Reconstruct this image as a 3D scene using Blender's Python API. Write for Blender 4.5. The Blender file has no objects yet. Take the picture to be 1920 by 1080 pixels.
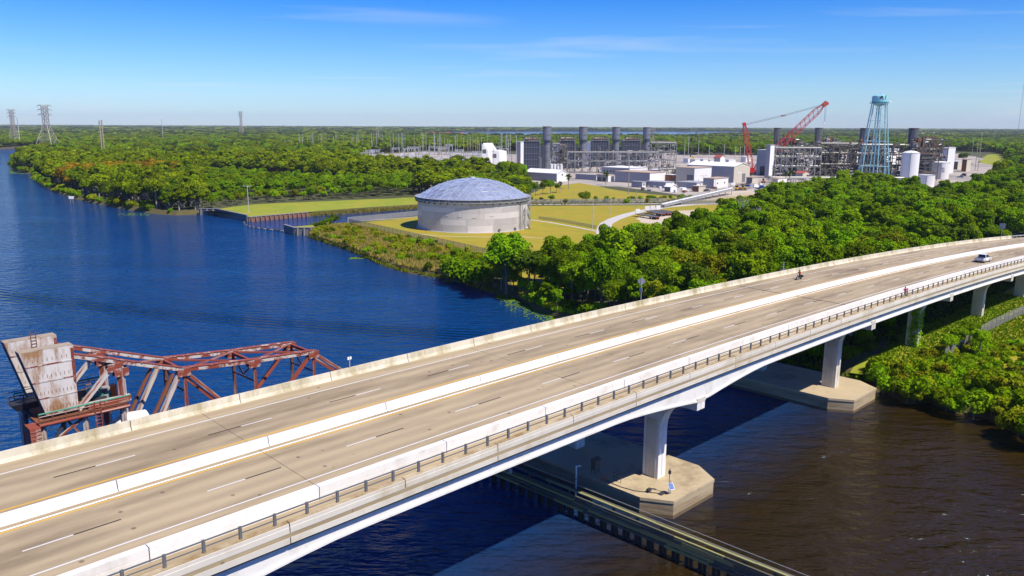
import bpy, bmesh, math, random
from math import sin, cos, tan, pi, radians, sqrt, atan, atan2, exp
from mathutils import Vector, Matrix
from mathutils.geometry import tessellate_polygon
import numpy as np

SC = bpy.context.scene
COL = SC.collection
random.seed(7)
NR = np.random.default_rng(7)

# ------------------------------------------------------------------ camera
CAMH = 43.7                      # drone height above the river
FPX = 1506.2                     # focal length for a 1920 px wide picture
HORY = 235.5
PITCH = atan((540 - HORY) / FPX)
ROLL = 0.0042
CR, SR, CP, SP = cos(ROLL), sin(ROLL), cos(PITCH), sin(PITCH)
UP0 = Vector((0, SP, CP)); FWD = Vector((0, CP, -SP)); RT0 = Vector((1, 0, 0))
cd = bpy.data.cameras.new('camera'); cam = bpy.data.objects.new('camera', cd); COL.objects.link(cam)
cd.sensor_width = 36.0; cd.lens = FPX / 1920 * 36.0; cd.clip_start = 0.5; cd.clip_end = 60000
right = RT0 * CR + UP0 * SR
up = UP0 * CR - RT0 * SR
m3 = Matrix((right, up, -FWD)).transposed()
cam.matrix_world = Matrix.Translation((0, 0, CAMH)) @ m3.to_4x4()
SC.camera = cam

# ------------------------------------------------------------------ light and sky
SUN_EL = radians(54.5)
SUN_H = Vector((0.766, -0.643, 0)).normalized()
SUN = Vector((SUN_H.x * cos(SUN_EL), SUN_H.y * cos(SUN_EL), sin(SUN_EL)))
wd = bpy.data.worlds.new('World'); SC.world = wd; wd.use_nodes = True
wn = wd.node_tree.nodes; wl = wd.node_tree.links
bg = wn['Background']
sky = wn.new('ShaderNodeTexSky'); sky.sky_type = 'NISHITA'; sky.sun_disc = False
sky.sun_elevation = SUN_EL; sky.sun_rotation = atan2(SUN_H.x, SUN_H.y)
sky.altitude = 0; sky.air_density = 1.0; sky.dust_density = 0.15; sky.ozone_density = 2.5
geo = wn.new('ShaderNodeTexCoord')
sep = wn.new('ShaderNodeSeparateXYZ'); wl.new(geo.outputs['Generated'], sep.inputs[0])
ramp = wn.new('ShaderNodeValToRGB')        # the blue deepens away from the horizon, the same all the way round
ramp.color_ramp.elements[0].position = 0.0; ramp.color_ramp.elements[0].color = (0.52, 0.70, 1.0, 1)
ramp.color_ramp.elements[1].position = 0.165; ramp.color_ramp.elements[1].color = (0.012, 0.37, 1.0, 1)
for q_, c_ in ((0.04, (0.45, 0.68, 1.0, 1)), (0.085, (0.29, 0.58, 1.0, 1)), (0.5, (0.010, 0.27, 1.0, 1))):
    e = ramp.color_ramp.elements.new(q_); e.color = c_
wl.new(sep.outputs['Z'], ramp.inputs[0])
mul = wn.new('ShaderNodeMix'); mul.data_type = 'RGBA'; mul.blend_type = 'MULTIPLY'; mul.inputs[0].default_value = 1.0
wl.new(sky.outputs[0], mul.inputs[6]); wl.new(ramp.outputs[0], mul.inputs[7])
# thin cirrus: stretched noise on a flat layer far overhead
dv = wn.new('ShaderNodeVectorMath'); dv.operation = 'DIVIDE'
cz = wn.new('ShaderNodeMath'); cz.operation = 'MAXIMUM'; cz.inputs[1].default_value = 0.03
wl.new(sep.outputs['Z'], cz.inputs[0])
cxyz = wn.new('ShaderNodeCombineXYZ')
for i in range(3): wl.new(cz.outputs[0], cxyz.inputs[i])
wl.new(geo.outputs['Generated'], dv.inputs[0]); wl.new(cxyz.outputs[0], dv.inputs[1])
mp = wn.new('ShaderNodeMapping'); mp.inputs['Rotation'].default_value = (0, 0, 0.5); mp.inputs['Scale'].default_value = (0.22, 0.42, 1.0)
mp.inputs['Location'].default_value = (7.4, 3.3, 0)
wl.new(dv.outputs[0], mp.inputs[0])
cn = wn.new('ShaderNodeTexNoise'); cn.inputs['Scale'].default_value = 1.0; cn.inputs['Detail'].default_value = 7; cn.inputs['Distortion'].default_value = 0.6
wl.new(mp.outputs[0], cn.inputs[0])
cr = wn.new('ShaderNodeValToRGB'); cr.color_ramp.elements[0].position = 0.56; cr.color_ramp.elements[0].color = (0, 0, 0, 1)
cr.color_ramp.elements[1].position = 0.85; cr.color_ramp.elements[1].color = (0.42, 0.42, 0.42, 1)
wl.new(cn.outputs[0], cr.inputs[0])
cmix = wn.new('ShaderNodeMix'); cmix.data_type = 'RGBA'; cmix.inputs[7].default_value = (5.2, 5.6, 6.0, 1)
wl.new(cr.outputs[0], cmix.inputs[0]); wl.new(mul.outputs[2], cmix.inputs[6])
wl.new(cmix.outputs[2], bg.inputs[0]); bg.inputs[1].default_value = 0.118

sd = bpy.data.lights.new('sun', 'SUN'); sd.energy = 4.7; sd.angle = radians(0.5); sd.color = (1.0, 0.92, 0.78)
so = bpy.data.objects.new('sun', sd); COL.objects.link(so)
so.rotation_mode = 'QUATERNION'; so.rotation_quaternion = SUN.to_track_quat('Z', 'Y'); so.location = (300, -250, 500)
SC.view_settings.view_transform = 'Standard'; SC.view_settings.look = 'None'
SC.view_settings.exposure = 0.4; SC.view_settings.gamma = 1.0; SC.view_settings.use_curve_mapping = False
SC.render.engine = 'CYCLES'
SC.cycles.use_denoising = True
SC.cycles.max_bounces = 6; SC.cycles.diffuse_bounces = 3; SC.cycles.glossy_bounces = 3; SC.cycles.transmission_bounces = 3
SC.cycles.volume_bounces = 0; SC.cycles.transparent_max_bounces = 4
SC.cycles.caustics_reflective = False; SC.cycles.caustics_refractive = False

# ------------------------------------------------------------------ survey helpers: sight lines of the drone
LAND = 2.0
def ray(x, y):
    a, b = x - 960, y - 540
    X = CR * a + SR * b; Y = -SR * a + CR * b
    return Vector((X / FPX, CP - Y / FPX * SP, -SP - Y / FPX * CP))
def G(x, y, z=LAND):             # the point at height z along a sight line
    d = ray(x, y); t = (z - CAMH) / d.z
    return Vector((d.x * t, d.y * t, z))
def W(x, y, D):                  # the point at forward distance D along a sight line
    d = ray(x, y); t = D / d.y
    return Vector((d.x * t, D, CAMH + d.z * t))
def dist_of(y, x=960, z=LAND): return G(x, y, z).y

# highway axis: s along the bridge, u across it (u grows towards the drone)
Q = dict(th=0.785086, X0=-35.004352, Y0=57.2606469, h0=26.6675429, a=-0.0033917, b=0.0001148, c=-6.16e-05, c3=3.884199646693445e-07, b3=-2.121264999385635e-08, k0=0.0287522, k1=-9.65e-05)
BD = Vector((cos(Q['th']), sin(Q['th']), 0)); BN = Vector((sin(Q['th']), -cos(Q['th']), 0))
def BP(s, u, dz=0.0):
    lat = u + Q['c'] * s * s / 2 + Q['c3'] * s ** 3
    z = CAMH - (Q['h0'] + Q['a'] * s + Q['b'] * s * s + Q['b3'] * s ** 3 + (Q['k0'] + Q['k1'] * s) * (u - 5.3))
    return Vector((Q['X0'] + s * BD.x + lat * BN.x, Q['Y0'] + s * BD.y + lat * BN.y, z + dz))
def BG(s, u, z):
    p = BP(s, u); p.z = z; return p
def PU(x, y, u):                 # sight line meets the upright plane parallel to the bridge at offset u
    o = BP(0, u); d = ray(x, y)
    t = (o.x * BN.x + o.y * BN.y) / (d.x * BN.x + d.y * BN.y)
    return Vector((d.x * t, d.y * t, CAMH + d.z * t))
def SU(p):
    D = Vector((p.x - Q['X0'], p.y - Q['Y0'], 0)); s = D.dot(BD)
    return s, D.dot(BN) - Q['c'] * s * s / 2 - Q['c3'] * s ** 3
def btan(s):
    return (BP(s + .5, 5) - BP(s - .5, 5)).normalized()

# ------------------------------------------------------------------ mesh helpers
def plain(o): return o.rotation_euler[:] == (0, 0, 0) and o.scale[:] == (1, 1, 1)
def woff(o):                     # where a chain of merely shifted parents stands; turned or scaled parents are undone in link()
    v = Vector((0, 0, 0))
    while o is not None:
        if not plain(o): return Vector((0, 0, 0))
        v = v + o.location; o = o.parent
    return v
def wmat(o):
    m = o.matrix_basis
    return m if o.parent is None else wmat(o.parent) @ o.matrix_parent_inverse @ m
def link(o, parent=None):
    COL.objects.link(o)
    if parent is not None:
        o.parent = parent; q = parent; ok = True
        while q is not None: ok = ok and plain(q); q = q.parent
        if not ok: o.matrix_parent_inverse = wmat(parent).inverted()
    return o
def tag(o, label=None, cat=None, group=None, kind=None):
    if label: o['label'] = label
    if cat: o['category'] = cat
    if group: o['group'] = group
    if kind: o['kind'] = kind
    return o
def thing(name, label, cat, loc=(0, 0, 0), group=None, rz=0.0):
    o = bpy.data.objects.new(name, None); o.empty_display_size = 0.5
    o.location = loc; o.rotation_euler = (0, 0, rz); COL.objects.link(o)
    return tag(o, label, cat, group)

class MB:
    def __init__(s): s.v = []; s.f = []
    def add(s, vs, fs):
        n = len(s.v); s.v.extend([tuple(v) for v in vs]); s.f.extend([tuple(i + n for i in f) for f in fs]); return s
    def hexa(s, b, t):            # two matching loops of corners
        n = len(b)
        fs = [tuple(range(n))[::-1], tuple(range(n, 2 * n))] + [(i, (i + 1) % n, n + (i + 1) % n, n + i) for i in range(n)]
        return s.add(list(b) + list(t), fs)
    def box(s, c, sz, R=None):
        x, y, z = sz[0] / 2, sz[1] / 2, sz[2] / 2
        P = [Vector(p) for p in ((-x, -y, -z), (x, -y, -z), (x, y, -z), (-x, y, -z), (-x, -y, z), (x, -y, z), (x, y, z), (-x, y, z))]
        if R is not None: P = [R @ p for p in P]
        P = [p + Vector(c) for p in P]
        return s.hexa(P[:4], P[4:])
    def bar(s, p, q, w, h=None):
        p, q = Vector(p), Vector(q); h = h or w
        d = q - p; L = d.length
        if L < 1e-6: return s
        return s.box((p + q) / 2, (L, w, h), axes(d))
    def tube(s, p, q, r0, r1=None, n=8):
        p, q = Vector(p), Vector(q); r1 = r0 if r1 is None else r1
        M = axes(q - p); b = []; t = []
        for i in range(n):
            a = 2 * pi * i / n; o = M @ Vector((0, cos(a), sin(a)))
            b.append(p + o * r0); t.append(q + o * r1)
        return s.hexa(b, t)
    def prism(s, poly, z0, z1):
        return s.hexa([Vector((p[0], p[1], z0)) for p in poly], [Vector((p[0], p[1], z1)) for p in poly])
    def lathe(s, c, prof, n=24):
        c = Vector(c); vs = []; fs = []
        for r, z in prof:
            for i in range(n):
                a = 2 * pi * i / n; vs.append(c + Vector((r * cos(a), r * sin(a), z)))
        m = len(prof)
        for j in range(m - 1):
            for i in range(n):
                k = (i + 1) % n
                fs.append((j * n + i, j * n + k, (j + 1) * n + k, (j + 1) * n + i))
        fs.append(tuple(range(n))[::-1]); fs.append(tuple((m - 1) * n + i for i in range(n)))
        return s.add(vs, fs)
    def sweep(s, secs, closed=True, caps=True):   # list of matching sections
        n = len(secs[0]); vs = [p for sec in secs for p in sec]; fs = []
        for j in range(len(secs) - 1):
            for i in range(n if closed else n - 1):
                k = (i + 1) % n
                fs.append((j * n + i, j * n + k, (j + 1) * n + k, (j + 1) * n + i))
        if closed and caps:
            fs.append(tuple(range(n))[::-1]); fs.append(tuple((len(secs) - 1) * n + i for i in range(n)))
        return s.add(vs, fs)
    def mesh(s, name, mat, smooth=False, off=None):
        me = bpy.data.meshes.new(name)
        v = s.v if off is None else [(a - off.x, b - off.y, c - off.z) for a, b, c in s.v]
        me.from_pydata(v, [], s.f); me.update()
        bm = bmesh.new(); bm.from_mesh(me); bmesh.ops.recalc_face_normals(bm, faces=bm.faces); bm.to_mesh(me); bm.free()
        if mat is not None: me.materials.append(mat)
        if smooth:
            me.polygons.foreach_set('use_smooth', [True] * len(me.polygons))
            try: me.set_sharp_from_angle(angle=radians(35))
            except Exception: pass
        return me
    def build(s, name, mat, parent=None, smooth=False, kind=None, label=None):
        o = bpy.data.objects.new(name, s.mesh(name, mat, smooth, woff(parent) if parent is not None else None))
        link(o, parent)
        if kind: o['kind'] = kind
        if label: o['label'] = label
        return o
    def alone(s, name, mat, label, cat, base=None, group=None, kind=None, smooth=False):
        off = Vector(base) if base is not None else Vector((0, 0, 0))
        o = bpy.data.objects.new(name, s.mesh(name, mat, smooth, off)); o.location = off; link(o)
        return tag(o, label, cat, group, kind)
def axes(d):
    d = Vector(d).normalized()
    upv = Vector((0, 0, 1)) if abs(d.z) < 0.98 else Vector((1, 0, 0))
    y = upv.cross(d).normalized(); z = d.cross(y)
    return Matrix((d, y, z)).transposed()
UNIT = {}
def ubox(mat):
    if mat.name not in UNIT: UNIT[mat.name] = MB().box((0, 0, 0), (1, 1, 1)).mesh('piece', mat)
    return UNIT[mat.name]
UTUBE = {}
def utube(mat, n=10):
    k = (mat.name, n)
    if k not in UTUBE: UTUBE[k] = MB().tube((-.5, 0, 0), (.5, 0, 0), 1, 1, n).mesh('piece', mat, True)
    return UTUBE[k]
def inst(name, me, parent, loc, R=None, sc=(1, 1, 1)):       # a part that shares its mesh; loc in world space
    o = bpy.data.objects.new(name, me); off = woff(parent) if parent is not None else Vector((0, 0, 0))
    o.location = Vector(loc) - off
    if R is not None: o.rotation_euler = R.to_euler()
    o.scale = sc; link(o, parent); return o
def barp(name, p, q, w, mat, parent, h=None):
    p, q = Vector(p), Vector(q)
    return inst(name, ubox(mat), parent, (p + q) / 2, axes(q - p), ((q - p).length, w, h or w))
def tubep(name, p, q, r, mat, parent, n=10):
    p, q = Vector(p), Vector(q)
    return inst(name, utube(mat, n), parent, (p + q) / 2, axes(q - p), ((q - p).length, r, r))
def boxp(name, c, sz, mat, parent, R=None): return inst(name, ubox(mat), parent, c, R, sz)
def copy_tree(o, parent=None):
    c = o.copy(); COL.objects.link(c)
    if parent is not None: c.parent = parent
    for ch in KIDS.get(o.name, []): copy_tree(ch, c)
    return c
KIDS = {}
def RZ(a): return Matrix.Rotation(a, 3, 'Z')

# ------------------------------------------------------------------ materials
MATS = {}
def mat(name, col, rough=0.7, metal=0.0, var=0.25, scale=0.6, col2=None, cut=(0.45, 0.62), bump=0.0, bscale=None, stretch=None, objvar=0.0, rotz=0.0, spec=None):
    m = bpy.data.materials.new(name); m.use_nodes = True; nt = m.node_tree; n = nt.nodes; l = nt.links
    b = n['Principled BSDF']; b.inputs['Roughness'].default_value = rough; b.inputs['Metallic'].default_value = metal
    if spec is not None: b.inputs['Specular IOR Level'].default_value = spec
    tc = n.new('ShaderNodeTexCoord'); mpn = n.new('ShaderNodeMapping'); l.new(tc.outputs['Object'], mpn.inputs[0])
    mpn.inputs['Rotation'].default_value = (0, 0, rotz)
    if stretch:
        mp2 = n.new('ShaderNodeMapping'); mp2.inputs['Scale'].default_value = stretch; l.new(mpn.outputs[0], mp2.inputs[0]); mpn = mp2
    ns = n.new('ShaderNodeTexNoise'); ns.inputs['Scale'].default_value = scale; ns.inputs['Detail'].default_value = 6; ns.inputs['Roughness'].default_value = 0.62
    l.new(mpn.outputs[0], ns.inputs[0])
    mx = n.new('ShaderNodeMix'); mx.data_type = 'RGBA'
    c = Vector(col); 
    mx.inputs[6].default_value = (*(c * (1 - var)), 1); mx.inputs[7].default_value = (*(c * (1 + var)), 1)
    l.new(ns.outputs[0], mx.inputs[0]); out = mx.outputs[2]
    if col2 is not None:
        n2 = n.new('ShaderNodeTexNoise'); n2.inputs['Scale'].default_value = scale * 0.45; n2.inputs['Detail'].default_value = 8; n2.inputs['Roughness'].default_value = 0.7
        l.new(mpn.outputs[0], n2.inputs[0])
        rp = n.new('ShaderNodeValToRGB'); rp.color_ramp.elements[0].position = cut[0]; rp.color_ramp.elements[1].position = cut[1]
        l.new(n2.outputs[0], rp.inputs[0])
        m2 = n.new('ShaderNodeMix'); m2.data_type = 'RGBA'; l.new(rp.outputs[0], m2.inputs[0]); l.new(out, m2.inputs[6]); m2.inputs[7].default_value = (*col2, 1)
        out = m2.outputs[2]
    if objvar:
        oi = n.new('ShaderNodeObjectInfo'); mr = n.new('ShaderNodeMapRange'); l.new(oi.outputs['Random'], mr.inputs[0])
        mr.inputs[3].default_value = 1 - objvar; mr.inputs[4].default_value = 1 + objvar
        mm = n.new('ShaderNodeVectorMath'); mm.operation = 'SCALE'; l.new(out, mm.inputs[0]); l.new(mr.outputs[0], mm.inputs['Scale']); out = mm.outputs[0]
    l.new(out, b.inputs['Base Color'])
    if bump:
        bn = n.new('ShaderNodeTexNoise'); bn.inputs['Scale'].default_value = bscale or scale * 5; bn.inputs['Detail'].default_value = 5
        l.new(mpn.outputs[0], bn.inputs[0])
        bp = n.new('ShaderNodeBump'); bp.inputs['Strength'].default_value = bump; l.new(bn.outputs[0], bp.inputs['Height']); l.new(bp.outputs[0], b.inputs['Normal'])
    MATS[name] = m; return m
def leafmat(name, c0, c1, hue=0.04, val=0.35, transl=0.3):
    m = bpy.data.materials.new(name); m.use_nodes = True; nt = m.node_tree; n = nt.nodes; l = nt.links
    for x in list(n):
        if x.type != 'OUTPUT_MATERIAL': n.remove(x)
    at = n.new('ShaderNodeAttribute'); at.attribute_name = 'tint'
    mx = n.new('ShaderNodeMix'); mx.data_type = 'RGBA'; mx.inputs[6].default_value = (*c0, 1); mx.inputs[7].default_value = (*c1, 1)
    l.new(at.outputs['Fac'], mx.inputs[0])
    oi = n.new('ShaderNodeObjectInfo'); hs = n.new('ShaderNodeHueSaturation')
    a = n.new('ShaderNodeMapRange'); a.inputs[3].default_value = 0.5 - hue * .45; a.inputs[4].default_value = 0.5 + hue * .3
    b = n.new('ShaderNodeMapRange'); b.inputs[3].default_value = 1 - val; b.inputs[4].default_value = 1 + val
    sh = n.new('ShaderNodeMath'); sh.operation = 'MULTIPLY'; sh.inputs[1].default_value = 7.31; fr = n.new('ShaderNodeMath'); fr.operation = 'FRACT'
    l.new(oi.outputs['Random'], a.inputs[0]); l.new(oi.outputs['Random'], sh.inputs[0]); l.new(sh.outputs[0], fr.inputs[0]); l.new(fr.outputs[0], b.inputs[0])
    l.new(a.outputs[0], hs.inputs['Hue']); l.new(b.outputs[0], hs.inputs['Value']); l.new(mx.outputs[2], hs.inputs['Color'])
    d = n.new('ShaderNodeBsdfDiffuse'); t = n.new('ShaderNodeBsdfTranslucent'); l.new(hs.outputs[0], d.inputs[0]); l.new(hs.outputs[0], t.inputs[0])
    ms = n.new('ShaderNodeMixShader'); ms.inputs[0].default_value = transl; l.new(d.outputs[0], ms.inputs[1]); l.new(t.outputs[0], ms.inputs[2])
    l.new(ms.outputs[0], n['Material Output'].inputs[0]); MATS[name] = m; return m

DECK = mat('deck_concrete', (0.385, 0.305, 0.185), 0.85, var=0.22, scale=0.6, col2=(0.17, 0.125, 0.07), cut=(0.45, 0.74), stretch=(0.16, 1.0, 1), rotz=-Q['th'], bump=0.06, bscale=6)
dn = DECK.node_tree.nodes; dl = DECK.node_tree.links; db = dn['Principled BSDF']; src = db.inputs['Base Color'].links[0].from_socket
dtc = dn.new('ShaderNodeTexCoord'); dmp = dn.new('ShaderNodeMapping'); dmp.inputs['Rotation'].default_value = (0, 0, -Q['th']); dl.new(dtc.outputs['Object'], dmp.inputs[0])
dwv = dn.new('ShaderNodeTexWave'); dwv.bands_direction = 'Y'; dwv.inputs['Scale'].default_value = 0.178; dwv.inputs['Distortion'].default_value = 1.2; dwv.inputs['Detail'].default_value = 3; dl.new(dmp.outputs[0], dwv.inputs[0])
dvo = dn.new('ShaderNodeTexVoronoi'); dvo.inputs['Scale'].default_value = 0.45; dl.new(dmp.outputs[0], dvo.inputs[0])
drp = dn.new('ShaderNodeMapRange'); drp.inputs[1].default_value = .05; drp.inputs[2].default_value = .10; drp.inputs[3].default_value = .45; drp.inputs[4].default_value = 1.0; dl.new(dvo.outputs['Distance'], drp.inputs[0])
dmr = dn.new('ShaderNodeMapRange'); dmr.inputs[3].default_value = .88; dmr.inputs[4].default_value = 1.06; dl.new(dwv.outputs[0], dmr.inputs[0])
dm2 = dn.new('ShaderNodeMath'); dm2.operation = 'MULTIPLY'; dl.new(dmr.outputs[0], dm2.inputs[0]); dl.new(drp.outputs[0], dm2.inputs[1])
dsc = dn.new('ShaderNodeVectorMath'); dsc.operation = 'SCALE'; dl.new(src, dsc.inputs[0]); dl.new(dm2.outputs[0], dsc.inputs['Scale']); dl.new(dsc.outputs[0], db.inputs['Base Color'])
CONC = mat('pale_concrete', (0.62, 0.58, 0.50), 0.85, var=0.1, scale=0.5, col2=(0.44, 0.37, 0.24), cut=(0.50, 0.75), objvar=0.05)
WHITEC = mat('white_coated_concrete', (0.76, 0.74, 0.70), 0.8, var=0.1, scale=0.8, col2=(0.50, 0.46, 0.38), cut=(0.52, 0.82), objvar=.05)
FARC = mat('stained_parapet', (0.60, 0.55, 0.42), 0.85, var=0.12, scale=0.8, col2=(0.33, 0.28, 0.15), cut=(0.46, 0.66), stretch=(1, 1, 0.35), objvar=0.06)
RUSTC = mat('rust_stained_concrete', (0.46, 0.38, 0.24), 0.85, var=0.2, scale=0.7, col2=(0.24, 0.15, 0.05), cut=(0.42, 0.66))
FOOT = mat('footing_concrete', (0.46, 0.37, 0.23), 0.85, var=0.15, scale=0.35, col2=(0.20, 0.15, 0.085), cut=(0.54, 0.74), bump=0.1, bscale=3)
FOOTS = mat('footing_side', (0.42, 0.34, 0.21), 0.85, var=0.2, scale=0.9, col2=(0.23, 0.16, 0.09), cut=(0.45, 0.65), stretch=(0.25, 0.25, 2.2))
TIDE = mat('tide_stain', (0.15, 0.105, 0.055), 0.7, var=0.35, scale=1.2)
JOINT = mat('joint_black', (0.03, 0.028, 0.025), 0.8)
PWHITE = mat('road_paint_white', (0.62, 0.61, 0.58), 0.7, var=0.15, scale=2)
PBLACK = mat('road_paint_black', (0.022, 0.021, 0.020), 0.75, var=0.2, scale=2)
PYEL = mat('road_paint_yellow', (0.62, 0.36, 0.03), 0.7, var=0.15, scale=2)
RAILM = mat('rail_grey_metal', (0.17, 0.175, 0.18), 0.5, 0.3, var=0.15)
GALV = mat('galvanised_steel', (0.42, 0.43, 0.43), 0.5, 0.4, var=0.15)
DARKM = mat('dark_steel', (0.05, 0.05, 0.055), 0.6, 0.2)
RUSTW = mat('rusted_white_paint', (0.52, 0.48, 0.43), 0.75, var=0.15, scale=1.6, col2=(0.24, 0.045, 0.02), cut=(0.46, 0.54), bump=0.1)
RUSTR = mat('red_rusted_steel', (0.26, 0.055, 0.03), 0.75, var=0.45, scale=1.6, col2=(0.46, 0.36, 0.30), cut=(0.54, 0.62), bump=0.1)
RUSTB = mat('brown_rusted_steel', (0.20, 0.07, 0.03), 0.8, var=0.4, scale=1.5, col2=(0.36, 0.30, 0.24), cut=(0.55, 0.65))
CWT = mat('counterweight_paint', (0.58, 0.54, 0.50), 0.75, var=0.15, scale=1.1, col2=(0.30, 0.16, 0.07), cut=(0.46, 0.60), bump=0.05, stretch=(1, 1, .3))
CWTOP = mat('counterweight_top', (0.34, 0.28, 0.20), 0.85, var=0.2, scale=1.0, col2=(0.22, 0.08, 0.04), cut=(0.55, 0.65))
GREENP = mat('green_paint', (0.06, 0.25, 0.17), 0.6, var=0.3)
TIMBER = mat('weathered_timber', (0.10, 0.10, 0.075), 0.85, var=0.4, scale=2.0, bump=0.2)
TIMBERY = mat('sunbleached_timber', (0.30, 0.28, 0.11), 0.85, var=0.35, scale=2.0, bump=0.2)
PILE = mat('black_pile', (0.022, 0.02, 0.019), 0.7, var=0.4, scale=2)
SHEET = mat('seawall_concrete', (0.13, 0.13, 0.135), 0.8, var=0.25, scale=0.7)
PILEG = mat('seawall_pile_grey', (0.17, 0.165, 0.165), 0.8, var=0.2)
SHEETC = mat('seawall_cap', (0.24, 0.235, 0.22), 0.8, var=0.15)
SHEETR = mat('rusty_sheet_piles', (0.20, 0.105, 0.07), 0.85, var=0.35, scale=0.9)
TANKP = mat('tank_plate', (0.60, 0.565, 0.55), 0.5, 0.15, var=0.07, scale=0.7, col2=(0.50, 0.46, 0.43), cut=(0.5, 0.8), objvar=0.2)
DOMEP = mat('dome_aluminium', (0.52, 0.59, 0.68), 0.30, 0.60, var=0.08, scale=0.5, objvar=0.16)
DOMES = mat('dome_strut', (0.58, 0.58, 0.58), 0.45, 0.3)
STACKM = mat('stack_grey', (0.17, 0.18, 0.21), 0.6, 0.2, var=0.12, scale=0.15)
STACKD = mat('stack_dark', (0.10, 0.105, 0.12), 0.65, 0.2, var=0.15, scale=0.2)
STACKO = mat('stack_olive', (0.10, 0.11, 0.10), 0.65, 0.2, var=0.15, scale=0.2)
BOILER = mat('boiler_casing', (0.045, 0.05, 0.075), 0.6, 0.2, var=0.25, scale=0.3)
STEELF = mat('frame_steel', (0.25, 0.25, 0.26), 0.6, 0.2, var=0.12)
STEELD = mat('frame_steel_dark', (0.12, 0.105, 0.09), 0.65, 0.2, var=0.25)
PIPEW = mat('pipe_silver', (0.33, 0.33, 0.32), 0.5, 0.4, var=0.15)
WHITEM = mat('white_metal', (0.78, 0.78, 0.77), 0.55, var=0.05, scale=0.3)
WHITET = mat('white_tank', (0.78, 0.77, 0.75), 0.5, var=0.06, scale=0.1, col2=(0.66, 0.63, 0.58), cut=(0.55, 0.85), stretch=(1, 1, 0.2))
TEAL = mat('water_tower_blue', (0.27, 0.56, 0.62), 0.45, var=0.06, scale=0.2)
TEALD = mat('emblem_dark_green', (0.02, 0.06, 0.035), 0.6)
CRANER = mat('crane_red', (0.50, 0.018, 0.025), 0.5, var=0.2)
CRANEO = mat('crane_orange_red', (0.50, 0.07, 0.03), 0.5, var=0.2)
CABLE = mat('cable', (0.06, 0.06, 0.065), 0.6)
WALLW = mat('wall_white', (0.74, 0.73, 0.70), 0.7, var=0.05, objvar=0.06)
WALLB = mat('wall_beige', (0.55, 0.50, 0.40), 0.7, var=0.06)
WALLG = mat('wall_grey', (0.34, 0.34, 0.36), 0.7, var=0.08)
ROOFW = mat('roof_white', (0.80, 0.79, 0.77), 0.6, var=0.05)
ROOFT = mat('roof_tan', (0.46, 0.34, 0.24), 0.75, var=0.1)
ROOFR = mat('roof_red', (0.36, 0.07, 0.045), 0.7, var=0.15)
WIND = mat('dark_window', (0.03, 0.035, 0.045), 0.2, var=0.1)
DOORG = mat('door_grey', (0.16, 0.16, 0.17), 0.6)
YELM = mat('machine_yellow', (0.60, 0.33, 0.02), 0.5)
BLUEM = mat('container_blue', (0.03, 0.10, 0.32), 0.5)
ORANM = mat('machine_orange', (0.62, 0.16, 0.03), 0.5)
GREENM = mat('machine_green', (0.02, 0.35, 0.12), 0.5)
WOODP = mat('wooden_pole', (0.34, 0.28, 0.20), 0.8, var=0.2, scale=1)
POLEG = mat('pole_grey', (0.46, 0.44, 0.42), 0.7, var=0.1)
LATT = mat('lattice_steel', (0.40, 0.35, 0.31), 0.6, 0.2, var=0.2)
TYRE = mat('tyre', (0.02, 0.02, 0.02), 0.8)
CARW = mat('car_white', (0.78, 0.78, 0.78), 0.25, var=0.02)
GLASSD = mat('car_glass', (0.015, 0.018, 0.022), 0.08, var=0.05)
REDL = mat('lamp_red', (0.45, 0.02, 0.02), 0.3)
SKIN = mat('skin', (0.42, 0.24, 0.16), 0.6)
PINK = mat('shirt_pink', (0.75, 0.03, 0.16), 0.8)
REDS = mat('shirt_red', (0.60, 0.04, 0.02), 0.8)
BLACKC = mat('black_cloth', (0.02, 0.02, 0.022), 0.8)
FENCEM = mat('chain_link', (0.33, 0.33, 0.31), 0.6, 0.3, var=0.1)
BARK = mat('bark', (0.17, 0.14, 0.11), 0.9, var=0.3, scale=3, objvar=0.2)
BARKP = mat('bark_pale', (0.34, 0.31, 0.27), 0.9, var=0.25, scale=3, objvar=0.2)
GROUND = mat('ground_soil', (0.060, 0.070, 0.018), 0.95, var=0.35, scale=0.05, col2=(0.12, 0.095, 0.035), cut=(0.52, 0.72))
LAWN = mat('lawn_grass', (0.27, 0.245, 0.003), 0.95, var=0.3, scale=0.16, col2=(0.37, 0.25, 0.010), cut=(0.42, 0.68), bump=0.3, bscale=1.2)
LAWNG = mat('lawn_green', (0.21, 0.27, 0.005), 0.95, var=0.35, scale=0.2, col2=(0.33, 0.28, 0.015), cut=(0.42, 0.66), bump=0.3, bscale=1.2)
MARSH = mat('marsh_green', (0.13, 0.20, 0.012), 0.9, var=0.3, scale=0.08, col2=(0.06, 0.07, 0.01), cut=(0.5, 0.65))
DIRT = mat('pale_dirt', (0.52, 0.44, 0.32), 0.95, var=0.15, scale=0.06, col2=(0.34, 0.27, 0.17), cut=(0.48, 0.7))
YARD = mat('yard_ground', (0.40, 0.35, 0.29), 0.95, var=0.2, scale=0.04, col2=(0.24, 0.22, 0.20), cut=(0.46, 0.62))
ROADC = mat('road_pale', (0.50, 0.47, 0.42), 0.9, var=0.08, scale=0.2)
SAND = mat('bank_sand', (0.09, 0.075, 0.022), 0.95, var=0.3, scale=0.3, col2=(0.28, 0.21, 0.11), cut=(0.60, 0.72))
LEAF = leafmat('leaf_broad', (0.068, 0.165, 0.003), (0.28, 0.43, 0.006))
LEAFC = leafmat('leaf_cypress', (0.085, 0.150, 0.003), (0.31, 0.39, 0.006), hue=0.035)
LEAFO = leafmat('leaf_rusty', (0.22, 0.15, 0.006), (0.42, 0.28, 0.012), hue=0.02)
LEAFD = leafmat('leaf_dark', (0.035, 0.08, 0.005), (0.14, 0.22, 0.010), hue=0.03)
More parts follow.
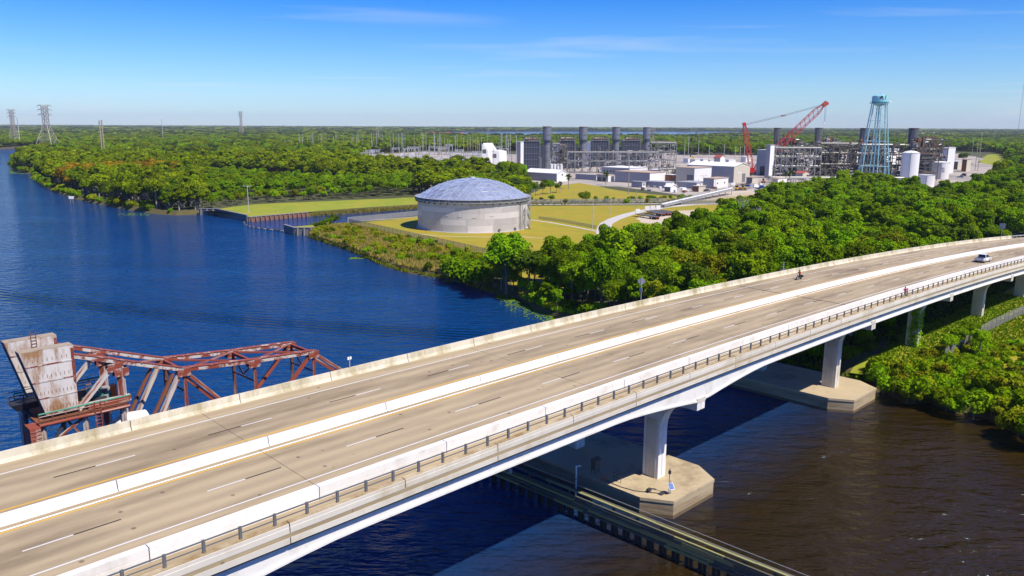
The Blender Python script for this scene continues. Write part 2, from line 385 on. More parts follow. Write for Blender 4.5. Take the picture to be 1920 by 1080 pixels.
LEAFY = leafmat('leaf_yellow', (0.15, 0.19, 0.005), (0.35, 0.38, 0.012), hue=0.03)
LEAFR = leafmat('leaf_reed', (0.20, 0.21, 0.02), (0.42, 0.32, 0.08), hue=0.03)
LEAFG = leafmat('leaf_vivid', (0.11, 0.24, 0.003), (0.30, 0.47, 0.006), hue=0.02)
LEAFF = leafmat('leaf_far', (0.025, 0.055, 0.010), (0.085, 0.13, 0.022), hue=0.03)
MOSS = leafmat('hanging_moss', (0.10, 0.10, 0.075), (0.22, 0.21, 0.16), hue=0.01)

# ================================================================== SETTING
def sheet(name, pts, z, m, kind='structure', label=None, cat=None):
    me = bpy.data.meshes.new(name)
    vs = [Vector((p[0], p[1], z)) for p in pts]
    tris = tessellate_polygon([vs]); me.from_pydata([tuple(v) for v in vs], [], [tuple(t) for t in tris]); me.update()
    bm = bmesh.new(); bm.from_mesh(me); bmesh.ops.recalc_face_normals(bm, faces=bm.faces)
    for f in bm.faces:
        if f.normal.z < 0: f.normal_flip()
    bm.to_mesh(me); bm.free(); me.materials.append(m)
    o = bpy.data.objects.new(name, me); COL.objects.link(o); return tag(o, label, cat, None, kind)
def rough_edge(pts, amp, step):      # an uneven border
    out = []
    for i in range(len(pts)):
        a, b = Vector(pts[i]), Vector(pts[(i + 1) % len(pts)]); L = (b - a).length; n = max(1, int(L / step))
        for k in range(n):
            p = a.lerp(b, k / n)
            if k: p = p + Vector((random.uniform(-amp, amp), random.uniform(-amp, amp), 0))
            out.append(p)
    return out
def gp(px, z=LAND): return [G(x, y, z) for x, y in px]

# --- shore line (at the water's edge), from the right, round the cove, along the canal, up river, and back
shore_r = gp([(2300, 905), (2100, 868), (1975, 838), (1910, 815), (1879, 798), (1852, 786), (1809, 778), (1769, 768), (1746, 755), (1715, 758), (1700, 758), (1669, 741), (1648, 736)], 0)
shore_u = [BG(119.3, 10, 0), BG(119.5, 0, 0), BG(118.8, -12, 0), BG(119.3, -30, 0), BG(120.2, -50, 0)]
shore_c = gp([(1045, 596), (1003, 580), (985, 566), (965, 557), (930, 551), (905, 545), (865, 530), (836, 524), (808, 520), (755, 510), (725, 501), (702, 491), (684, 482), (652, 469), (610, 456), (577, 444)], 0)
canal = gp([(578, 440), (552.5, 440), (533.5, 435)], 0) + [Vector((p.x, p.y + 2.6, 0)) for p in gp([(549, 424.5), (593, 419.5), (657, 415.5), (782, 403), (858, 397)])] + gp([(862, 386), (783, 391.8), (720, 396), (660, 400), (578, 406), (465, 415.5), (407, 402), (372, 402)], 0)
shore_l = gp([(330, 404), (290, 401), (240, 394), (180, 382), (140, 373), (100, 359), (74, 344), (62, 327), (38, 323), (22, 317), (30, 304), (52, 292), (85, 283), (118, 275), (140, 269)], 0)
far_l = gp([(150, 265.5), (112, 272.5), (62, 276), (0, 279), (-120, 283)], 0)
outer = [Vector((-16000, 1500, 0)), Vector((-16000, 17000, 0)), Vector((16000, 17000, 0)), Vector((16000, 500, 0)), Vector((900, -60, 0)), Vector((300, -20, 0))]
SHORE = shore_r + shore_u + shore_c + canal + shore_l + far_l + outer
def poly_area(p): return sum(p[i].x * p[(i + 1) % len(p)].y - p[(i + 1) % len(p)].x * p[i].y for i in range(len(p))) / 2
SGN = 1 if poly_area(SHORE) > 0 else -1
def inset(p, d):
    out = []; n = len(p)
    for i in range(n):
        a, b, c = p[i - 1], p[i], p[(i + 1) % n]
        e1 = (b - a).normalized(); e2 = (c - b).normalized()
        n1 = Vector((-e1.y, e1.x, 0)); n2 = Vector((-e2.y, e2.x, 0)); m = (n1 + n2)
        if m.length < 1e-3: m = n1
        m.normalize(); k = 1 / max(0.5, m.dot(n1)); out.append(b + m * d * k * SGN)
    return out
top_e = inset(SHORE, 2.6); bot_e = inset(SHORE, -1.4)
ground = sheet('ground', top_e, LAND, GROUND)
bm_ = MB(); n_ = len(SHORE)
vs_ = [Vector((p.x, p.y, LAND)) for p in top_e] + [Vector((p.x, p.y, -1.0)) for p in bot_e]
bm_.add(vs_, [(i, (i + 1) % n_, n_ + (i + 1) % n_, n_ + i) for i in range(n_)])
bm_.build('river_bank', SAND, None, kind='structure')

# --- water
WAT = bpy.data.materials.new('river_water'); WAT.use_nodes = True
nt = WAT.node_tree; N_ = nt.nodes; L_ = nt.links; b = N_['Principled BSDF']
b.inputs['Roughness'].default_value = 0.075; b.inputs['IOR'].default_value = 1.333; b.inputs['Specular Tint'].default_value = (0.40, 0.80, 1.0, 1)  # specular tint puts extra sky blue into the reflections
tc = N_.new('ShaderNodeTexCoord')
def wnoise(scale, stretch, rot, detail=4):
    mpn = N_.new('ShaderNodeMapping'); mpn.inputs['Scale'].default_value = stretch; mpn.inputs['Rotation'].default_value = (0, 0, rot); L_.new(tc.outputs['Object'], mpn.inputs[0])
    t = N_.new('ShaderNodeTexNoise'); t.inputs['Scale'].default_value = scale; t.inputs['Detail'].default_value = detail; L_.new(mpn.outputs[0], t.inputs[0]); return t.outputs[0]
def wmath(op, a, bb=None):
    n = N_.new('ShaderNodeMath'); n.operation = op
    for i, v in enumerate((a, bb)):
        if v is None: continue
        if isinstance(v, (int, float)): n.inputs[i].default_value = v
        else: L_.new(v, n.inputs[i])
    return n.outputs[0]
fine = wnoise(0.9, (1, 2.0, 1), 0.35, 5)
mid = wnoise(0.22, (1, 2.4, 1), 0.25, 3)
patch = wnoise(0.012, (1, 3.0, 1), 0.15, 3)
amp = wmath('ADD', wmath('MULTIPLY', patch, 2.4), 0.1)
h1 = wmath('MULTIPLY', wmath('ADD', wmath('MULTIPLY', fine, 0.25), wmath('MULTIPLY', mid, 1.15)), amp)
# the spreading wake of a passing boat: parallel low crests inside one narrow band of the river
wk0, wk1 = G(0, 552, 0), G(640, 640, 0)
wd_ = (wk1 - wk0).normalized(); wn_ = Vector((-wd_.y, wd_.x, 0))
vm = N_.new('ShaderNodeVectorMath'); vm.operation = 'DOT_PRODUCT'; L_.new(tc.outputs['Object'], vm.inputs[0]); vm.inputs[1].default_value = wn_
va = N_.new('ShaderNodeVectorMath'); va.operation = 'DOT_PRODUCT'; L_.new(tc.outputs['Object'], va.inputs[0]); va.inputs[1].default_value = wd_
across = wmath('SUBTRACT', vm.outputs['Value'], wk0.dot(wn_)); along = wmath('SUBTRACT', va.outputs['Value'], wk0.dot(wd_))
bend = wmath('ADD', across, wmath('MULTIPLY', wmath('MULTIPLY', along, along), -0.0009))
crest = wmath('SINE', wmath('MULTIPLY', bend, 2.9))
g_ = wmath('MULTIPLY', bend, 0.20); env = wmath('POWER', 2.718, wmath('MULTIPLY', wmath('MULTIPLY', g_, g_), -1.0))
wake = wmath('MULTIPLY', wmath('MULTIPLY', crest, env), 0.55)
bp = N_.new('ShaderNodeBump'); bp.inputs['Strength'].default_value = 1.0; bp.inputs['Distance'].default_value = 0.75
L_.new(wmath('ADD', h1, wake), bp.inputs['Height']); L_.new(bp.outputs[0], b.inputs['Normal'])
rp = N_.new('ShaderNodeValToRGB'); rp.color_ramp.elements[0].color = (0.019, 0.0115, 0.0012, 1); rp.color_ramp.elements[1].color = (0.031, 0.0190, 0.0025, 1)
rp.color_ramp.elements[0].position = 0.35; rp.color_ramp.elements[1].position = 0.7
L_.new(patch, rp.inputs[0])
# brown water at the near right; elsewhere reflected sky and shade painted deep blue
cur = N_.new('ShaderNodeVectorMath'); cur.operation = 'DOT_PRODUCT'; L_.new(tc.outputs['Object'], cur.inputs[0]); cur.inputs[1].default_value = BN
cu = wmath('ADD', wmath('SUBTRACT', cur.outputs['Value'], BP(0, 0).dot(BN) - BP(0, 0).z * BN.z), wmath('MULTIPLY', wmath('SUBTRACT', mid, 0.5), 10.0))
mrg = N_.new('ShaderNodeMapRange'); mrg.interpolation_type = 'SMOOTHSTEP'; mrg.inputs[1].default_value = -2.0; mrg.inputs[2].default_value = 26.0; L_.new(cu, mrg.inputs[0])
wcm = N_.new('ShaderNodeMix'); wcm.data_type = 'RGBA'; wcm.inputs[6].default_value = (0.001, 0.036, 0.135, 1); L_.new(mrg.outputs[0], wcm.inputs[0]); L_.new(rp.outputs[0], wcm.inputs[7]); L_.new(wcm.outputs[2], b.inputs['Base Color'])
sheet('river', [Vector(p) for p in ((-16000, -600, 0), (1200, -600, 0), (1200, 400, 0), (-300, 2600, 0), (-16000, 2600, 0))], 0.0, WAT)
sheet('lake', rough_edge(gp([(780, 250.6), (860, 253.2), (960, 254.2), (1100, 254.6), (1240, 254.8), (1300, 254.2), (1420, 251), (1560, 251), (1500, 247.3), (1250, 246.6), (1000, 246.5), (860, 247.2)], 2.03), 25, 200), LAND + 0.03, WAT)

# --- grass, yards, roads
lawn_px = [(640, 421), (700, 415), (782, 407), (862, 400), (985, 386.5), (1160, 385), (1330, 384), (1440, 380), (1400, 420), (1290, 475), (1120, 525), (1000, 566), (905, 490), (800, 458), (700, 433)]
sheet('lawn', rough_edge(gp(lawn_px), 1.0, 6), LAND + 0.02, LAWN)
sheet('lawn', rough_edge(gp([(988, 371), (1015, 352), (1085, 343), (1180, 360), (1290, 371), (1300, 375), (1150, 378), (985, 378)]), 1.5, 10), LAND + 0.02, LAWN)
sheet('lawn', [Vector((p.x, p.y + d, 0)) for p, d in [(G(374, 402, 0), .4), (G(407, 402, 0), .4), (G(465, 415, 0), .5), (G(578, 405.5, 0), .4)]] + rough_edge([Vector((p.x, p.y + 4.0, 0)) for p in gp([(600, 404.5), (660, 399.5), (720, 395.5), (783, 391.3), (862, 386)], 0)] + gp([(862, 371), (783, 370), (640, 376), (480, 383), (390, 394)]), 0.8, 8), LAND + 0.025, LAWNG)
sheet('marsh', rough_edge(gp([(296, 327), (330, 323), (440, 323), (520, 329), (640, 343), (655, 352), (600, 352), (480, 338), (380, 331)]), 3, 12), LAND + 0.02, MARSH)
sheet('lawn', rough_edge(gp([(1300, 377), (1440, 357), (1500, 352), (1500, 372), (1420, 376)]), 1.5, 10), LAND + 0.02, LAWN)
sheet('lawn', rough_edge(gp([(1770, 662), (1850, 618), (1930, 584), (2040, 560), (2200, 620), (2100, 720), (1900, 690)]), 0.8, 5), LAND + 0.02, LAWN)
sheet('lawn', rough_edge(gp([(1835, 305), (1850, 290), (1880, 287), (1915, 290), (1900, 305), (1860, 310)]), 3, 15), LAND + 0.03, LAWNG)
sheet('lawn', rough_edge([BG(s, u, 0) for s, u in ((120, 12), (150, 9), (200, 8), (260, 8), (262, 30), (200, 26), (160, 30), (128, 30))], 0.8, 6), LAND + 0.015, LAWNG)
sheet('plant_yard', rough_edge(gp([(955, 332), (985, 300), (1290, 285), (1800, 288), (1860, 300), (1880, 320), (1800, 345), (1740, 362), (1600, 372), (1470, 366), (1330, 372), (1250, 362), (1160, 350), (1010, 345)]), 3, 20), LAND + 0.01, YARD)
sheet('plant_yard', rough_edge(gp([(640, 318), (690, 290), (800, 284), (985, 290), (985, 335), (960, 330), (830, 332)]), 3, 20), LAND + 0.012, YARD)
sheet('gravel_lot', rough_edge(gp([(1192, 411), (1215, 402), (1300, 393), (1330, 398), (1300, 412), (1240, 422), (1205, 418)]), 1.2, 4), LAND + 0.045, DIRT)
sheet('dirt_road', rough_edge(gp([(1275, 374), (1300, 366), (1400, 357), (1500, 343), (1530, 346), (1420, 364), (1330, 376)]), 1.0, 8), LAND + 0.04, DIRT)
def road(name, px, w, z, m, kerb=None):
    P = [G(x, y, LAND) for x, y in px]; Lp = []; Rp = []
    for i, p in enumerate(P):
        d = (P[min(i + 1, len(P) - 1)] - P[max(i - 1, 0)]).normalized(); n = Vector((-d.y, d.x, 0)); ww = w[i] if isinstance(w, list) else w
        Lp.append(p + n * ww / 2); Rp.append(p - n * ww / 2)
    return sheet(name, Lp + Rp[::-1], LAND + z, m)
road('road', [(1128, 470), (1131, 445), (1132, 428), (1137, 419), (1152, 411), (1178, 402), (1210, 394.5), (1250, 388), (1300, 383.6), (1370, 381), (1440, 378.5), (1520, 372)], [5.6] * 12, 0.06, ROADC)
road('footpath', [(985, 411), (1030, 417), (1080, 426), (1120, 434), (1150, 440)], 1.6, 0.05, ROADC)
road('dirt_track', [(770, 437), (820, 442.5), (900, 444.5), (980, 444), (1060, 450)], 1.0, 0.03, DIRT)
road('pipe_bed', [(985, 383.5), (1100, 383), (1200, 382.5), (1255, 381.5)], 3.2, 0.05, ROADC)
road('footpath', [(650, 417), (700, 413), (783, 406.5)], 1.4, 0.05, ROADC)
road('service_road', [(1150, 379.5), (1230, 377.5), (1300, 374), (1330, 369)], 4.5, 0.05, DIRT)

# ================================================================== HIGHWAY BRIDGE
bridge = thing('highway_bridge', 'long pale concrete highway bridge curving across the river with four lanes', 'bridge', BG(61, 6, 0))
S0, S1 = -110.0, 300.0
def strip(mb, s0, s1, uz, step=3.0):     # extrude a cross-section (u, dz) along the bridge
    n = max(1, int(math.ceil((s1 - s0) / step)))
    mb.sweep([[BP(s0 + (s1 - s0) * k / n, u, dz) for u, dz in uz] for k in range(n + 1)])
    return mb
joints = [S0, -60, -14, 14, 47.4, 78, 110.5, 146, 184, 215, 250, 282, S1]
for a, c in zip(joints, joints[1:]):
    strip(MB(), a + .012, c - .012, [(-5.85, 0), (19.4, 0), (19.4, -.32), (18.9, -.5), (-5.3, -.5), (-5.85, -.3)]).build('deck_slab', DECK, bridge)
for a in joints[1:-1]:
    w = .15 if a in (110.5, -60) else .018
    strip(MB(), a - w, a + w, [(-5.2, .006), (16.0, .006), (16.0, -.3), (-5.2, -.3)], 1).build('expansion_joint', JOINT, bridge)
def panels(name, m, uz, L, s0=S0, s1=S1, gap=.035, phase=0.0):
    s = s0 + phase
    while s < s1 - 1:
        e_ = min(s + L, s1)
        strip(MB(), s + gap, e_ - gap, uz).build(name, m, bridge); s = e_
panels('outer_parapet_panel', FARC, [(-5.25, .004), (-5.42, .32), (-5.47, .86), (-5.75, .86), (-5.80, -.2), (-5.25, -.004)], 10.15, s1=268, phase=6.1)
panels('median_barrier_panel', WHITEC, [(5.0, -.002), (5.62, -.002), (5.45, .28), (5.40, .76), (5.2, .76), (5.16, .28)], 12.2, phase=3)
panels('path_barrier_panel', WHITEC, [(15.85, -.002), (16.66, -.002), (16.66, .42), (16.645, .43), (16.645, .46), (16.66, .47), (16.66, 1.0), (16.1, 1.0), (16.0, .4)], 12.2, phase=1)
panels('path_parapet_panel', CONC, [(18.95, .0), (19.42, -.002), (19.42, .40), (19.40, .42), (19.40, .66), (18.95, .66)], 9.75, phase=2)
panels('parapet_coping', RUSTC, [(18.9, .662), (19.33, .662), (19.33, .72), (18.9, .72)], 9.75, phase=2)
panels('edge_beam', CONC, [(18.9, -.33), (19.43, -.33), (19.43, -.76), (18.9, -.76)], 19.5, phase=2)
for u, m, w in ((-3.28, PWHITE, .15), (3.15, PYEL, .17), (6.54, PYEL, .15), (13.3, PWHITE, .15)):
    strip(MB(), S0, S1, [(u - w / 2, .004), (u + w / 2, .004), (u + w / 2, .008), (u - w / 2, .008)]).build('edge_line', m, bridge)
strip(MB(), S0, S1, [(6.12, .003), (6.32, .003), (6.32, .006), (6.12, .006)]).build('edge_line', WHITEC, bridge)
for u, ph in ((0.0, 0.0), (9.93, -1.58)):
    for k in range(-9, 25):
        s = k * 12.192 + ph
        if u == 0: segs = ((s, PBLACK), (s + 3.05, PWHITE))
        else: segs = ((s - 3.05, PWHITE), (s, PBLACK))
        for q, m in segs:
            p0, p1 = BP(q + .03, u, .007), BP(q + 3.02, u, .007)
            barp('lane_dash', p0, p1, .14, m, bridge, .006)
# underside: five haunched girders
def gdepth(s):
    h = 0.0
    for sp in (61.0, -1.0): h = max(h, 1 - abs(s - sp) / 15.0)
    return 1.9 + 1.4 * max(0, h) ** 1.4
for u in (18.72, 12.2, 6.5, 0.8, -4.6):
    for a, c in ((S0, -60.02), (-59.98, 110.4), (110.6, S1)):
        n = int((c - a) / 2.5); secs = []; fl = []
        for k in range(n + 1):
            s = a + (c - a) * k / n; d = gdepth(s)
            secs.append([BP(s, u - .16, -.49), BP(s, u + .16, -.49), BP(s, u + .16, -d), BP(s, u - .16, -d)])
            fl.append([BP(s, u - .4, -d), BP(s, u + .3, -d), BP(s, u + .3, -d - .2), BP(s, u - .4, -d - .2)])
        g_ob = MB().sweep(secs).build('girder', WHITEC, bridge)
        MB().sweep(fl).build('bottom_flange', WHITEC, g_ob)
strip(MB(), -60, 262, [(18.98, -.78), (19.2, -.78), (19.2, -1.0), (18.98, -1.0)]).build('utility_pipe', DARKM, bridge)
# piers
def pier(s, foot):
    zb = 2.2 if foot else LAND
    t = BD; n = BN
    def P(ds, u, z): 
        p = BP(s, u); return Vector((p.x + t.x * ds, p.y + t.y * ds, z))
    ztop = min(BP(s, u).z for u in (18, -4)) - gdepth(s) - .22
    # hammer cap: outline in (u, z), arms curving out of the two columns
    cols = (13.0, 0.3); hw = 1.1; zc = ztop - .95
    arc = lambda u0, sg: [(u0 + sg * 3.2 * (1 - cos(a)), zc - 3.6 * (1 - sin(a))) for a in [pi / 2 * k / 7 for k in range(8)]]
    right = arc(cols[0] + hw, 1)
    for ds0, ds1, nm in ((-.8, -.03, 'pier_cap'), (.03, .8, 'pier_cap')):
        out = [(-5.6, ztop), (19.0, ztop), (19.0, zc + .05)]
        r = [(cols[0] + hw, zb)] + right
        out += [(uu, zz) for uu, zz in r[::-1]]
        out += [(cols[0] - hw, zb), (cols[0] - hw, zc - 2.2), (cols[0] - 2.6, zc), (cols[1] + 2.6, zc), (cols[1] + hw, zc - 2.2), (cols[1] + hw, zb), (cols[1] - hw, zb), (cols[1] - hw, zc - 2.2), (cols[1] - 2.6, zc), (-5.6, zc + .05)]
        vs = [P(ds0, uu, zz) for uu, zz in out] + [P(ds1, uu, zz) for uu, zz in out]; m = len(out)
        tri = tessellate_polygon([[Vector((uu, zz, 0)) for uu, zz in out]])
        fs = [tuple(x) for x in tri] + [tuple(m + i for i in x)[::-1] for x in tri] + [(i, (i + 1) % m, m + (i + 1) % m, m + i) for i in range(m)]
        cap = MB().add(vs, fs).build('pier', WHITEC if s < 100 else CONC, bridge)
    tip = MB().hexa([P(-.85, 18.35, ztop), P(.85, 18.35, ztop), P(.85, 19.05, ztop), P(-.85, 19.05, ztop)], [P(-.85, 18.35, ztop + .5), P(.85, 18.35, ztop + .5), P(.85, 19.05, ztop + .5), P(-.85, 19.05, ztop + .5)]).build('shear_block', CONC, cap)
    for uc in cols:
        for k in range(7):
            uu = uc - .66 + k * .22
            c = MB().hexa([P(-.8, uu - .05, zb), P(-.8, uu + .05, zb), P(-.86, uu + .05, zb), P(-.86, uu - .05, zb)], [P(-.8, uu - .05, zc - 2.4), P(-.8, uu + .05, zc - 2.4), P(-.86, uu + .05, zc - 2.4), P(-.86, uu - .05, zc - 2.4)])
            c.build('column_rib', CONC, cap)
        MB().hexa([P(-.95, uc - 1.25, zb - .01), P(.95, uc - 1.25, zb - .01), P(.95, uc + 1.25, zb - .01), P(-.95, uc + 1.25, zb - .01)], [P(-.95, uc - 1.25, zb + .02), P(.95, uc - 1.25, zb + .02), P(.95, uc + 1.25, zb + .02), P(-.95, uc + 1.25, zb + .02)]).build('column_base', FOOT, cap)
    if foot:
        o = [(-6.1, 15.4), (-4.2, 18.7), (4.1, 18.8), (6.2, 15.3), (6.2, -9), (4.1, -12.3), (-4.2, -12.3), (-6.1, -9)]
        o2 = [(a * 1.012, bq + (.08 if bq > 0 else -.08)) for a, bq in o]
        MB().hexa([P(a, bq, -.8) for a, bq in o], [P(a, bq, 1.85) for a, bq in o]).build('footing_side', FOOTS, cap)
        o3 = [(a * 1.004, bq * 1.002) for a, bq in o]
        MB().hexa([P(a, bq, -.7) for a, bq in o3], [P(a, bq, .42) for a, bq in o3]).build('tide_band', TIDE, cap)
        MB().hexa([P(a, bq, 1.85) for a, bq in o2], [P(a, bq, 2.2) for a, bq in o2]).build('footing', FOOT, cap)
    return P
PP = {}
for s, ft in ((-1.0, True), (61.0, True), (110.0, True), (146.0, False), (184.0, False), (215.0, False), (250.0, False), (282.0, False)):
    PP[s] = pier(s, ft)
# abutment and approach embankment
MB().hexa([BG(298, -6.2, -1), BG(298, 19.8, -1), BG(420, 19.8, -1), BG(420, -6.2, -1)], [BP(299, -6.2, -.02), BP(299, 19.8, -.02), BP(420, 19.8, -.02), BP(420, -6.2, -.02)]).build('abutment', CONC, bridge)
strip(MB(), S1 + .02, 420, [(-5.85, .004), (19.4, .004), (19.4, -.2), (-5.85, -.2)], 6).build('approach_slab', mat('asphalt', (0.09, 0.08, 0.07), 0.9, scale=0.5), bridge)
# railing along the path
rail = strip(MB(), S0, S1, [(19.02, 1.47), (19.10, 1.47), (19.10, 1.55), (19.02, 1.55)]).build('railing', RAILM, bridge)
strip(MB(), S0, S1, [(19.03, 1.07), (19.09, 1.07), (19.09, 1.13), (19.03, 1.13)]).build('mid_rail', RAILM, rail)
s = S0 + 1.0
while s < S1:
    p = BP(s, 19.06, .73); tg = btan(s)
    inst('post', ubox(RAILM), rail, p + Vector((0, 0, .42)), RZ(atan2(tg.y, tg.x)), (.19, .15, .86))
    s += 2.44
# steel guard rail beyond the end of the outer parapet
gr = MB()
strip(gr, 268.3, 330, [(-5.3, .55), (-5.24, .65), (-5.3, .85), (-5.36, .7)])
guard = gr.build('guard_rail', GALV, bridge)
for k in range(16): boxp('post', BP(269 + k * 3.8, -5.5, .4), (.15, .2, .9), GALV, guard)

# ================================================================== RAILWAY DRAWBRIDGE behind the highway
N1 = PU(342.8, 693.3, -26.0)
RA = BD.copy(); RN = BN.copy()          # along the track, across towards the highway
def RPt(x, y, w=0.0):                # sight line meets the upright truss plane offset w towards the highway
    o = N1 + RN * w; d = ray(x, y); t = (o.x * RN.x + o.y * RN.y) / (d.x * RN.x + d.y * RN.y)
    p = Vector((d.x * t, d.y * t, CAMH + d.z * t)); return (p - N1).dot(RA), p.z
def RL(t, w, z): return Vector((N1.x + RA.x * t + RN.x * w, N1.y + RA.y * t + RN.y * w, z))
TW = -5.8
draw = thing('railway_drawbridge', 'old rusty red and white bascule truss railway bridge lying behind the highway', 'drawbridge', RL(8, TW / 2, 0))
tN2, zN2 = RPt(474.5, 677.3); tN3, zN3 = RPt(585.7, 660.5); zN = N1.z
ZN = lambda t: zN if t <= 0 else zN2 if t < tN2 + .1 else zN3
tL, zL = RPt(482, 801); zL = max(4.2, min(zL, 6.5))
tE = tN3 + (tN3 - tN2) * 1.25
tC, zC = RPt(140, 668)
tLL = -tN2
def member(name, a, b_, w, m, h=None): return barp(name, a, b_, w * .8, m, draw, (h or w) * .8)
for wi, w in ((0, 0.0), (1, TW)):
    top = [RL(tC - .6, w, zC + .2), RL(0, w, zN), RL(tN2, w, zN2), RL(tN3, w, zN3)]
    for i, (a, b_) in enumerate(zip(top, top[1:])):
        o = member('top_chord', a, b_, .62, RUSTW if i == 0 else RUSTR, .55)
        up_ = Vector((0, 0, .30)); MB().bar(a + up_, b_ + up_, .70, .06).build('cover_plate', RUSTR, o)
        for sd_ in (-1, 1):
            off = RN * sd_ * .33; MB().bar(a + off, b_ + off, .05, .34).build('side_channel', RUSTW, o)
    member('end_post', RL(tN3, w, zN3), RL(tE, w, zL), .6, RUSTW, .5)
    for ta, tb in ((-9.5, tLL), (tLL, 0), (0, tN2), (tN2, tN3), (tN3, tE)):
        member('bottom_chord', RL(ta, w, zL), RL(tb, w, zL), .6, RUSTB)
    for t in (0, tN2, tN3):
        member('hanger', RL(t + .15, w, ZN(t) - .3), RL(t + .15, w, zL), .38, RUSTR if wi == 0 else RUSTB, .42)
    member('diagonal', RL(0.3, w, zN - .3), RL(tN2 - .2, w, zL), .45, RUSTW, .5)
    member('diagonal', RL(tN3 - .3, w, zN3 - .3), RL(tN2 + .2, w, zL), .48, RUSTR, .5)
    member('diagonal', RL(-.4, w, zN - .3), RL(tLL * .62, w, zL), .55, RUSTW, .6)
    member('diagonal', RL(-1.2, w, zN - .2), RL(tLL * .62 - .9, w, zL + .2), .4, RUSTB, .4)
    tq, zq = RPt(213, 684); tr, zr = RPt(147, 768)
    member('diagonal', RL(tq, w, zq), RL(tr, w, zr), .6, RUSTW, .6)
    t1, z1 = RPt(225, 686); t2, z2 = RPt(229, 738)
    member('tower_post', RL(t1, w, z1), RL(t1, w, zL), .75, RUSTW, .8)
    for t, z in ((0, zN), (tN2, zN2), (tN3, zN3), (tq, zq), (t1, z1 - .4)):
        for sd_ in (-1, 1):
            boxp('gusset_plate', RL(t, w + sd_ * .36, z - .25), (1.5, .05, .95), RUSTW, draw, RZ(atan2(RA.y, RA.x)))
# top bracing between the trusses
def zig(pts, m):
    for a, b_ in zip(pts, pts[1:]): member('lateral_brace', a, b_, .24, m, .26)
for t in (tC + 3, 0, tN2, tN3): member('cross_strut', RL(t, 0, ZN(t) + ((zC - zN) * .6 if t < -1 else -.1)), RL(t, TW, ZN(t) + ((zC - zN) * .6 if t < -1 else -.1)), .4, RUSTR, .45)
for ta, tb in ((0, tN2), (tN2, tN3)):
    member('lateral_brace', RL(ta, 0, ZN(ta)), RL(tb, TW, ZN(tb)), .26, RUSTR); member('lateral_brace', RL(tb, 0, ZN(tb)), RL(ta, TW, ZN(ta)), .26, RUSTR)
member('lateral_brace', RL(tC + 3, 0, zN + (zC - zN) * .6), RL(0, TW, zN), .26, RUSTR); member('lateral_brace', RL(0, 0, zN), RL(tC + 3, TW, zN + (zC - zN) * .6), .26, RUSTR)
for t in (0, tN2, tN3):                # portal sway frames
    member('sway_brace', RL(t, 0, ZN(t) - .4), RL(t, TW / 2, ZN(t) - 2.3), .2, RUSTB); member('sway_brace', RL(t, TW, ZN(t) - .4), RL(t, TW / 2, ZN(t) - 2.3), .2, RUSTB)
    member('sway_brace', RL(t, 0, ZN(t) - 2.6), RL(t, TW, ZN(t) - 2.6), .2, RUSTB)
# floor, ties and rails of the lifting span
for k in range(int((tE + 10) / .8)):
    t = -9.5 + k * .8; boxp('tie', RL(t, TW / 2, zL + .35), (.26, 4.2, .25), TIMBER, draw, RZ(atan2(RA.y, RA.x)))
for wq in (-.72, .72): member('rail', RL(-9.5, TW / 2 + wq, zL + .56), RL(tE, TW / 2 + wq, zL + .56), .08, RUSTB, .16)
for k in range(6):
    t = -9 + k * (tE + 9) / 5; member('floor_beam', RL(t, 0.2, zL - .2), RL(t, TW - .2, zL - .2), .35, RUSTB, .8)
# the two wedge-shaped counterweights
q_tl, q_tr, q_br, q_bl = RPt(35, 662, .6), RPt(137, 649, .6), RPt(148, 768, .6), RPt(88, 780, .6)
ztop_ = (q_tl[1] + q_tr[1]) / 2; zbot_ = (q_br[1] + q_bl[1]) / 2
for w0, w1 in ((.6, -.8), (TW + .8, TW - .6)):
    f_ = [RL(q_bl[0], w0, zbot_), RL(q_br[0], w0, zbot_), RL(q_tr[0], w0, ztop_), RL(q_tl[0], w0, ztop_)]
    k_ = [RL(q_bl[0], w1, zbot_), RL(q_br[0], w1, zbot_), RL(q_tr[0], w1, ztop_), RL(q_tl[0], w1, ztop_)]
    cw = MB().hexa(f_, k_).build('counterweight', CWT, draw)
    MB().hexa([f_[3] + Vector((0, 0, .003)), f_[2] + Vector((0, 0, .003)), k_[2] + Vector((0, 0, .003)), k_[3] + Vector((0, 0, .003))], [p + Vector((0, 0, .06)) for p in (f_[3], f_[2], k_[2], k_[3])]).build('cap_plate', CWTOP, cw)
    MB().hexa([f_[3] - RA * .04, k_[3] - RA * .04, k_[0] - RA * .04, f_[0] - RA * .04], [f_[3] - RA * .005, k_[3] - RA * .005, k_[0] - RA * .005, f_[0] - RA * .005]).build('end_plate', DARKM, cw)
    for j in range(4):
        fz = (j + .12) / 4; 
        a = f_[0].lerp(f_[3], fz); b_ = f_[1].lerp(f_[2], fz)
        for i in range(10):
            p = a.lerp(b_, (i + .5) / 10) + RN * .02; inst('stiffener', ubox(RUSTB), cw, p + Vector((0, 0, .55)), RZ(atan2(RA.y, RA.x)), (.045, .04, .34))
        MB().bar(a + RN * .02, b_ + RN * .02, .05, .12).build('seam_strip', RUSTW, cw)
    MB().bar(f_[2] + RN * .03 - Vector((0, 0, .25)) - RA * .25, f_[1].lerp(f_[2], .45) + RN * .03 - RA * .2, .04, .5).build('rivet_plate', RUSTR, cw)
lt = [RL(q_tl[0] * .45 + q_tr[0] * .55, TW + .84, z) for z in (ztop_ - 1.6, ztop_ + .9)]
ld = MB()
for sd_ in (-.25, .25): ld.bar(lt[0] + RA * sd_, lt[1] + RA * sd_, .06)
for k in range(7): ld.bar(lt[0].lerp(lt[1], k / 7) - RA * .25, lt[0].lerp(lt[1], k / 7) + RA * .25, .05)
ld.build('ladder', RUSTB, draw)
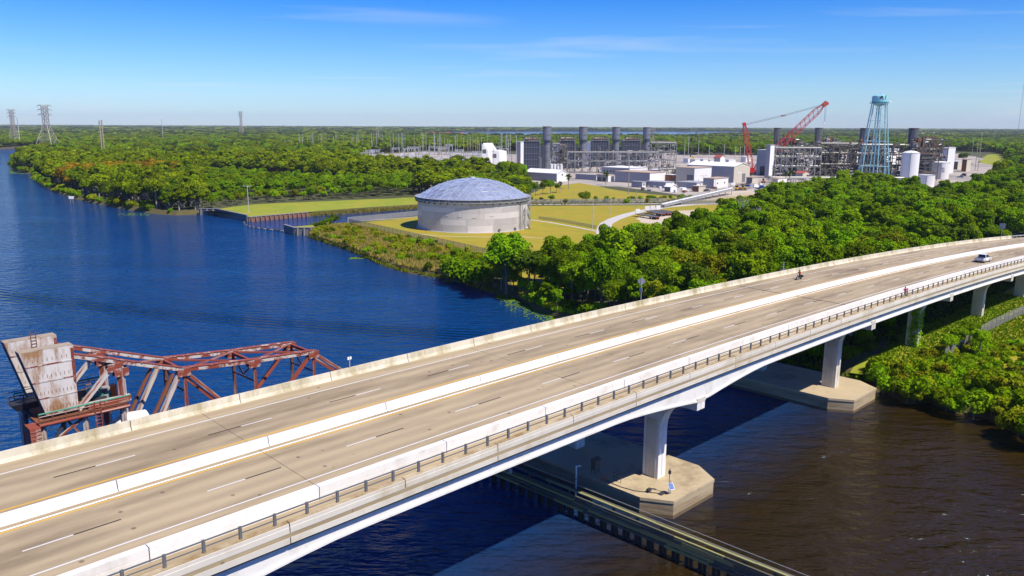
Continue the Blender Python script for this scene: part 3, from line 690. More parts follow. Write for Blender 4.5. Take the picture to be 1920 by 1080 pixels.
# machinery floor, walkways, columns
zf = zbot_ - .35; ta, tb = RPt(72, 790, 1.4)[0], RPt(240, 742, 1.4)[0]
tower = draw
boxp('machinery_floor', RL((ta + tb) / 2, TW / 2, zf - .25), (tb - ta, abs(TW) + 3.2, .3), RUSTB, draw, RZ(atan2(RA.y, RA.x)))
RR = RZ(atan2(RA.y, RA.x))
for w in (1.7, TW - 1.7):
    for z, m, r in ((zf + 1.05, GREENP, .09), (zf + .75, RUSTW, .05), (zf + .4, RUSTB, .05), (zf - .15, RUSTR, .16)):
        tubep('pipe_rail' if z > zf + 1 else 'rail', RL(ta, w, z), RL(tb, w, z), r, m, draw)
    for k in range(8):
        t = ta + (tb - ta) * k / 7; member('rail_post', RL(t, w, zf - .2), RL(t, w, zf + 1.1), .09, RUSTB)
for t in (ta + .4, (ta + tb) / 2, tb - .5):
    for w in (1.2, TW - 1.2):
        member('column', RL(t, w, -1), RL(t, w, zf - .3), .5, RUSTW)
member('knee_brace', RL(ta + .4, 1.2, zf - 2.8), RL((ta + tb) / 2, 1.2, zf - .4), .3, RUSTW); member('knee_brace', RL(ta + 2.8, 1.2, zf - .5), RL((ta + tb) / 2, 1.2, zf - 3.2), .3, RUSTB)
member('knee_brace', RL(ta + .4, 1.2, zf - 3.5), RL(ta + 2.5, 1.2, zf - .4), .3, DARKM)
boxp('louvre_panel', RL(ta - .5, 1.0, zf - 1.9), (1.0, 2.0, 3.4), RUSTR, draw, RR)
for k in range(8): boxp('louvre_slat', RL(ta - .5, 2.02, zf - 3.3 + k * .4), (1.0, .05, .2), RUSTR, draw, RR)
tl0 = RPt(182, 760, 1.75)[0]
ld = MB()
for sd_ in (-.3, .3): ld.bar(RL(tl0 + sd_, 1.95, zf - 4), RL(tl0 + sd_, 1.95, zf + 1.2), .08)
for k in range(13): ld.bar(RL(tl0 - .3, 1.95, zf - 3.9 + k * .38), RL(tl0 + .3, 1.95, zf - 3.9 + k * .38), .06)
ld.build('ladder', RUSTR, draw)
tm = RPt(190, 735)[0]
for i in range(9):
    t = tm + random.uniform(-1.0, 2.2); w = random.uniform(-4.5, -.8); hgt = random.uniform(.5, 1.2)
    mc = boxp('machine_casing', RL(t, w, zf + hgt / 2), (random.uniform(.6, 1.3), random.uniform(.5, 1.2), hgt), [GREENP, STEELD, GALV, DARKM][i % 4], draw, RZ(random.uniform(0, 1.5)))
tubep('motor', RL(tm + 1.9, -2.0, zf + .2), RL(tm + 1.9, -2.0, zf + 1.5), .35, ORANM, draw); tubep('gear_drum', RL(tm, -1.2, zf + .7), RL(tm, -3.5, zf + .7), .6, GREENP, draw, 14)
boxp('steel_girder', RL((tm + tb) / 2 - .5, .3, zf + .35), (tb - tm + 2.2, .6, .7), RUSTW, draw, RR)
member('handrail', RL(tm - 1.5, TW, zf + 1.9), RL(tb - 1, TW, zf + 1.9), .07, DARKM); member('handrail', RL(tm - 1.5, TW, zf + 1.4), RL(tb - 1, TW, zf + 1.4), .07, DARKM)
# dark curved lookout platform at the far corner, on its own post
tp0, zp0 = RPt(45, 755, -3.0)
lk = MB().hexa([RL(tp0 - .9, -3.6, zp0 - .6), RL(tp0 + 1.2, -3.6, zp0 - .6), RL(tp0 + 1.2, -2.4, zp0 - .6), RL(tp0 - .9, -2.4, zp0 - .6)], [RL(tp0 - 1.5, -4.0, zp0 + .2), RL(tp0 + 1.8, -4.0, zp0 + .2), RL(tp0 + 1.8, -2.0, zp0 + .2), RL(tp0 - 1.5, -2.0, zp0 + .2)]).build('lookout_platform', DARKM, draw)
for z in (.6, 1.1): barp('rail', RL(tp0 - 1.5, -2.0, zp0 + z), RL(tp0 + 1.8, -2.0, zp0 + z), .07, DARKM, lk); barp('rail', RL(tp0 - 1.5, -4, zp0 + z), RL(tp0 + 1.8, -4, zp0 + z), .07, DARKM, lk)
for t in (-1.5, -.2, 1.0, 1.8): barp('rail_post', RL(tp0 + t, -2, zp0 + .2), RL(tp0 + t, -2, zp0 + 1.15), .07, DARKM, lk)
member('platform_post', RL(tp0, -3, -1), RL(tp0, -3, zp0 - .6), .38, DARKM); member('platform_brace', RL(tp0, -3, zp0 - .7), RL(ta + .4, -1.0, zf - .6), .3, DARKM)
# concrete piers of the drawbridge
tw0, zw0 = RPt(245, 786, 1.0)
MB().hexa([RL(tw0 - 1.8, 2.6, -1), RL(tw0 + 2.6, 2.6, -1), RL(tw0 + 2.6, TW - 2, -1), RL(tw0 - 1.8, TW - 2, -1)], [RL(tw0 - 1.4, 2.2, zL - 1.2), RL(tw0 + 2.2, 2.2, zL - 1.2), RL(tw0 + 2.2, TW - 1.6, zL - 1.2), RL(tw0 - 1.4, TW - 1.6, zL - 1.2)]).build('pier', CONC, draw)
MB().hexa([RL(tw0 - 1.8, -.7, zw0 - .5), RL(tw0 + 2.2, -.7, zw0 - .5), RL(tw0 + 2.2, 1.2, zw0 - .5), RL(tw0 - 1.8, 1.2, zw0 - .5)], [RL(tw0 - .4, -.1, zw0 + .55), RL(tw0 + 2.0, -.1, zw0 + .35), RL(tw0 + 2.0, .4, zw0 + .35), RL(tw0 - .4, .4, zw0 + .55)]).build('hood', ROOFW, draw)
MB().hexa([RL(tE - 1.5, 2, -1), RL(tE + 3, 2, -1), RL(tE + 3, TW - 2, -1), RL(tE - 1.5, TW - 2, -1)], [RL(tE - 1.2, 1.6, zL - .8), RL(tE + 2.6, 1.6, zL - .8), RL(tE + 2.6, TW - 1.6, zL - .8), RL(tE - 1.2, TW - 1.6, zL - .8)]).build('pier', CONC, draw)

# ================================================================== TIMBER FENDER under the bridge
fa, fb = G(915, 883, 1.2), G(1452, 1108, 1.2)
fdir = (fb - fa); fdir.z = 0; FL = fdir.length; fdir.normalize(); fn = Vector((fdir.y, -fdir.x, 0))
if fn.y > 0: fn = -fn
FT = 3.2
fend = thing('timber_fender', 'long weathered timber fender wall on black piles beside the bridge footing', 'fender', (fa.x, fa.y, 0))
fstart = -24.0
k = 0; tt = fstart
while tt < FL + 14:
    p = fa + fdir * tt; p.z = 0
    tubep('pile', p + Vector((0, 0, -1.5)), p + Vector((0, 0, 1.7)), .2, PILE, fend)
    tubep('pile', p + fdir * .5 + Vector((0, 0, -1.5)), p + fdir * .5 + Vector((0, 0, 1.7)), .2, PILE, fend)
    if k % 2 == 0: barp('post', p - fn * .1 + Vector((0, 0, 1.2)), p - fn * .1 + Vector((0, 0, FT)), .3, TIMBER, fend)
    tt += 1.55; k += 1
for j, z in enumerate((1.35, 1.8, 2.25, 2.7)):
    tt = fstart
    while tt < FL + 13:
        ln = random.uniform(3.8, 6.2)
        a = fa + fdir * tt + fn * (.32 + random.uniform(-.02, .03)); b_ = fa + fdir * (tt + ln - .06) + fn * (.32 + random.uniform(-.02, .03)); a.z = b_.z = z + random.uniform(-.03, .03)
        barp('plank', a, b_, .2, TIMBER if random.random() < .7 else TIMBERY, fend, .27); tt += ln
tt = fstart
while tt < FL + 13:
    ln = random.uniform(4, 6)
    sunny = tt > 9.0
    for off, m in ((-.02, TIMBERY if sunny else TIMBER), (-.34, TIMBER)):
        a = fa + fdir * tt - fn * (-off - .05); b_ = fa + fdir * (tt + ln - .05) - fn * (-off - .05); a.z = b_.z = FT + random.uniform(-.02, .02)
        barp('cap_plank', a, b_, .28, m, fend, .14)
    tt += ln
for z in (FT + .5,):
    barp('cable_rail', fa + fdir * fstart - fn * .5 + Vector((0, 0, z - 1.2)), fa + fdir * (FL + 12) - fn * .5 + Vector((0, 0, z - 1.2)), .05, GALV, fend)
# lamp on the fender
lp = G(957, 886, FT)
nl = thing('navigation_lamp', 'slim grey lamp post standing on the timber fender before the bridge girder', 'lamp post', lp)
tubep('pole', lp, lp + Vector((0, 0, 5.4)), .075, GALV, nl); boxp('base_plate', lp + Vector((0, 0, .15)), (.45, .45, .3), GALV, nl)
barp('arm', lp + Vector((-.5, .2, 5.35)), lp + Vector((.1, 0, 5.4)), .09, GALV, nl); tubep('lamp_head', lp + Vector((-.5, .2, 5.1)), lp + Vector((-.5, .2, 5.45)), .16, DARKM, nl); boxp('control_box', lp + Vector((0, -.1, 2.6)), (.25, .2, .5), GALV, nl)

# ================================================================== things on the bridge footing
zF = 2.2
def onF(x, y): return G(x, y, zF)
p = onF(1116, 887)
cb = thing('equipment_cabinet', 'small dark cabinet with pitched lid on tall legs on the footing', 'cabinet', p, rz=0)
M_ = RZ(radians(45))
boxp('body', p + Vector((0, 0, 1.15)), (.85, .7, 1.2), STEELD, cb, M_)
MB().hexa([p + M_ @ Vector(v) for v in ((-.55, -.5, 1.76), (.55, -.5, 1.76), (.55, .5, 1.76), (-.55, .5, 1.76))], [p + M_ @ Vector(v) for v in ((-.5, -.06, 2.08), (.5, -.06, 2.08), (.5, .06, 2.08), (-.5, .06, 2.08))]).build('lid', STEELD, cb)
for a in (-.36, .36):
    for c_ in (-.28, .28): q_ = p + M_ @ Vector((a, c_, 0)); barp('leg', q_, q_ + Vector((0, 0, .6)), .07, DARKM, cb)
p = onF(1133, 901); n_f = BN * -1
al = thing('access_ladder', 'short orange ladder hanging down the side of the footing', 'ladder', p)
for sd_ in (-.25, .25):
    a = p + BN * 0 - BD * .12 + BN * sd_
    barp('rail', a + Vector((0, 0, -1.9)), a + Vector((0, 0, .9)), .07, ORANM, al)
for k in range(7): barp('rung', p - BD * .12 - BN * .25 + Vector((0, 0, -1.7 + k * .35)), p - BD * .12 + BN * .25 + Vector((0, 0, -1.7 + k * .35)), .05, ORANM, al)
p = onF(1150, 900)
hp_ = thing('hoop_rail', 'thin grey hoop railing by the ladder top on the footing', 'railing', p)
for z in (.5, 1.0): barp('bar', p + Vector((0, 0, z)), p + BN * 1.1 + Vector((0, 0, z)), .05, DARKM, hp_)
for kx in (0, .55, 1.1): barp('post', p + BN * kx, p + BN * kx + Vector((0, 0, 1.0)), .05, DARKM, hp_)
p = onF(1080, 903)
pg = thing('gauge_pipe', 'white upright pipe with side arm fixed to the footing edge', 'pipe', p)
tubep('pipe', p + Vector((0, 0, -1.8)), p + Vector((0, 0, 2.0)), .1, WHITEM, pg); barp('arm', p + Vector((0, 0, 1.95)), p + Vector((.55, .1, 1.95)), .12, WHITEM, pg); tubep('collar', p + Vector((0, 0, .2)), p + Vector((0, 0, .5)), .15, GALV, pg)
p = onF(1254, 926)
sl = thing('solar_light', 'dark lantern on a pole with a small solar panel on the footing', 'lamp post', p)
tubep('pole', p, p + Vector((0, 0, 2.5)), .055, GALV, sl); tubep('lantern', p + Vector((0, 0, 2.5)), p + Vector((0, 0, 2.85)), .17, DARKM, sl)
tubep('finial', p + Vector((0, 0, 2.85)), p + Vector((0, 0, 3.15)), .04, DARKM, sl); tubep('pole', p + Vector((.2, .1, 0)), p + Vector((.2, .1, 1.6)), .04, GALV, sl)
pn = boxp('solar_panel', p + Vector((.2, -.15, 1.0)), (.6, .05, .7), BLUEM, sl, RZ(.4) @ Matrix.Rotation(radians(-40), 3, 'X')); boxp('panel_frame', p + Vector((.2, -.13, .985)), (.7, .04, .8), WHITEM, sl, RZ(.4) @ Matrix.Rotation(radians(-40), 3, 'X'))
p = onF(1217, 923)
vb = thing('valve_box', 'low dark box on short legs joined to a cable on the footing', 'box', p)
boxp('box', p + Vector((0, 0, .35)), (.6, .4, .2), DARKM, vb, M_); barp('leg', p + Vector((-.2, 0, 0)), p + Vector((-.2, 0, .3)), .06, DARKM, vb); barp('leg', p + Vector((.2, 0, 0)), p + Vector((.2, 0, .3)), .06, DARKM, vb)
p = onF(1241, 926)
boxp('tray', p + Vector((0, 0, .06)), (.9, .5, .12), DARKM, vb, M_)
mbc = MB(); cp = [onF(x, y) + Vector((0, 0, .06)) for x, y in ((1133, 899), (1145, 906), (1165, 914), (1190, 921), (1217, 924), (1241, 926), (1252, 927))]
for a, b_ in zip(cp, cp[1:]): mbc.tube(a, b_, .045, n=6)
mbc.alone('power_cable', CABLE, 'thin dark cable lying across the footing to the solar lamp', 'cable', cp[0])
p = onF(1240, 890)
jb = MB().box(p + Vector((0, 0, .25)), (.4, .4, .5)); jb.box(p + Vector((0, 0, .53)), (.46, .46, .06)); jb.alone('junction_box', YELM, 'small tan box at the foot of the bridge column', 'box', p)

# ================================================================== SEAWALLS, BOOM, RIVER SIGN
def seawall(label, pts, m, ztop, piles=0, wide=.5, pm=None):
    root = thing('seawall', label, 'seawall', pts[0])
    for a, b_ in zip(pts, pts[1:]):
        a = Vector((a.x, a.y, 0)); b_ = Vector((b_.x, b_.y, 0)); n = max(1, int((b_ - a).length / 5.2))
        for k in range(n):
            p, q = a.lerp(b_, k / n), a.lerp(b_, (k + 1) / n); dd = (q - p).normalized() * .03
            barp('wall_panel', p + dd + Vector((0, 0, ztop / 2 - 1)), q - dd + Vector((0, 0, ztop / 2 - 1)), wide, m, root, ztop + 2)
        barp('cap', a + Vector((0, 0, ztop + .13)), b_ + Vector((0, 0, ztop + .13)), wide + .5, SHEETC, root, .26)
        if piles:
            L = (b_ - a).length; n = int(L / piles); d = (b_ - a).normalized(); nn = Vector((d.y, -d.x, 0))
            if nn.y > 0: nn = -nn
            for k in range(n):
                p = a.lerp(b_, (k + .5) / n) + nn * .55
                c = tubep('batter_pile', p + nn * .7 + Vector((0, 0, -1)), p + Vector((0, 0, ztop - .1)), .42, pm or PILEG, root, 8)
    return root
z0 = lambda x, y: G(x, y, 0)
seawall('short grey seawall with five sloping piles below the cypress woods', [z0(373, 402.5), z0(407, 403.2)], SHEET, 3.0, 2.6)
seawall('smooth dark grey seawall slanting towards the viewer at the canal mouth', [z0(407, 403.2), z0(464, 416)], SHEET, 3.0)
seawall('low rust brown seawall with many piles along the canal', [z0(466, 416), z0(578, 406)], SHEETR, 2.1, 2.4, pm=SHEETR)
seawall('dark blunt seawall end on the near side of the canal mouth', [z0(533.5, 435), z0(552.5, 441)], SHEET, 3.0)
seawall('short seawall with round grey piles beside the shrubby bank', [z0(553, 441), z0(590, 441)], SHEET, 3.0, 2.3)
sheet('backfill', [z0(534.5, 434.4), z0(552.5, 440), z0(590, 440.3), G(590, 421.5, 2.5), G(556, 424.5, 2.5), G(546, 425.2, 2.5)], 2.5, LAWNG)
bo = thing('floating_boom', 'curved line of small dark floats strung across the canal mouth', 'boom', z0(458, 420))
bpts = [z0(x, y) for x, y in ((464, 415), (458, 416.5), (457, 420), (464, 424), (478, 427.5), (500, 430.5), (520, 432.5), (534, 434))]
for a, b_ in zip(bpts, bpts[1:]):
    L = (b_ - a).length; n = max(1, int(L / 1.9))
    for k in range(n):
        p, q = a.lerp(b_, k / n), a.lerp(b_, (k + .72) / n); tubep('float', p + Vector((0, 0, .12)), q + Vector((0, 0, .12)), .33, SHEETC if k % 2 else DARKM, bo, 8)
p = z0(135, 381)
sg = thing('channel_sign', 'white square sign on two posts standing in the river by the woods', 'sign', p)
for kx in (-.7, .7): tubep('post', p + Vector((kx, 0, -1)), p + Vector((kx, 0, 3.3)), .13, WOODP, sg)
boxp('board', p + Vector((0, -.16, 3.2)), (2.9, .1, 1.5), WHITEM, sg); boxp('crosspiece', p + Vector((0, 0, 1.9)), (1.6, .12, .2), WOODP, sg)
def pole(name, x, yb, yt, r, m, label, cat='pole', group=None, head=None, z=LAND, lean=0):
    b0 = G(x, yb, z); D = b0.y; t = W(x + lean, yt, D); tp = Vector((b0.x + (t.x - b0.x) * (1 if lean else 0), b0.y, t.z))
    root = thing(name, label, cat, b0, group)
    tubep('shaft', b0 - Vector((0, 0, .3)), tp, r, m, root, 8)
    boxp('base', b0 + Vector((0, 0, .1)), (r * 3.2, r * 3.2, .4), CONC, root)
    if head == 'T':
        barp('crossarm', tp + Vector((-1.8, 0, -.3)), tp + Vector((1.8, 0, -.3)), .22, m, root); 
        for s_ in (-1.6, 1.6): boxp('lamp', tp + Vector((s_, -.1, -.1)), (.8, .5, .3), GALV, root)
    elif head == 'L':
        barp('arm', tp, tp + Vector((-1.6, -.3, .25)), .14, m, root); boxp('lamp', tp + Vector((-1.9, -.3, .25)), (.9, .4, .2), GALV, root)
    elif head == 'I':
        for dz in (-.6, -2.0): 
            for s_ in (-1, 1): barp('insulator', tp + Vector((0, 0, dz)), tp + Vector((s_ * 1.1, 0, dz + .3)), .16, GALV, root)
    else: tubep('cap', tp, tp + Vector((0, 0, .15)), r * 1.2, m, root, 8)
    return root
pole('light_pole', 466.5, 398, 348, .16, POLEG, 'tall grey light pole with a crossbar on the lawn above the seawall', 'light pole', head='T')

# ================================================================== DOMED STORAGE TANK
tf = G(887, 437.3, LAND); rr_ = 103.3 / FPX * 0.997; TR = tf.y * rr_ / (1 - rr_) ; TCx = W(887, 437, tf.y + TR).x; TC = Vector((TCx, tf.y + TR, LAND))
TH = (CAMH - LAND) * 57.5 / 202.0
tank = thing('storage_tank', 'huge round grey steel storage tank under a blue glinting aluminium dome', 'tank', TC)
courses = [2.45, 2.15, 2.2, 1.75, 1.7]; courses = [c * (TH - .35) / sum(courses) for c in courses]
z = LAND + .15
for j, hgt in enumerate(courses):
    npl = [14, 13, 14, 15, 15][j]; a0 = [0.18, .3, .02, .27, .11][j]
    for i in range(npl):
        mb = MB(); s0_, s1_ = a0 + 2 * pi * i / npl + .0012, a0 + 2 * pi * (i + 1) / npl - .0012; ss = []
        for k in range(9):
            a = s0_ + (s1_ - s0_) * k / 8; ro = TR + [.03, .0, .02, -.01, 0.01][j]
            c_, s_ = cos(a), sin(a)
            ss.append([TC + Vector((c_ * ro, s_ * ro, z - LAND + .015)), TC + Vector((c_ * ro, s_ * ro, z - LAND + hgt - .015)), TC + Vector((c_ * (ro - .15), s_ * (ro - .15), z - LAND + hgt - .015)), TC + Vector((c_ * (ro - .15), s_ * (ro - .15), z - LAND + .015))])
        mb.sweep(ss).build('shell_plate', TANKP, tank, smooth=True)
    z += hgt
MB().lathe(TC, [(TR - .25, 0.1), (TR - .25, TH - .2)], 72).build('inner_shell', STEELD, tank)
MB().lathe(TC, [(TR + .7, 0), (TR + .7, .14), (TR + .1, .16), (TR - .2, .16)], 72).build('ring_footing', ROADC, tank)
MB().lathe(TC, [(TR + .02, TH - .25), (TR + 1.15, TH - .15), (TR + 1.15, TH + .05), (TR - .3, TH + .1)], 72).build('wind_girder', GALV, tank)
er = MB().lathe(TC, [(TR + 1.08, TH + 1.0), (TR + 1.15, TH + 1.0), (TR + 1.15, TH + 1.08), (TR + 1.08, TH + 1.08)], 72).build('eave_rail', GALV, tank)
MB().lathe(TC, [(TR + 1.09, TH + .52), (TR + 1.14, TH + .52), (TR + 1.14, TH + .57), (TR + 1.09, TH + .57)], 72).build('mid_rail', GALV, er)
for i in range(72):
    a = 2 * pi * i / 72; p = TC + Vector((cos(a) * (TR + 1.12), sin(a) * (TR + 1.12), TH))
    if -2.9 < (a if a < pi else a - 2 * pi) < -.9 and i % 2: continue
    inst('post', ubox(GALV), er, p + Vector((0, 0, .5)), RZ(a), (.09, .09, 1.05))
for i in range(48):
    a = 2 * pi * i / 48; p = TC + Vector((cos(a) * (TR + .5), sin(a) * (TR + .5), TH - .55)); inst('bracket', ubox(STEELD), tank, p, RZ(a), (.9, .12, .55))
# geodesic dome, seven rings of triangular panels
RISE = 8.15; RB = TR + .75; Rs = (RB * RB + RISE * RISE) / (2 * RISE); phm = math.asin(RB / Rs)
def dome(r, a, lift=0.0):
    ph = phm * r; R_ = Rs + lift; return TC + Vector((R_ * sin(ph) * cos(a), R_ * sin(ph) * sin(a), TH + .12 + R_ * cos(ph) - Rs * cos(phm)))
NRG = 7; rings = [[dome(0, 0)]]; ringa = [[0]]
for r in range(1, NRG + 1):
    n = 6 * r; ringa.append([2 * pi * k / n + .12 for k in range(n)])
edges = []; tri = []
for r in range(1, NRG + 1):
    for sct in range(6):
        for k in range(r):
            i0 = (r, (sct * r + k) % (6 * r)); i1 = (r, (sct * r + k + 1) % (6 * r)); i2 = (r - 1, (sct * (r - 1) + k) % max(1, 6 * (r - 1)))
            tri.append((i0, i1, i2)); edges += [(i0, i1), (i1, i2), (i2, i0)]
            if k < r - 1:
                i3 = (r - 1, (sct * (r - 1) + k + 1) % max(1, 6 * (r - 1))); tri.append((i1, i3, i2)); edges += [(i1, i3)]
def nd(i, lift=0.0): return dome(i[0] / NRG, ringa[i[0]][i[1]], lift)
for a, b_, c_ in tri:
    A, B, C_ = nd(a), nd(b_), nd(c_); ce = (A + B + C_) / 3
    k_ = .965; q3 = [ce + (P_ - ce) * k_ for P_ in (A, B, C_)]; nrm = (q3[1] - q3[0]).cross(q3[2] - q3[0]).normalized()
    if nrm.z < 0: nrm = -nrm; q3 = q3[::-1]
    tilt = Vector((random.uniform(-.03, .03), random.uniform(-.03, .03), 0))
    topq = [p + nrm * .06 + Vector((0, 0, (p - ce).dot(tilt))) for p in q3]
    MB().hexa([p - nrm * .12 for p in q3], topq).build('panel', DOMEP, tank)
mbx = MB(); seen = set()
for a, b_ in edges:
    kx = tuple(sorted((a, b_)))
    if kx in seen: continue
    seen.add(kx); mbx.bar(nd(a, .06), nd(b_, .06), .13, .12)
for r in range(NRG + 1):
    for k in range(max(1, 6 * r)): p = nd((r, k), .08); mbx.lathe(p, [(.32, 0), (.30, .08), (.1, .12)], 8)
mbx.build('dome_strut', DOMES, tank, kind='stuff')
MB().lathe(dome(0, 0), [(1.1, 0), (1.1, .35), (.9, .5), (.1, .62)], 16).build('vent', DOMES, tank)
# stair, pipes and valves at the right edge
ad = atan2(-0.52, 0.86)
for k, da in enumerate((-.035, 0.0, .04)):
    a = ad + da; o = Vector((cos(a), sin(a), 0)); base = TC + o * (TR + .55)
    tubep('riser_pipe', base, base + Vector((0, 0, TH - .3)), .16 if k != 1 else .1, GALV if k else STEELD, tank)
a = ad + .14; o = Vector((cos(a), sin(a), 0)); tg_ = Vector((-o.y, o.x, 0)); st0 = TC + o * (TR + 2.0)
for sx in (-.9, .9):
    for sy in (-.8, .8): barp('stair_post', st0 + tg_ * sx + o * sy, st0 + tg_ * sx + o * sy + Vector((0, 0, TH + .9)), .12, GALV, tank)
for k in range(6):
    zz = TH * k / 6; sg_ = 1 if k % 2 else -1
    barp('stair_flight', st0 - tg_ * .9 * sg_ + o * .3 + Vector((0, 0, zz)), st0 + tg_ * .9 * sg_ + o * .3 + Vector((0, 0, zz + TH / 6)), .7, GALV, tank, .1)
    barp('stair_rail', st0 - tg_ * .9 * sg_ + o * .7 + Vector((0, 0, zz + .9)), st0 + tg_ * .9 * sg_ + o * .7 + Vector((0, 0, zz + TH / 6 + .9)), .07, GALV, tank)
for aa in (-1.33 + .27, -1.33 + .62):
    o = Vector((cos(aa), sin(aa), 0)); p = TC + o * (TR + .2) + Vector((0, 0, .9))
    tubep('manhole', p, p + o * .35, .5, STEELD, tank, 14); tubep('nozzle', p - Vector((0, 0, .3)), p + o * .9 - Vector((0, 0, .3)), .18, GALV, tank)
for aa in (-2.0, -1.75, -1.5, -1.2): 
    o = Vector((cos(aa), sin(aa), 0)); tg_ = Vector((-o.y, o.x, 0)); p = TC + o * (TR + .06) + Vector((0, 0, 6.1 + .3 * sin(aa * 9)))
    barp('stain_plate', p - tg_ * .9, p + tg_ * .9, .04, STEELD, tank, .08)

# ================================================================== POWER PLANT
def Hz(y, D): return CAMH + ray(960, y).z / ray(960, y).y * D      # height seen at picture row y at distance D
def stack(x, ytop, ybase, wpx, m, md, label, split=.68):
    b0 = G(x, ybase, LAND); D = b0.y; r = wpx / 2 / FPX * D; zt = W(x, ytop, D).z
    root = thing('exhaust_stack', label, 'chimney', b0, 'exhaust stacks of the power plant')
    H = zt - LAND; zs = LAND + H * split
    MB().lathe((b0.x, b0.y, 0), [(r * .92, LAND - .2), (r * .92, zs)], 28).build('shaft', m, root, smooth=True)
    MB().lathe((b0.x, b0.y, 0), [(r * .93, zs), (r * 1.06, zs + .6), (r * 1.06, zt - .5)], 28).build('upper_shaft', md, root, smooth=True)
    MB().lathe((b0.x, b0.y, 0), [(r * 1.06, zt - .5), (r * 1.12, zt - .45), (r * 1.12, zt), (r * .98, zt)], 28).build('rim', RUSTB, root)
    MB().lathe((b0.x, b0.y, 0), [(r * .97, zt + .01), (r * .5, zt + .02)], 28).build('flue_opening', JOINT, root)
    for f in (.22, .42, .6): MB().lathe((b0.x, b0.y, 0), [(r * .94, LAND + H * f), (r * .98, LAND + H * f), (r * .98, LAND + H * f + .35), (r * .94, LAND + H * f + .35)], 28).build('band', md, root)
    dr = MB(); dr.lathe((b0.x, b0.y, 0), [(r * 1.1, zs), (r * 1.35, zs), (r * 1.35, zs + .15), (r * 1.1, zs + .15)], 28)
    dr.build('platform', STEELF, root)
    for sx in (.25, .6): boxp('port', (b0.x + r * 1.04 * sx, b0.y - r * 1.04 * sqrt(1 - sx * sx), zs + H * .12), (.7, .5, 1.0), DARKM, root)
    ld = MB(); pl = Vector((b0.x - r * .7, b0.y - r * .8, LAND)); ld.bar(pl, pl + Vector((0, 0, H * .95)), .35, .2); ld.build('ladder', STEELF, root)
    return root
stack(1024.5, 237, 318, 14.5, STACKM, STACKM, 'tallest nearest blue grey exhaust stack beside the large dark boiler')
stack(1092, 237.5, 315, 14, STACKM, STACKM, 'second blue grey exhaust stack of the left row')
stack(1153.5, 238, 312, 13.3, STACKM, STACKM, 'third blue grey exhaust stack of the left row')
stack(1210.5, 238.5, 309, 12.8, STACKM, STACKM, 'rightmost exhaust stack of the left row by the high steel rack')
stack(1453.5, 239.5, 311, 12.3, STACKO, STACKO, 'dark olive exhaust stack left of the crane boom')
stack(1530, 239.5, 313, 12.8, STACKO, STACKO, 'dark olive exhaust stack right of the crane boom')
stack(1614, 240, 322, 14.6, STACKO, STACKD, 'dark exhaust stack just left of the water tower')
stack(1704.5, 240, 330, 15.6, STACKO, STACKD, 'dark exhaust stack behind the tall white cylinder tank')

def boiler(x0, x1, ytop, yclut, ybase, label, depth=26):
    b0 = G((x0 + x1) / 2, ybase, LAND); D = b0.y; hw = (x1 - x0) / 2 / FPX * D; zt = W(x0, ytop, D).z; zc = W(x0, yclut, D).z
    root = thing('boiler_unit', label, 'boiler', b0, 'dark boiler units of the power plant')
    def bx(nm, x, y, z, sx, sy, sz, m): return boxp(nm, (b0.x + x, b0.y + y, z), (sx, sy, sz), m, root)
    n = 6
    for k in range(n): bx('casing_panel', -hw + (k + .5) * 2 * hw / n, depth / 2, (LAND + zt) / 2, 2 * hw / n - .25, depth, zt - LAND, BOILER)
    for k in range(n + 1): bx('buckstay', -hw + k * 2 * hw / n, -.15, (LAND + zt) / 2, .3, .4, zt - LAND, STACKM)
    for f in (.2, .4, .6, .8): bx('girt', 0, -.2, LAND + (zt - LAND) * f, 2 * hw, .35, .35, STACKM)
    bx('roof_deck', 0, depth / 2, zt + .2, 2 * hw + 1.5, depth + 1.5, .4, STEELF)
    sd = hw + 1.6; h_ = zt - LAND
    bx('side_duct', hw * 1.25, 7, LAND + h_ * .42, hw * .5, 10, h_ * .84, BOILER)
    for kx in (0, 1.2): bx('ladder_rail', hw * .93 + kx, -.6, (LAND + zt) / 2, .25, .25, zt - LAND, STEELF)
    lad = MB()
    for k in range(int(h_ / 1.4)): lad.box((b0.x + hw * .93 + .6, b0.y - .6, LAND + k * 1.4 + .5), (1.4, .5, .3))
    lad.build('ladder_cage', STEELF, root)
    cl = MB()                                        # drums, valves, silencers and pipes crowded on the roof
    for k in range(46):
        x = random.uniform(-hw, hw * 1.1); y = random.uniform(0, 12); hh = random.uniform(.3, 1) ** 1.4 * (zc - zt)
        p = Vector((b0.x + x, b0.y + y, zt))
        if k % 3 == 0: cl.tube(p, p + Vector((0, 0, hh)), random.uniform(.2, .5), n=6)
        elif k % 3 == 1: q = p + Vector((0, 0, hh * .6)); cl.tube(q, q + Vector((random.uniform(-4, 4), random.uniform(-2, 2), random.uniform(-.5, .5))), random.uniform(.2, .6), n=6)
        else: cl.box(p + Vector((0, 0, hh * .4)), (random.uniform(.6, 2.2), random.uniform(.6, 2), hh * .8))
    cl.build('roof_pipework', STEELD, root, kind='stuff')
    for k in range(3): tubep('steam_drum', (b0.x - hw * .8 + k * 3.2, b0.y + 3 + k * 2, zt + 2.2), (b0.x - hw * .8 + k * 3.2 + 5, b0.y + 3 + k * 2, zt + 2.2), 1.0, RUSTW, root)
    for f in (-.95, -.3, .4, .95): barp('rail_post', (b0.x + hw * f, b0.y - .4, zt), (b0.x + hw * f, b0.y - .4, zt + 2.6), .25, STEELF, root)
    barp('handrail', (b0.x - hw, b0.y - .4, zt + 2.4), (b0.x + hw, b0.y - .4, zt + 2.4), .2, STEELF, root)
    return root
boiler(982, 1011, 265, 253, 322, 'largest nearest dark blue boiler block at the left end of the row')
boiler(1049, 1077, 264, 253, 316, 'second dark boiler block with a rusty duct, left of the second stack')
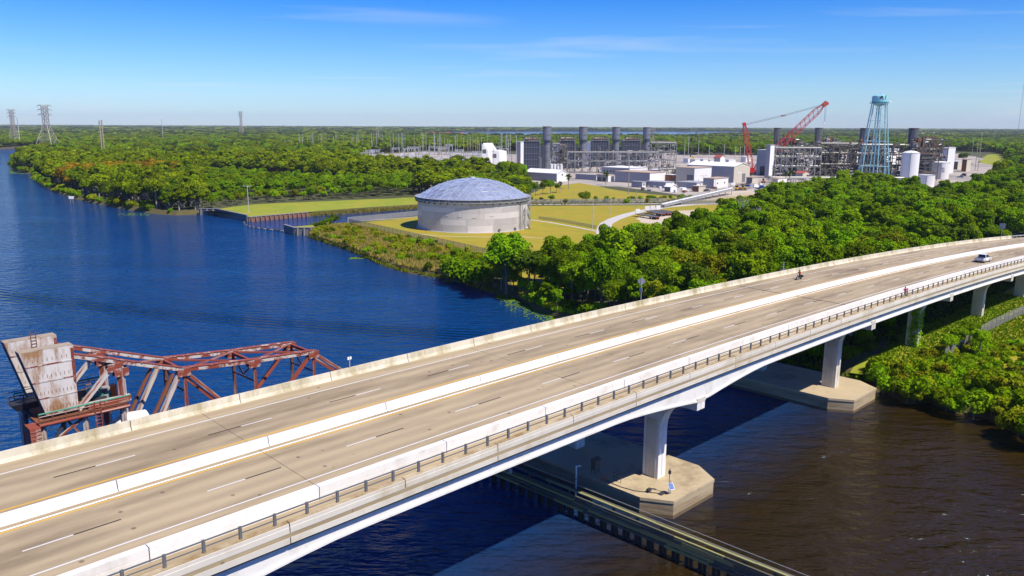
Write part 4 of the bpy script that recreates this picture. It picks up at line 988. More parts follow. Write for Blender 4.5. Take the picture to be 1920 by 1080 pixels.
boiler(1111, 1140, 264, 254, 313, 'third dark boiler block between the second and third stacks')
boiler(1169, 1199, 264, 254, 310, 'fourth dark boiler block left of the rightmost left-row stack')

def steel_rack(label, x0, x1, ybase, levels, bays, depth, m, cat='pipe rack', pipes=5, rows=2, w=.55, braces=.6, m2=None, clutter=0, seed=1):
    rnd = random.Random(seed)
    A, B = G(x0, ybase, LAND), G(x1, ybase, LAND); D = A.y; zs = [LAND] + [W(x0, y, D).z for y in levels]
    root = thing('pipe_rack', label, cat, A, 'steel pipe racks of the power plant')
    dx = (B.x - A.x) / bays
    for r in range(rows):
        yy = D + r * depth
        for k in range(bays + 1): barp('column', (A.x + k * dx, yy, LAND - .2), (A.x + k * dx, yy, zs[-1]), w, m, root)
        for li, z in enumerate(zs[1:]):
            for k in range(bays):
                barp('beam', (A.x + k * dx + w / 2, yy, z - .3), (A.x + (k + 1) * dx - w / 2, yy, z - .3), w * .8, m, root, w)
                if r == 0 and rnd.random() < braces:
                    zl = zs[li]; a, b_ = (k, k + 1) if rnd.random() < .5 else (k + 1, k)
                    barp('brace', (A.x + a * dx, yy, zl), (A.x + b_ * dx, yy, z - .3), w * .55, m, root)
    for k in range(bays + 1):
        for z in zs[1:]: barp('cross_beam', (A.x + k * dx, D + w / 2, z - .35), (A.x + k * dx, D + depth * (rows - 1), z - .35), w * .7, m, root)
    for z in zs[1:]:
        for k in range(pipes):
            yy = D + (k + .5) / pipes * depth * max(1, rows - 1); r = rnd.choice((.18, .25, .35, .5))
            a, b_ = sorted((rnd.uniform(0, 1), rnd.uniform(0, 1))) if rnd.random() < .5 else (0, 1)
            tubep('pipe', (A.x + (B.x - A.x) * a, yy, z + r), (A.x + (B.x - A.x) * max(b_, a + .2), yy, z + r), r, [PIPEW, STEELD, m2 or PIPEW][k % 3], root, 6)
    if clutter:
        for mm, cnt in ((STEELD, clutter), (m2 or PIPEW, clutter // 2)):
            cl = MB()
            for k in range(cnt):
                p = Vector((rnd.uniform(A.x, B.x), rnd.uniform(D + 1, D + depth * rows), rnd.uniform(LAND, zs[-1] + 1.5)))
                t = rnd.random(); s_ = rnd.uniform(.5, 1)
                if t < .35: cl.tube(p, p + Vector((rnd.uniform(-7, 7), 0, 0)), rnd.uniform(.15, .5), n=6)
                elif t < .6: cl.tube(p, p + Vector((0, 0, rnd.uniform(-5, 3))), rnd.uniform(.15, .5), n=6)
                elif t < .75: cl.box(p, (rnd.uniform(1, 5), rnd.uniform(1, 3), rnd.uniform(.8, 3)))
                elif t < .9: cl.bar(p, p + Vector((rnd.uniform(-4, 4), 0, rnd.uniform(-4, 4))), .3)
                else: cl.lathe(p, [(.3, 0), (1.0 * s_, .2), (1.0 * s_, 2.2 * s_), (.3, 2.5 * s_)], 8)
            cl.build('process_equipment', mm, root, kind='stuff')
    return root
steel_rack('long two-level silver steel rack before the left row of boilers', 1064, 1232, 324, [302, 285], 12, 9, STEELF, clutter=170, seed=3)
steel_rack('high silver steel rack end with open braced bays right of the left stacks', 1220, 1266, 320, [300, 283, 267.5], 4, 10, STEELF, seed=5, clutter=60, braces=.9)
steel_rack('dark service frame between the first boiler and second stack', 1034, 1064, 318, [305, 290, 270], 3, 10, STEELD, seed=6, clutter=70)
steel_rack('steel frame crowded with pipes behind the yard left of the crane', 1236, 1400, 330, [318], 12, 8, STEELD, seed=7, clutter=120)
steel_rack('long low walkway rack crossing in front of the right turbine hall', 1445, 1690, 343, [333.5], 16, 6, GALV, seed=8, clutter=110)
steel_rack('tangled steel structure below the crane boom and second dark stack', 1452, 1535, 331, [312, 294, 277], 8, 14, STEELF, seed=9, clutter=330, rows=2)
steel_rack('tangled steel structure between the dark stacks left of the water tower', 1536, 1612, 330, [308, 287, 269], 7, 14, STEELD, seed=10, clutter=330, m2=STEELF)
steel_rack('tangled steel structure seen through the legs of the water tower', 1612, 1690, 336, [310, 289, 272], 7, 14, STEELD, seed=11, clutter=320, m2=STEELF)
steel_rack('rusty turbine steelwork right of the rightmost dark stack', 1715, 1770, 332, [304, 280, 262], 5, 14, STEELD, seed=12, clutter=280, m2=RUSTB)

def hrsg_top(x0, x1, y0, y1, ybase, label, seed):
    rnd = random.Random(seed); D = dist_of(ybase); A, B = W(x0, y0, D), W(x1, y1, D)
    root = thing('turbine_module', label, 'boiler', (A.x, D, LAND), 'open boiler modules of the right plant row')
    boxp('casing', ((A.x + B.x) / 2, D + 9, (LAND + B.z) / 2 - 3), ((B.x - A.x) * .7, 10, B.z - LAND - 6), BOILER, root)
    for k in range(5): barp('column', (A.x + (B.x - A.x) * k / 4, D - .5, LAND), (A.x + (B.x - A.x) * k / 4, D - .5, B.z), .5, STEELD, root)
    for k in range(5): barp('beam', (A.x, D - .5, LAND + (B.z - LAND) * (k + 1) / 5), (B.x, D - .5, LAND + (B.z - LAND) * (k + 1) / 5), .4, STEELD, root)
    for k in range(6): q_ = LAND + (B.z - LAND) * k / 6; barp('duct', (A.x + (B.x - A.x) * rnd.random() * .4, D - .2, q_), (A.x + (B.x - A.x) * (.6 + rnd.random() * .4), D - .2, q_ + rnd.uniform(-3, 5)), rnd.uniform(.5, 1.4), rnd.choice((PIPEW, RUSTB, STEELD)), root)
    for i, mm in enumerate((RUSTB, STEELD, PIPEW)):
        cl = MB()
        for k in range((34, 60, 24)[i]):
            u = rnd.random(); zt = A.z + (B.z - A.z) * rnd.random() * (1 - .6 * abs(u - .4)); p = Vector((A.x + (B.x - A.x) * u, D + rnd.uniform(-1, 12), B.z))
            t = rnd.random(); hh = max(.5, (A.z - B.z) * rnd.uniform(.2, 1) * (1 - abs(u - .35)))
            if t < .4: cl.tube(p, p + Vector((0, 0, hh)), rnd.uniform(.2, .6), n=6)
            elif t < .7: cl.tube(p + Vector((0, 0, hh * .7)), p + Vector((rnd.uniform(-4, 4), 0, hh * rnd.uniform(.5, .9))), rnd.uniform(.2, .7), n=6)
            else: cl.box(p + Vector((0, 0, hh * .4)), (rnd.uniform(.8, 3), 2, hh * .8))
        cl.build('roof_pipework', mm, root, kind='stuff')
    return root
hrsg_top(1465, 1512, 250, 272, 322, 'boiler module with rusty roof pipes left of the second dark stack', 21)
hrsg_top(1538, 1585, 250, 272, 323, 'boiler module with rusty roof pipes right of the second dark stack', 22)
hrsg_top(1622, 1668, 248, 274, 328, 'boiler module behind the water tower legs', 23)
hrsg_top(1715, 1762, 252, 276, 335, 'boiler module with pale roof drums right of the last dark stack', 24)

# --- buildings; plant grid is turned 45 degrees: front-left walls mostly painted darker for shade, front-right walls face the sun
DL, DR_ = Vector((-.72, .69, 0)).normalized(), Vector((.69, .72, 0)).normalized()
def along(c, d, xpx):                 # how far to go from c along d until picture column xpx
    k = (xpx - 960) / FPX; pr = lambda p: p.x - k * (p.y * CP + (CAMH - LAND) * SP)
    return -pr(c) / (d.x - k * d.y * CP)
def bldg(label, x, yb, xl, xr, h, wl, wr, roof, cat='building', ridge=0.0, group=None, doors=(), wins=(), roofover=.4, name='building', flat=.25):
    c = G(x, yb, LAND); L1, L2 = along(c, DL, xl), along(c, DR_, xr); L1 = min(max(L1, 2), 130); L2 = min(max(L2, 2), 130)
    root = thing(name, label, cat, c, group)
    a, b_, d = c + DL * L1, c + DR_ * L2, c + DL * L1 + DR_ * L2
    up_ = Vector((0, 0, h)); t = .3
    def wall(p, q, m, inn):
        return MB().hexa([p, q, q + inn * t, p + inn * t], [p + up_, q + up_, q + up_ + inn * t, p + up_ + inn * t])
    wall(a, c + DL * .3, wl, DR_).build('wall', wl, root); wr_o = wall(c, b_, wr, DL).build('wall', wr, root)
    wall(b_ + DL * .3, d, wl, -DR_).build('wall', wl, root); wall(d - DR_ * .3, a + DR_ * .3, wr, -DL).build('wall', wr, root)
    o = roofover; e = [c - DL * o - DR_ * o, b_ - DL * o + DR_ * o, d + DL * o + DR_ * o, a + DL * o - DR_ * o]
    if ridge:                          # ridge parallel to the long shaded face
        m1, m2 = (e[0] + e[1]) / 2, (e[3] + e[2]) / 2
        R0, R1 = m1 + up_ + Vector((0, 0, ridge)), m2 + up_ + Vector((0, 0, ridge))
        for A, B in ((e[0], e[3]), (e[1], e[2])):
            MB().hexa([A + up_ + Vector((0, 0, .02)), B + up_ + Vector((0, 0, .02)), R1 + Vector((0, 0, .02)), R0 + Vector((0, 0, .02))], [A + up_ + Vector((0, 0, .3)), B + up_ + Vector((0, 0, .3)), R1 + Vector((0, 0, .3)), R0 + Vector((0, 0, .3))]).build('roof', roof, root)
        for m_, (p, q) in ((c, (c, b_)), (a, (a, d))):
            mid = (p + q) / 2 + up_ + Vector((0, 0, ridge - .05)); inn = DL * t if m_ is c else -DL * t
            MB().hexa([p + up_, q + up_, mid], [p + up_ + inn, q + up_ + inn, mid + inn]).build('gable', wr, root)
    else:
        MB().hexa([p + up_ + Vector((0, 0, .02)) for p in e], [p + up_ + Vector((0, 0, flat)) for p in e]).build('roof', roof, root)
    for face, f, w, hh, z, m in doors:
        p0, dd, nn = (c, DL, -DR_) if face == 'l' else (c, DR_, -DL); L = L1 if face == 'l' else L2
        p = p0 + dd * L * f + nn * .04 + Vector((0, 0, z + hh / 2)); boxp('door', p, (w, .12, hh), m, root, RZ(atan2(dd.y, dd.x)))
    for face, f0, f1, n, w, hh, z in wins:
        p0, dd, nn = (c, DL, -DR_) if face == 'l' else (c, DR_, -DL); L = L1 if face == 'l' else L2
        for k in range(n):
            f = f0 + (f1 - f0) * (k / max(1, n - 1)); p = p0 + dd * L * f + nn * .04 + Vector((0, 0, z + hh / 2))
            wo = boxp('window', p, (w, .12, hh), WIND, root, RZ(atan2(dd.y, dd.x)))
    return root
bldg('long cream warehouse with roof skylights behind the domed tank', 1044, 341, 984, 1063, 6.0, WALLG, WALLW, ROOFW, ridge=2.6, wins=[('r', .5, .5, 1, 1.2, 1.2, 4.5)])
ww = G(1044, 341, LAND)
for k in range(7):
    p = ww + DL * (7 + k * 6.2) + DR_ * 3.4 + Vector((0, 0, 7.62)); MB().box(p, (2.6, 1.6, .12), RZ(atan2(DL.y, DL.x)) @ Matrix.Rotation(radians(-24), 3, 'X')).build('skylight', ROOFT, bpy.data.objects['building'])
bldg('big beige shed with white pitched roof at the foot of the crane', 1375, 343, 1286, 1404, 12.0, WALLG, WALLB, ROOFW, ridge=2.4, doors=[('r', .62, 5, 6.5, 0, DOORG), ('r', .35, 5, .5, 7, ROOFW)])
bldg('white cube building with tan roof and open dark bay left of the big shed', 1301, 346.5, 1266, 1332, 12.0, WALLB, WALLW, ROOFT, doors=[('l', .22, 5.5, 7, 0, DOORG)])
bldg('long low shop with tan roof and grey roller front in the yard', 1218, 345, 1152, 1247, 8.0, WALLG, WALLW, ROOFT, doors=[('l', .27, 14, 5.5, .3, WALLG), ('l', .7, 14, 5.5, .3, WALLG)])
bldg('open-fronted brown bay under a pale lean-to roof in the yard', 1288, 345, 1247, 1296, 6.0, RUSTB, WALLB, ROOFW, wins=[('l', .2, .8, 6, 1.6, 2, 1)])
bldg('plain white cabin with shaded side painted grey beside the gravel yard', 1338, 354, 1317, 1364, 6.8, WALLG, WALLW, ROOFT, wins=[('r', .25, .75, 2, 1.2, 1, 3)])
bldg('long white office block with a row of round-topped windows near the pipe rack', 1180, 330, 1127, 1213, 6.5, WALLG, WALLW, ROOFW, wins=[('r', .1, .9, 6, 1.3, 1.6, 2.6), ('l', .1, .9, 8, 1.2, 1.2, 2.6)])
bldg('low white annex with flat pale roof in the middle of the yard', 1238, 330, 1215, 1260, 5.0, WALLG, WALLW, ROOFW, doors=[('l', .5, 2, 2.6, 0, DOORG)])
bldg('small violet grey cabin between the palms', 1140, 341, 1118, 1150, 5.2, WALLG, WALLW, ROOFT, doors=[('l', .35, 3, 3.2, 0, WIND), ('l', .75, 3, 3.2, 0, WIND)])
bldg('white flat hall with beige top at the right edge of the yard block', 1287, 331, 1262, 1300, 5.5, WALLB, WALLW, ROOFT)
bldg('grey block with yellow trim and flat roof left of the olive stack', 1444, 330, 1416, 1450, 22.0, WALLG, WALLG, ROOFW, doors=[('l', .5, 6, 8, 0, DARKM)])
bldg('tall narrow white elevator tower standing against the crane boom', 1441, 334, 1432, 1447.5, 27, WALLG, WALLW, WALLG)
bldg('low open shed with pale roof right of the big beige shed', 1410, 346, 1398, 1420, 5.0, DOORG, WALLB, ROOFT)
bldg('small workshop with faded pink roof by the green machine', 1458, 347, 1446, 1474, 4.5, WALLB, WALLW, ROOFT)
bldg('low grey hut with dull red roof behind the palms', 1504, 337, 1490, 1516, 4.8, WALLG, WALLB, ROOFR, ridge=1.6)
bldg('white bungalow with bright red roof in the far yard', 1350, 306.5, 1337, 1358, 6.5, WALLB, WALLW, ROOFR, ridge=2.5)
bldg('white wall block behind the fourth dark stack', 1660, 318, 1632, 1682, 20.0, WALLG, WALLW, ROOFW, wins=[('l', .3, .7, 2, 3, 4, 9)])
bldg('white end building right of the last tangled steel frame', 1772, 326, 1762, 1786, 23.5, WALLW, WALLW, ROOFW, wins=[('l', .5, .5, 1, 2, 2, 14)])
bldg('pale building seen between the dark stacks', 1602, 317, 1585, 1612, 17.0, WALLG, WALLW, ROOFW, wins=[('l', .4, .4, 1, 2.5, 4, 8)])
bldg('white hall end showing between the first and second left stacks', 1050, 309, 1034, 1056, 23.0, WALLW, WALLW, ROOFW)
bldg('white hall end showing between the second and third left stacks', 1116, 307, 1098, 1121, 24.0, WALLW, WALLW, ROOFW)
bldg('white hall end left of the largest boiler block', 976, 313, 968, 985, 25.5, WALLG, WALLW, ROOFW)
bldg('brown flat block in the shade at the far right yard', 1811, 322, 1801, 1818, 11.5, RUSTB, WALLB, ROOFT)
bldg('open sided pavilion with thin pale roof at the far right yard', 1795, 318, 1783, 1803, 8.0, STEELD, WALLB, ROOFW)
# far row of site cabins by the red bungalow
for i, (x, y, xl, xr, h) in enumerate(((1303, 309, 1292, 1312, 6), (1318, 310, 1311, 1326, 6.5), (1331, 311, 1326, 1337, 6), (1366, 308, 1360, 1378, 5), (1290, 305, 1280, 1296, 5), (1398, 304, 1388, 1408, 6))):
    bldg('white site cabin in the row at the far yard left of the crane mast', x, y, xl, xr, h, WALLW, WALLW, ROOFW, cat='cabin', name='site_cabin', group='white site cabins in the far yard')
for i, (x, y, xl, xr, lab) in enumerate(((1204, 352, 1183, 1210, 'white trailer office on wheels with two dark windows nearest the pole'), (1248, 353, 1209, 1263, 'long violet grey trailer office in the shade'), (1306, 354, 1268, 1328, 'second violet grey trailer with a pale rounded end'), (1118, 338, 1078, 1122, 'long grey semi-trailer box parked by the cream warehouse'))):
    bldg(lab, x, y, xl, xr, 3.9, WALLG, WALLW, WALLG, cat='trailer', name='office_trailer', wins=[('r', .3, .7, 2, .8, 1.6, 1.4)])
bldg('small open shelter with white pitched roof among black drums', 1257, 360, 1245, 1268, 3.0, DOORG, WALLW, ROOFW, ridge=1.6, name='shelter', cat='shelter')
bldg('beige shipping container beside the dark pickup', 1310, 360, 1298, 1322, 3.6, RUSTB, WALLB, WALLB, name='shipping_container', cat='container')

# --- filter houses (white louvred hoods)
def hood(label, pts, D, depth, wl):
    root = thing('filter_house', label, 'filter house', (W(pts[0][0], pts[0][1], D).x, D, LAND), None)
    f = [W(x, y, D) for x, y in pts]; sh = Vector((9.0, 11, 0)) * depth
    MB().hexa(f, [p + sh for p in f]).build('housing', WHITEM, root)
    n = len(f)
    for k in range(5):
        a = f[1].lerp(f[2], k / 5); boxp('louvre_frame', a + sh * .02 - Vector((.1, .2, 0)), (.4, .3, .4), STEELD, root)
    top = [p + Vector((0, 0, .1)) for p in (f[2], f[3])]
    for k in range(6):
        q0, q1 = f[2].lerp(f[3], k / 6) + Vector((0, 0, .12)), f[2].lerp(f[3], k / 6) + sh + Vector((0, 0, .12)); barp('roof_seam', q0, q1, .22, WHITEM, root)
    for k in range(4): barp('leg', (f[0].x + .5 + k * 2.0, D + .3, LAND), (f[0].x + .5 + k * 2.0, D + .3, f[0].z + .1), .5, DARKM, root)
    boxp('dark_inlet', f[0].lerp(f[1], .5) + Vector((.1, -.05, 0)) + Vector((2.2, 0, 2)), (3.8, .1, 4), STEELD, root)
    return root
hood('tall white sloping filter house at the edge of the substation', [(904, 305), (904, 270), (906, 268.5), (915, 282), (915, 305)], dist_of(313), 1.0, 1)
hood('lower rounded white filter house right of the tall one', [(923, 308), (923, 284), (926, 281.5), (936, 284), (937, 308)], dist_of(315), .8, 1)

# --- white tanks
def wtank(label, x0, x1, ytop, ybase, dome=.08, m=WHITET, marks=False, name='white_tank'):
    c = G((x0 + x1) / 2, ybase, LAND); r = (x1 - x0) / 2 / FPX * c.y; c = c + Vector((0, r, 0)); zt = W(x0, ytop, c.y).z; hh = zt - LAND
    root = thing(name, label, 'tank', c, None)
    MB().lathe(c, [(r, -.2), (r, hh * (1 - dome))], 36).build('shell', m, root, smooth=True)
    MB().lathe(c, [(r * 1.005, hh * (1 - dome)), (r * .6, hh * (1 - dome * .35)), (.1, hh)], 36).build('roof', m, root, smooth=True)
    MB().lathe(c, [(r * 1.0, hh * (1 - dome) - .2), (r * 1.02, hh * (1 - dome) - .2), (r * 1.02, hh * (1 - dome) + .1), (r, hh * (1 - dome) + .1)], 36).build('rim', GALV, root)
    a = -2.0; p = c + Vector((cos(a) * (r + .2), sin(a) * (r + .2), 0)); barp('ladder', p, p + Vector((0, 0, hh * .95)), .45, GALV, root, .2)
    if marks:
        for k in range(3):
            a = -1.95 + k * .02; n_ = 5
            for i in range(n_):
                aa = a + i * .13 / 1.0 * .6; q = c + Vector((cos(aa) * (r + .03), sin(aa) * (r + .03), hh * (.62 - k * .1))); inst('lettering', ubox(DARKM), root, q, RZ(aa), (.05, r * .05, hh * .045))
    return root
wtank('tallest white cylinder tank with low cone roof', 1695, 1726, 282, 340)
wtank('middle white tank with dark lettering right of the tallest tank', 1725, 1753, 301, 331, .07, marks=True)
wtank('right white tank with dark lettering and a side stair', 1755, 1784, 302, 336, .07, marks=True)
wtank('short wide white tank in front by the trees', 1728, 1757, 327, 352, .04)
for x in (1664, 1670, 1676, 1682): wtank('small white vertical vessel in a cluster by the water tower', x - 2.6, x + 2.6, 308, 328, .15, name='small_vessel')['group'] = 'small white vessels by the water tower'
for x in (1034, 1040, 1046, 1052): wtank('squat white tank in a row of four before the first stack', x - 3.1, x + 3.1, 307, 322, .1, name='squat_tank')['group'] = 'squat white tanks in a row'
# --- water tower
wb = G(1634, 340, LAND); WD = wb.y
tcx = W(1650, 185, WD); zt_, zb_, zl_ = W(1650, 176.8, WD).z, W(1650, 199.5, WD).z, W(1650, 193.7, WD).z
wt = thing('water_tower', 'light blue water tower with a dark tree emblem on tall slanted legs', 'water tower', (wb.x, WD, LAND))
rt = 13.6 / FPX * WD; tcc = Vector((tcx.x, WD, 0))
MB().lathe(tcc, [(.4, zb_), (rt * .55, zb_ + .8), (rt * .95, zl_), (rt, zl_ + .6), (rt, zt_ - 2.3), (rt * .94, zt_ - 1.3), (rt * .6, zt_ - .4), (.3, zt_)], 36).build('tank', TEAL, wt, smooth=True)
MB().lathe(tcc, [(rt * 1.0, zl_ - .2), (rt * 1.22, zl_ - .2), (rt * 1.22, zl_ + .05), (rt, zl_ + .05)], 36).build('catwalk', TEAL, wt)
cwk = MB()
for k in range(24):
    a = 2 * pi * k / 24; p = tcc + Vector((cos(a) * rt * 1.2, sin(a) * rt * 1.2, zl_)); cwk.bar(p, p + Vector((0, 0, 1.1)), .12)
cwk.lathe(tcc, [(rt * 1.19, zl_ + 1.05), (rt * 1.22, zl_ + 1.05), (rt * 1.22, zl_ + 1.15), (rt * 1.19, zl_ + 1.15)], 24); cwk.build('catwalk_rail', TEAL, wt)
MB().lathe(tcc, [(.5, zt_ - .1), (.5, zt_ + .6), (.2, zt_ + .8)], 10).build('vent', TEAL, wt)
for k in range(10):                    # tree emblem: leafy blotches and a trunk on the front of the tank
    aa = -1.9 + [0, .12, .25, .06, .2, .62, .7, .66, .75, .3][k]; zz = zl_ + 2.2 + [1.6, 2.2, 1.7, 2.9, 2.8, 1.0, 1.9, 2.8, 3.2, .6][k]
    q = tcc + Vector((cos(aa) * (rt + .02), sin(aa) * (rt + .02), zz)); inst('emblem', ubox(TEALD if k not in (7, 8) else GREENM), wt, q, RZ(aa), (.08, [1.4, 1.2, .9, 1.0, .9, .35, .3, 1.0, .8, .6][k], [1.1, 1.0, .8, .7, .8, 1.6, 1.2, 1.2, .9, .9][k]))
rtop = rt * .97; rbot = 29.0 / FPX * WD; bc = Vector((W(1637, 330, WD).x, WD, 0)); bc = Vector((tcc.x, WD, 0))
legs = []
for k in range(6):
    a = 2 * pi * k / 6 + .35; p, q = bc + Vector((cos(a) * rbot, sin(a) * rbot, LAND)), tcc + Vector((cos(a) * rtop, sin(a) * rtop, zl_))
    legs.append((p, q)); tubep('leg', p, q, .38, TEAL, wt)
for f in (.2, .52, .78):
    for k in range(6):
        a, b_ = legs[k][0].lerp(legs[k][1], f), legs[(k + 1) % 6][0].lerp(legs[(k + 1) % 6][1], f); tubep('strut', a, b_, .19, TEAL, wt, 6)
fr = [0, .2, .52, .78, 1]
for f0, f1 in zip(fr, fr[1:]):
    for k in range(6):
        A, B = legs[k], legs[(k + 1) % 6]
        tubep('tie_rod', A[0].lerp(A[1], f0), B[0].lerp(B[1], f1), .05, TEAL, wt, 5); tubep('tie_rod', B[0].lerp(B[1], f0), A[0].lerp(A[1], f1), .05, TEAL, wt, 5)
tubep('riser', bc + Vector((0, 0, LAND)), tcc + Vector((0, 0, zb_ + .3)), .55, TEAL, wt)
p = tcc + Vector((rt * 1.3, 0, zl_ + 1)); tubep('dish_antenna', p, p + Vector((.5, -.5, .1)), .9, WHITEM, wt)

# --- red crawler crane
CD = dist_of(325)
def cw_(x, y, dy=0): return W(x, y, CD + dy)
base = cw_(1408, 327)
crane = thing('crawler_crane', 'tall red lattice boom crawler crane raised over the plant yard', 'crane', (base.x, CD, LAND))
def lattice(a, b_, w, m, nm, n, taper=True, m2=None):
    d = (b_ - a); L = d.length; M = axes(d); f0 = lambda t: w * (min(1, t * 8 + .25) * min(1, (1 - t) * 8 + .25)) if taper else w
    mb = [MB() for _ in range(4)]; cor = ((-1, -1), (1, -1), (1, 1), (-1, 1)); pts = []
    for i in range(n + 1):
        t = i / n; c = a.lerp(b_, t); pts.append([c + M @ Vector((0, u * f0(t) / 2, v * f0(t) / 2)) for u, v in cor])
    for j in range(4):
        for i in range(n): mb[j].bar(pts[i][j], pts[i + 1][j], .42 if w > 3 else .34)
        mb[j].build(nm + '_chord', m, crane)
    lc = MB()
    for i in range(n):
        for j in range(4):
            k = (j + 1) % 4; p, q = (pts[i][j], pts[i + 1][k]) if i % 2 else (pts[i][k], pts[i + 1][j]); lc.bar(p, q, .2)
    lc.build(nm + '_lacing', m2 or m, crane)
bf, bt = cw_(1412, 321), cw_(1545, 196)
lattice(bf, bt, 5.0, CRANER, 'boom', 34)
mf, mt = cw_(1409, 317), cw_(1395.5, 234)
lattice(mf, mt, 3.4, CRANER, 'mast', 20, m2=CRANEO)
hd = MB().box(bt + Vector((.8, 0, .5)), (4.2, 3.0, 3.4), axes(bt - bf)); hd.tube(bt + Vector((2.2, -1.6, .8)), bt + Vector((2.2, 1.6, .8)), 1.5, n=14); hd.build('boom_head', CRANEO, crane)
MB().box(mt + Vector((0, 0, .4)), (3.0, 2.6, 2.6), axes(mt - mf)).build('mast_head', CRANER, crane)
pm = mt.lerp(bt, .49) - Vector((0, 0, .7))
for dy in (-.7, .7):
    o = Vector((0, dy, dy * .6)); tubep('pendant', mt + o, pm + o, .13, CABLE, crane, 5); tubep('pendant', pm + o, bt + o, .13, CABLE, crane, 5)
boxp('pendant_link', pm, (3.4, 2.2, .9), RUSTB, crane)
hk = cw_(1541.5, 229)
for dx in (-.5, .5): tubep('hoist_rope', bt + Vector((1.6 + dx, 0, 0)), Vector((bt.x + 1.6 + dx * .6, CD, hk.z)), .1, CABLE, crane, 5)
hb = MB().box((bt.x + 1.6, CD, hk.z - .8), (1.3, .8, 2.2)); hb.tube((bt.x + 1.6, CD, hk.z - 2.6), (bt.x + 1.6, CD, hk.z - 1.9), .3); hb.build('hook_block', WHITEM, crane)
tail = cw_(1396, 322)
for dy in (-2, 2): tubep('back_stay', mt + Vector((0, dy * .4, 0)), Vector((tail.x - 3, CD + dy, tail.z + 5)), .12, CABLE, crane, 5)
boxp('machine_house', ((base.x + tail.x) / 2 - 1, CD, LAND + 4.2), (13, 4.4, 3.4), CRANER, crane); boxp('cab', (base.x + 5.2, CD - 2.8, LAND + 4.0), (2.4, 1.8, 2.8), CRANER, crane)
boxp('cab_window', (base.x + 5.9, CD - 3.72, LAND + 4.4), (1.2, .06, 1.5), WIND, crane)
for k in range(5): boxp('counterweight', (tail.x - 5.2, CD, LAND + 2.9 + k * 1.1), (3.2, 6, 1.0), CRANEO if k % 2 else CRANER, crane)
for dy in (-3.4, 3.4):
    tr = MB(); tr.box((base.x, CD + dy, LAND + 1.0), (11, 1.3, 1.1))
    for e in (-5.5, 5.5): tr.tube((base.x + e, CD + dy - .65, LAND + 1.0), (base.x + e, CD + dy + .65, LAND + 1.0), .95, n=14)
    tk = tr.build('track', DARKM, crane)
    for k in range(14): boxp('track_shoe', (base.x - 6 + k * .92, CD + dy, LAND + .28), (.8, 1.5, .25), DARKM, tk)
boxp('car_body', (base.x, CD, LAND + 1.9), (7, 5.6, 1.2), CRANER, crane)
# small dark telescopic crane in the far yard
tcb = G(1294, 299, LAND)
tc2 = thing('mobile_crane', 'slim dark telescopic crane boom rising in the far yard', 'crane', tcb)
p1, p2 = tcb + Vector((0, 0, 3)), W(1306, 246, tcb.y)
for i, (f0, f1, r) in enumerate(((0, .4, .75), (.4, .72, .6), (.72, 1, .45))): barp('boom_section', p1.lerp(p2, f0), p1.lerp(p2, f1), r * 1.6, DARKM, tc2)
boxp('carrier', tcb + Vector((0, 0, 1.6)), (11, 3, 1.6), YELM, tc2); boxp('cab', tcb + Vector((3.4, 0, 3.2)), (2.4, 2.4, 1.8), YELM, tc2)
for e in (-4, -1.5, 1.5, 4): tubep('wheel', tcb + Vector((e, -1.6, .8)), tcb + Vector((e, -1.1, .8)), .8, TYRE, tc2)
for dx in (0, .6): tubep('hoist_rope', p2 + Vector((dx, 0, 0)), p2 + Vector((dx, 0, -9)), .08, CABLE, tc2, 5)
boxp('hook_block', p2 + Vector((.3, 0, -9.5)), (.8, .6, 1.3), YELM, tc2)

# ================================================================== VEGETATION
def cards(name, lobes, n, s0, s1, m, low=-.55, inner=.22, aspect=1.0, droop=0.0):
    lob = np.array([list(c) + list(r) for c, r in lobes], float); wgt = (lob[:, 3] * lob[:, 5]) ; wgt /= wgt.sum()
    k = NR.choice(len(lob), n, p=wgt); d = NR.normal(size=(n, 3)); d /= np.linalg.norm(d, axis=1)[:, None]
    flip = d[:, 2] < low; d[flip, 2] *= -1
    rad = np.where(NR.random(n) < inner, NR.uniform(.35, .8, n), NR.uniform(.82, 1.08, n))
    P = lob[k, :3] + d * lob[k, 3:] * rad[:, None]
    nn = d / lob[k, 3:]; nn /= np.linalg.norm(nn, axis=1)[:, None]
    nn = nn * .75 + NR.normal(size=(n, 3)) * .42 + np.array([0, 0, .15]); nn /= np.linalg.norm(nn, axis=1)[:, None]
    a = np.cross(nn, NR.normal(size=(n, 3))); a /= np.linalg.norm(a, axis=1)[:, None]; b_ = np.cross(nn, a)
    sz = NR.uniform(s0, s1, n)[:, None] * .5
    cor = [P + a * sz * NR.uniform(.6, 1.25, (n, 1)), P + b_ * sz * aspect * NR.uniform(.6, 1.25, (n, 1)), P - a * sz * NR.uniform(.6, 1.25, (n, 1)), P - b_ * sz * aspect * NR.uniform(.6, 1.25, (n, 1))]
    if droop: cor[3][:, 2] -= droop * sz[:, 0]
    V = np.stack(cor, 1).reshape(-1, 3); lt = NR.random(len(lob)); t = np.clip(NR.random(n) * .7 + lt[k] * .3, 0, 1)
    return cardmesh(name, V, t, m)
def cardmesh(name, V, t, m, nv=4):
    me = bpy.data.meshes.new(name); n = len(V) // nv
    me.vertices.add(len(V)); me.vertices.foreach_set('co', V.astype(np.float32).ravel())
    me.loops.add(len(V)); me.loops.foreach_set('vertex_index', np.arange(len(V), dtype=np.int32))
    me.polygons.add(n); me.polygons.foreach_set('loop_start', np.arange(0, len(V), nv, dtype=np.int32))
    me.update(calc_edges=True); at = me.attributes.new('tint', 'FLOAT', 'FACE'); at.data.foreach_set('value', t.astype(np.float32))
    me.materials.append(m); return me
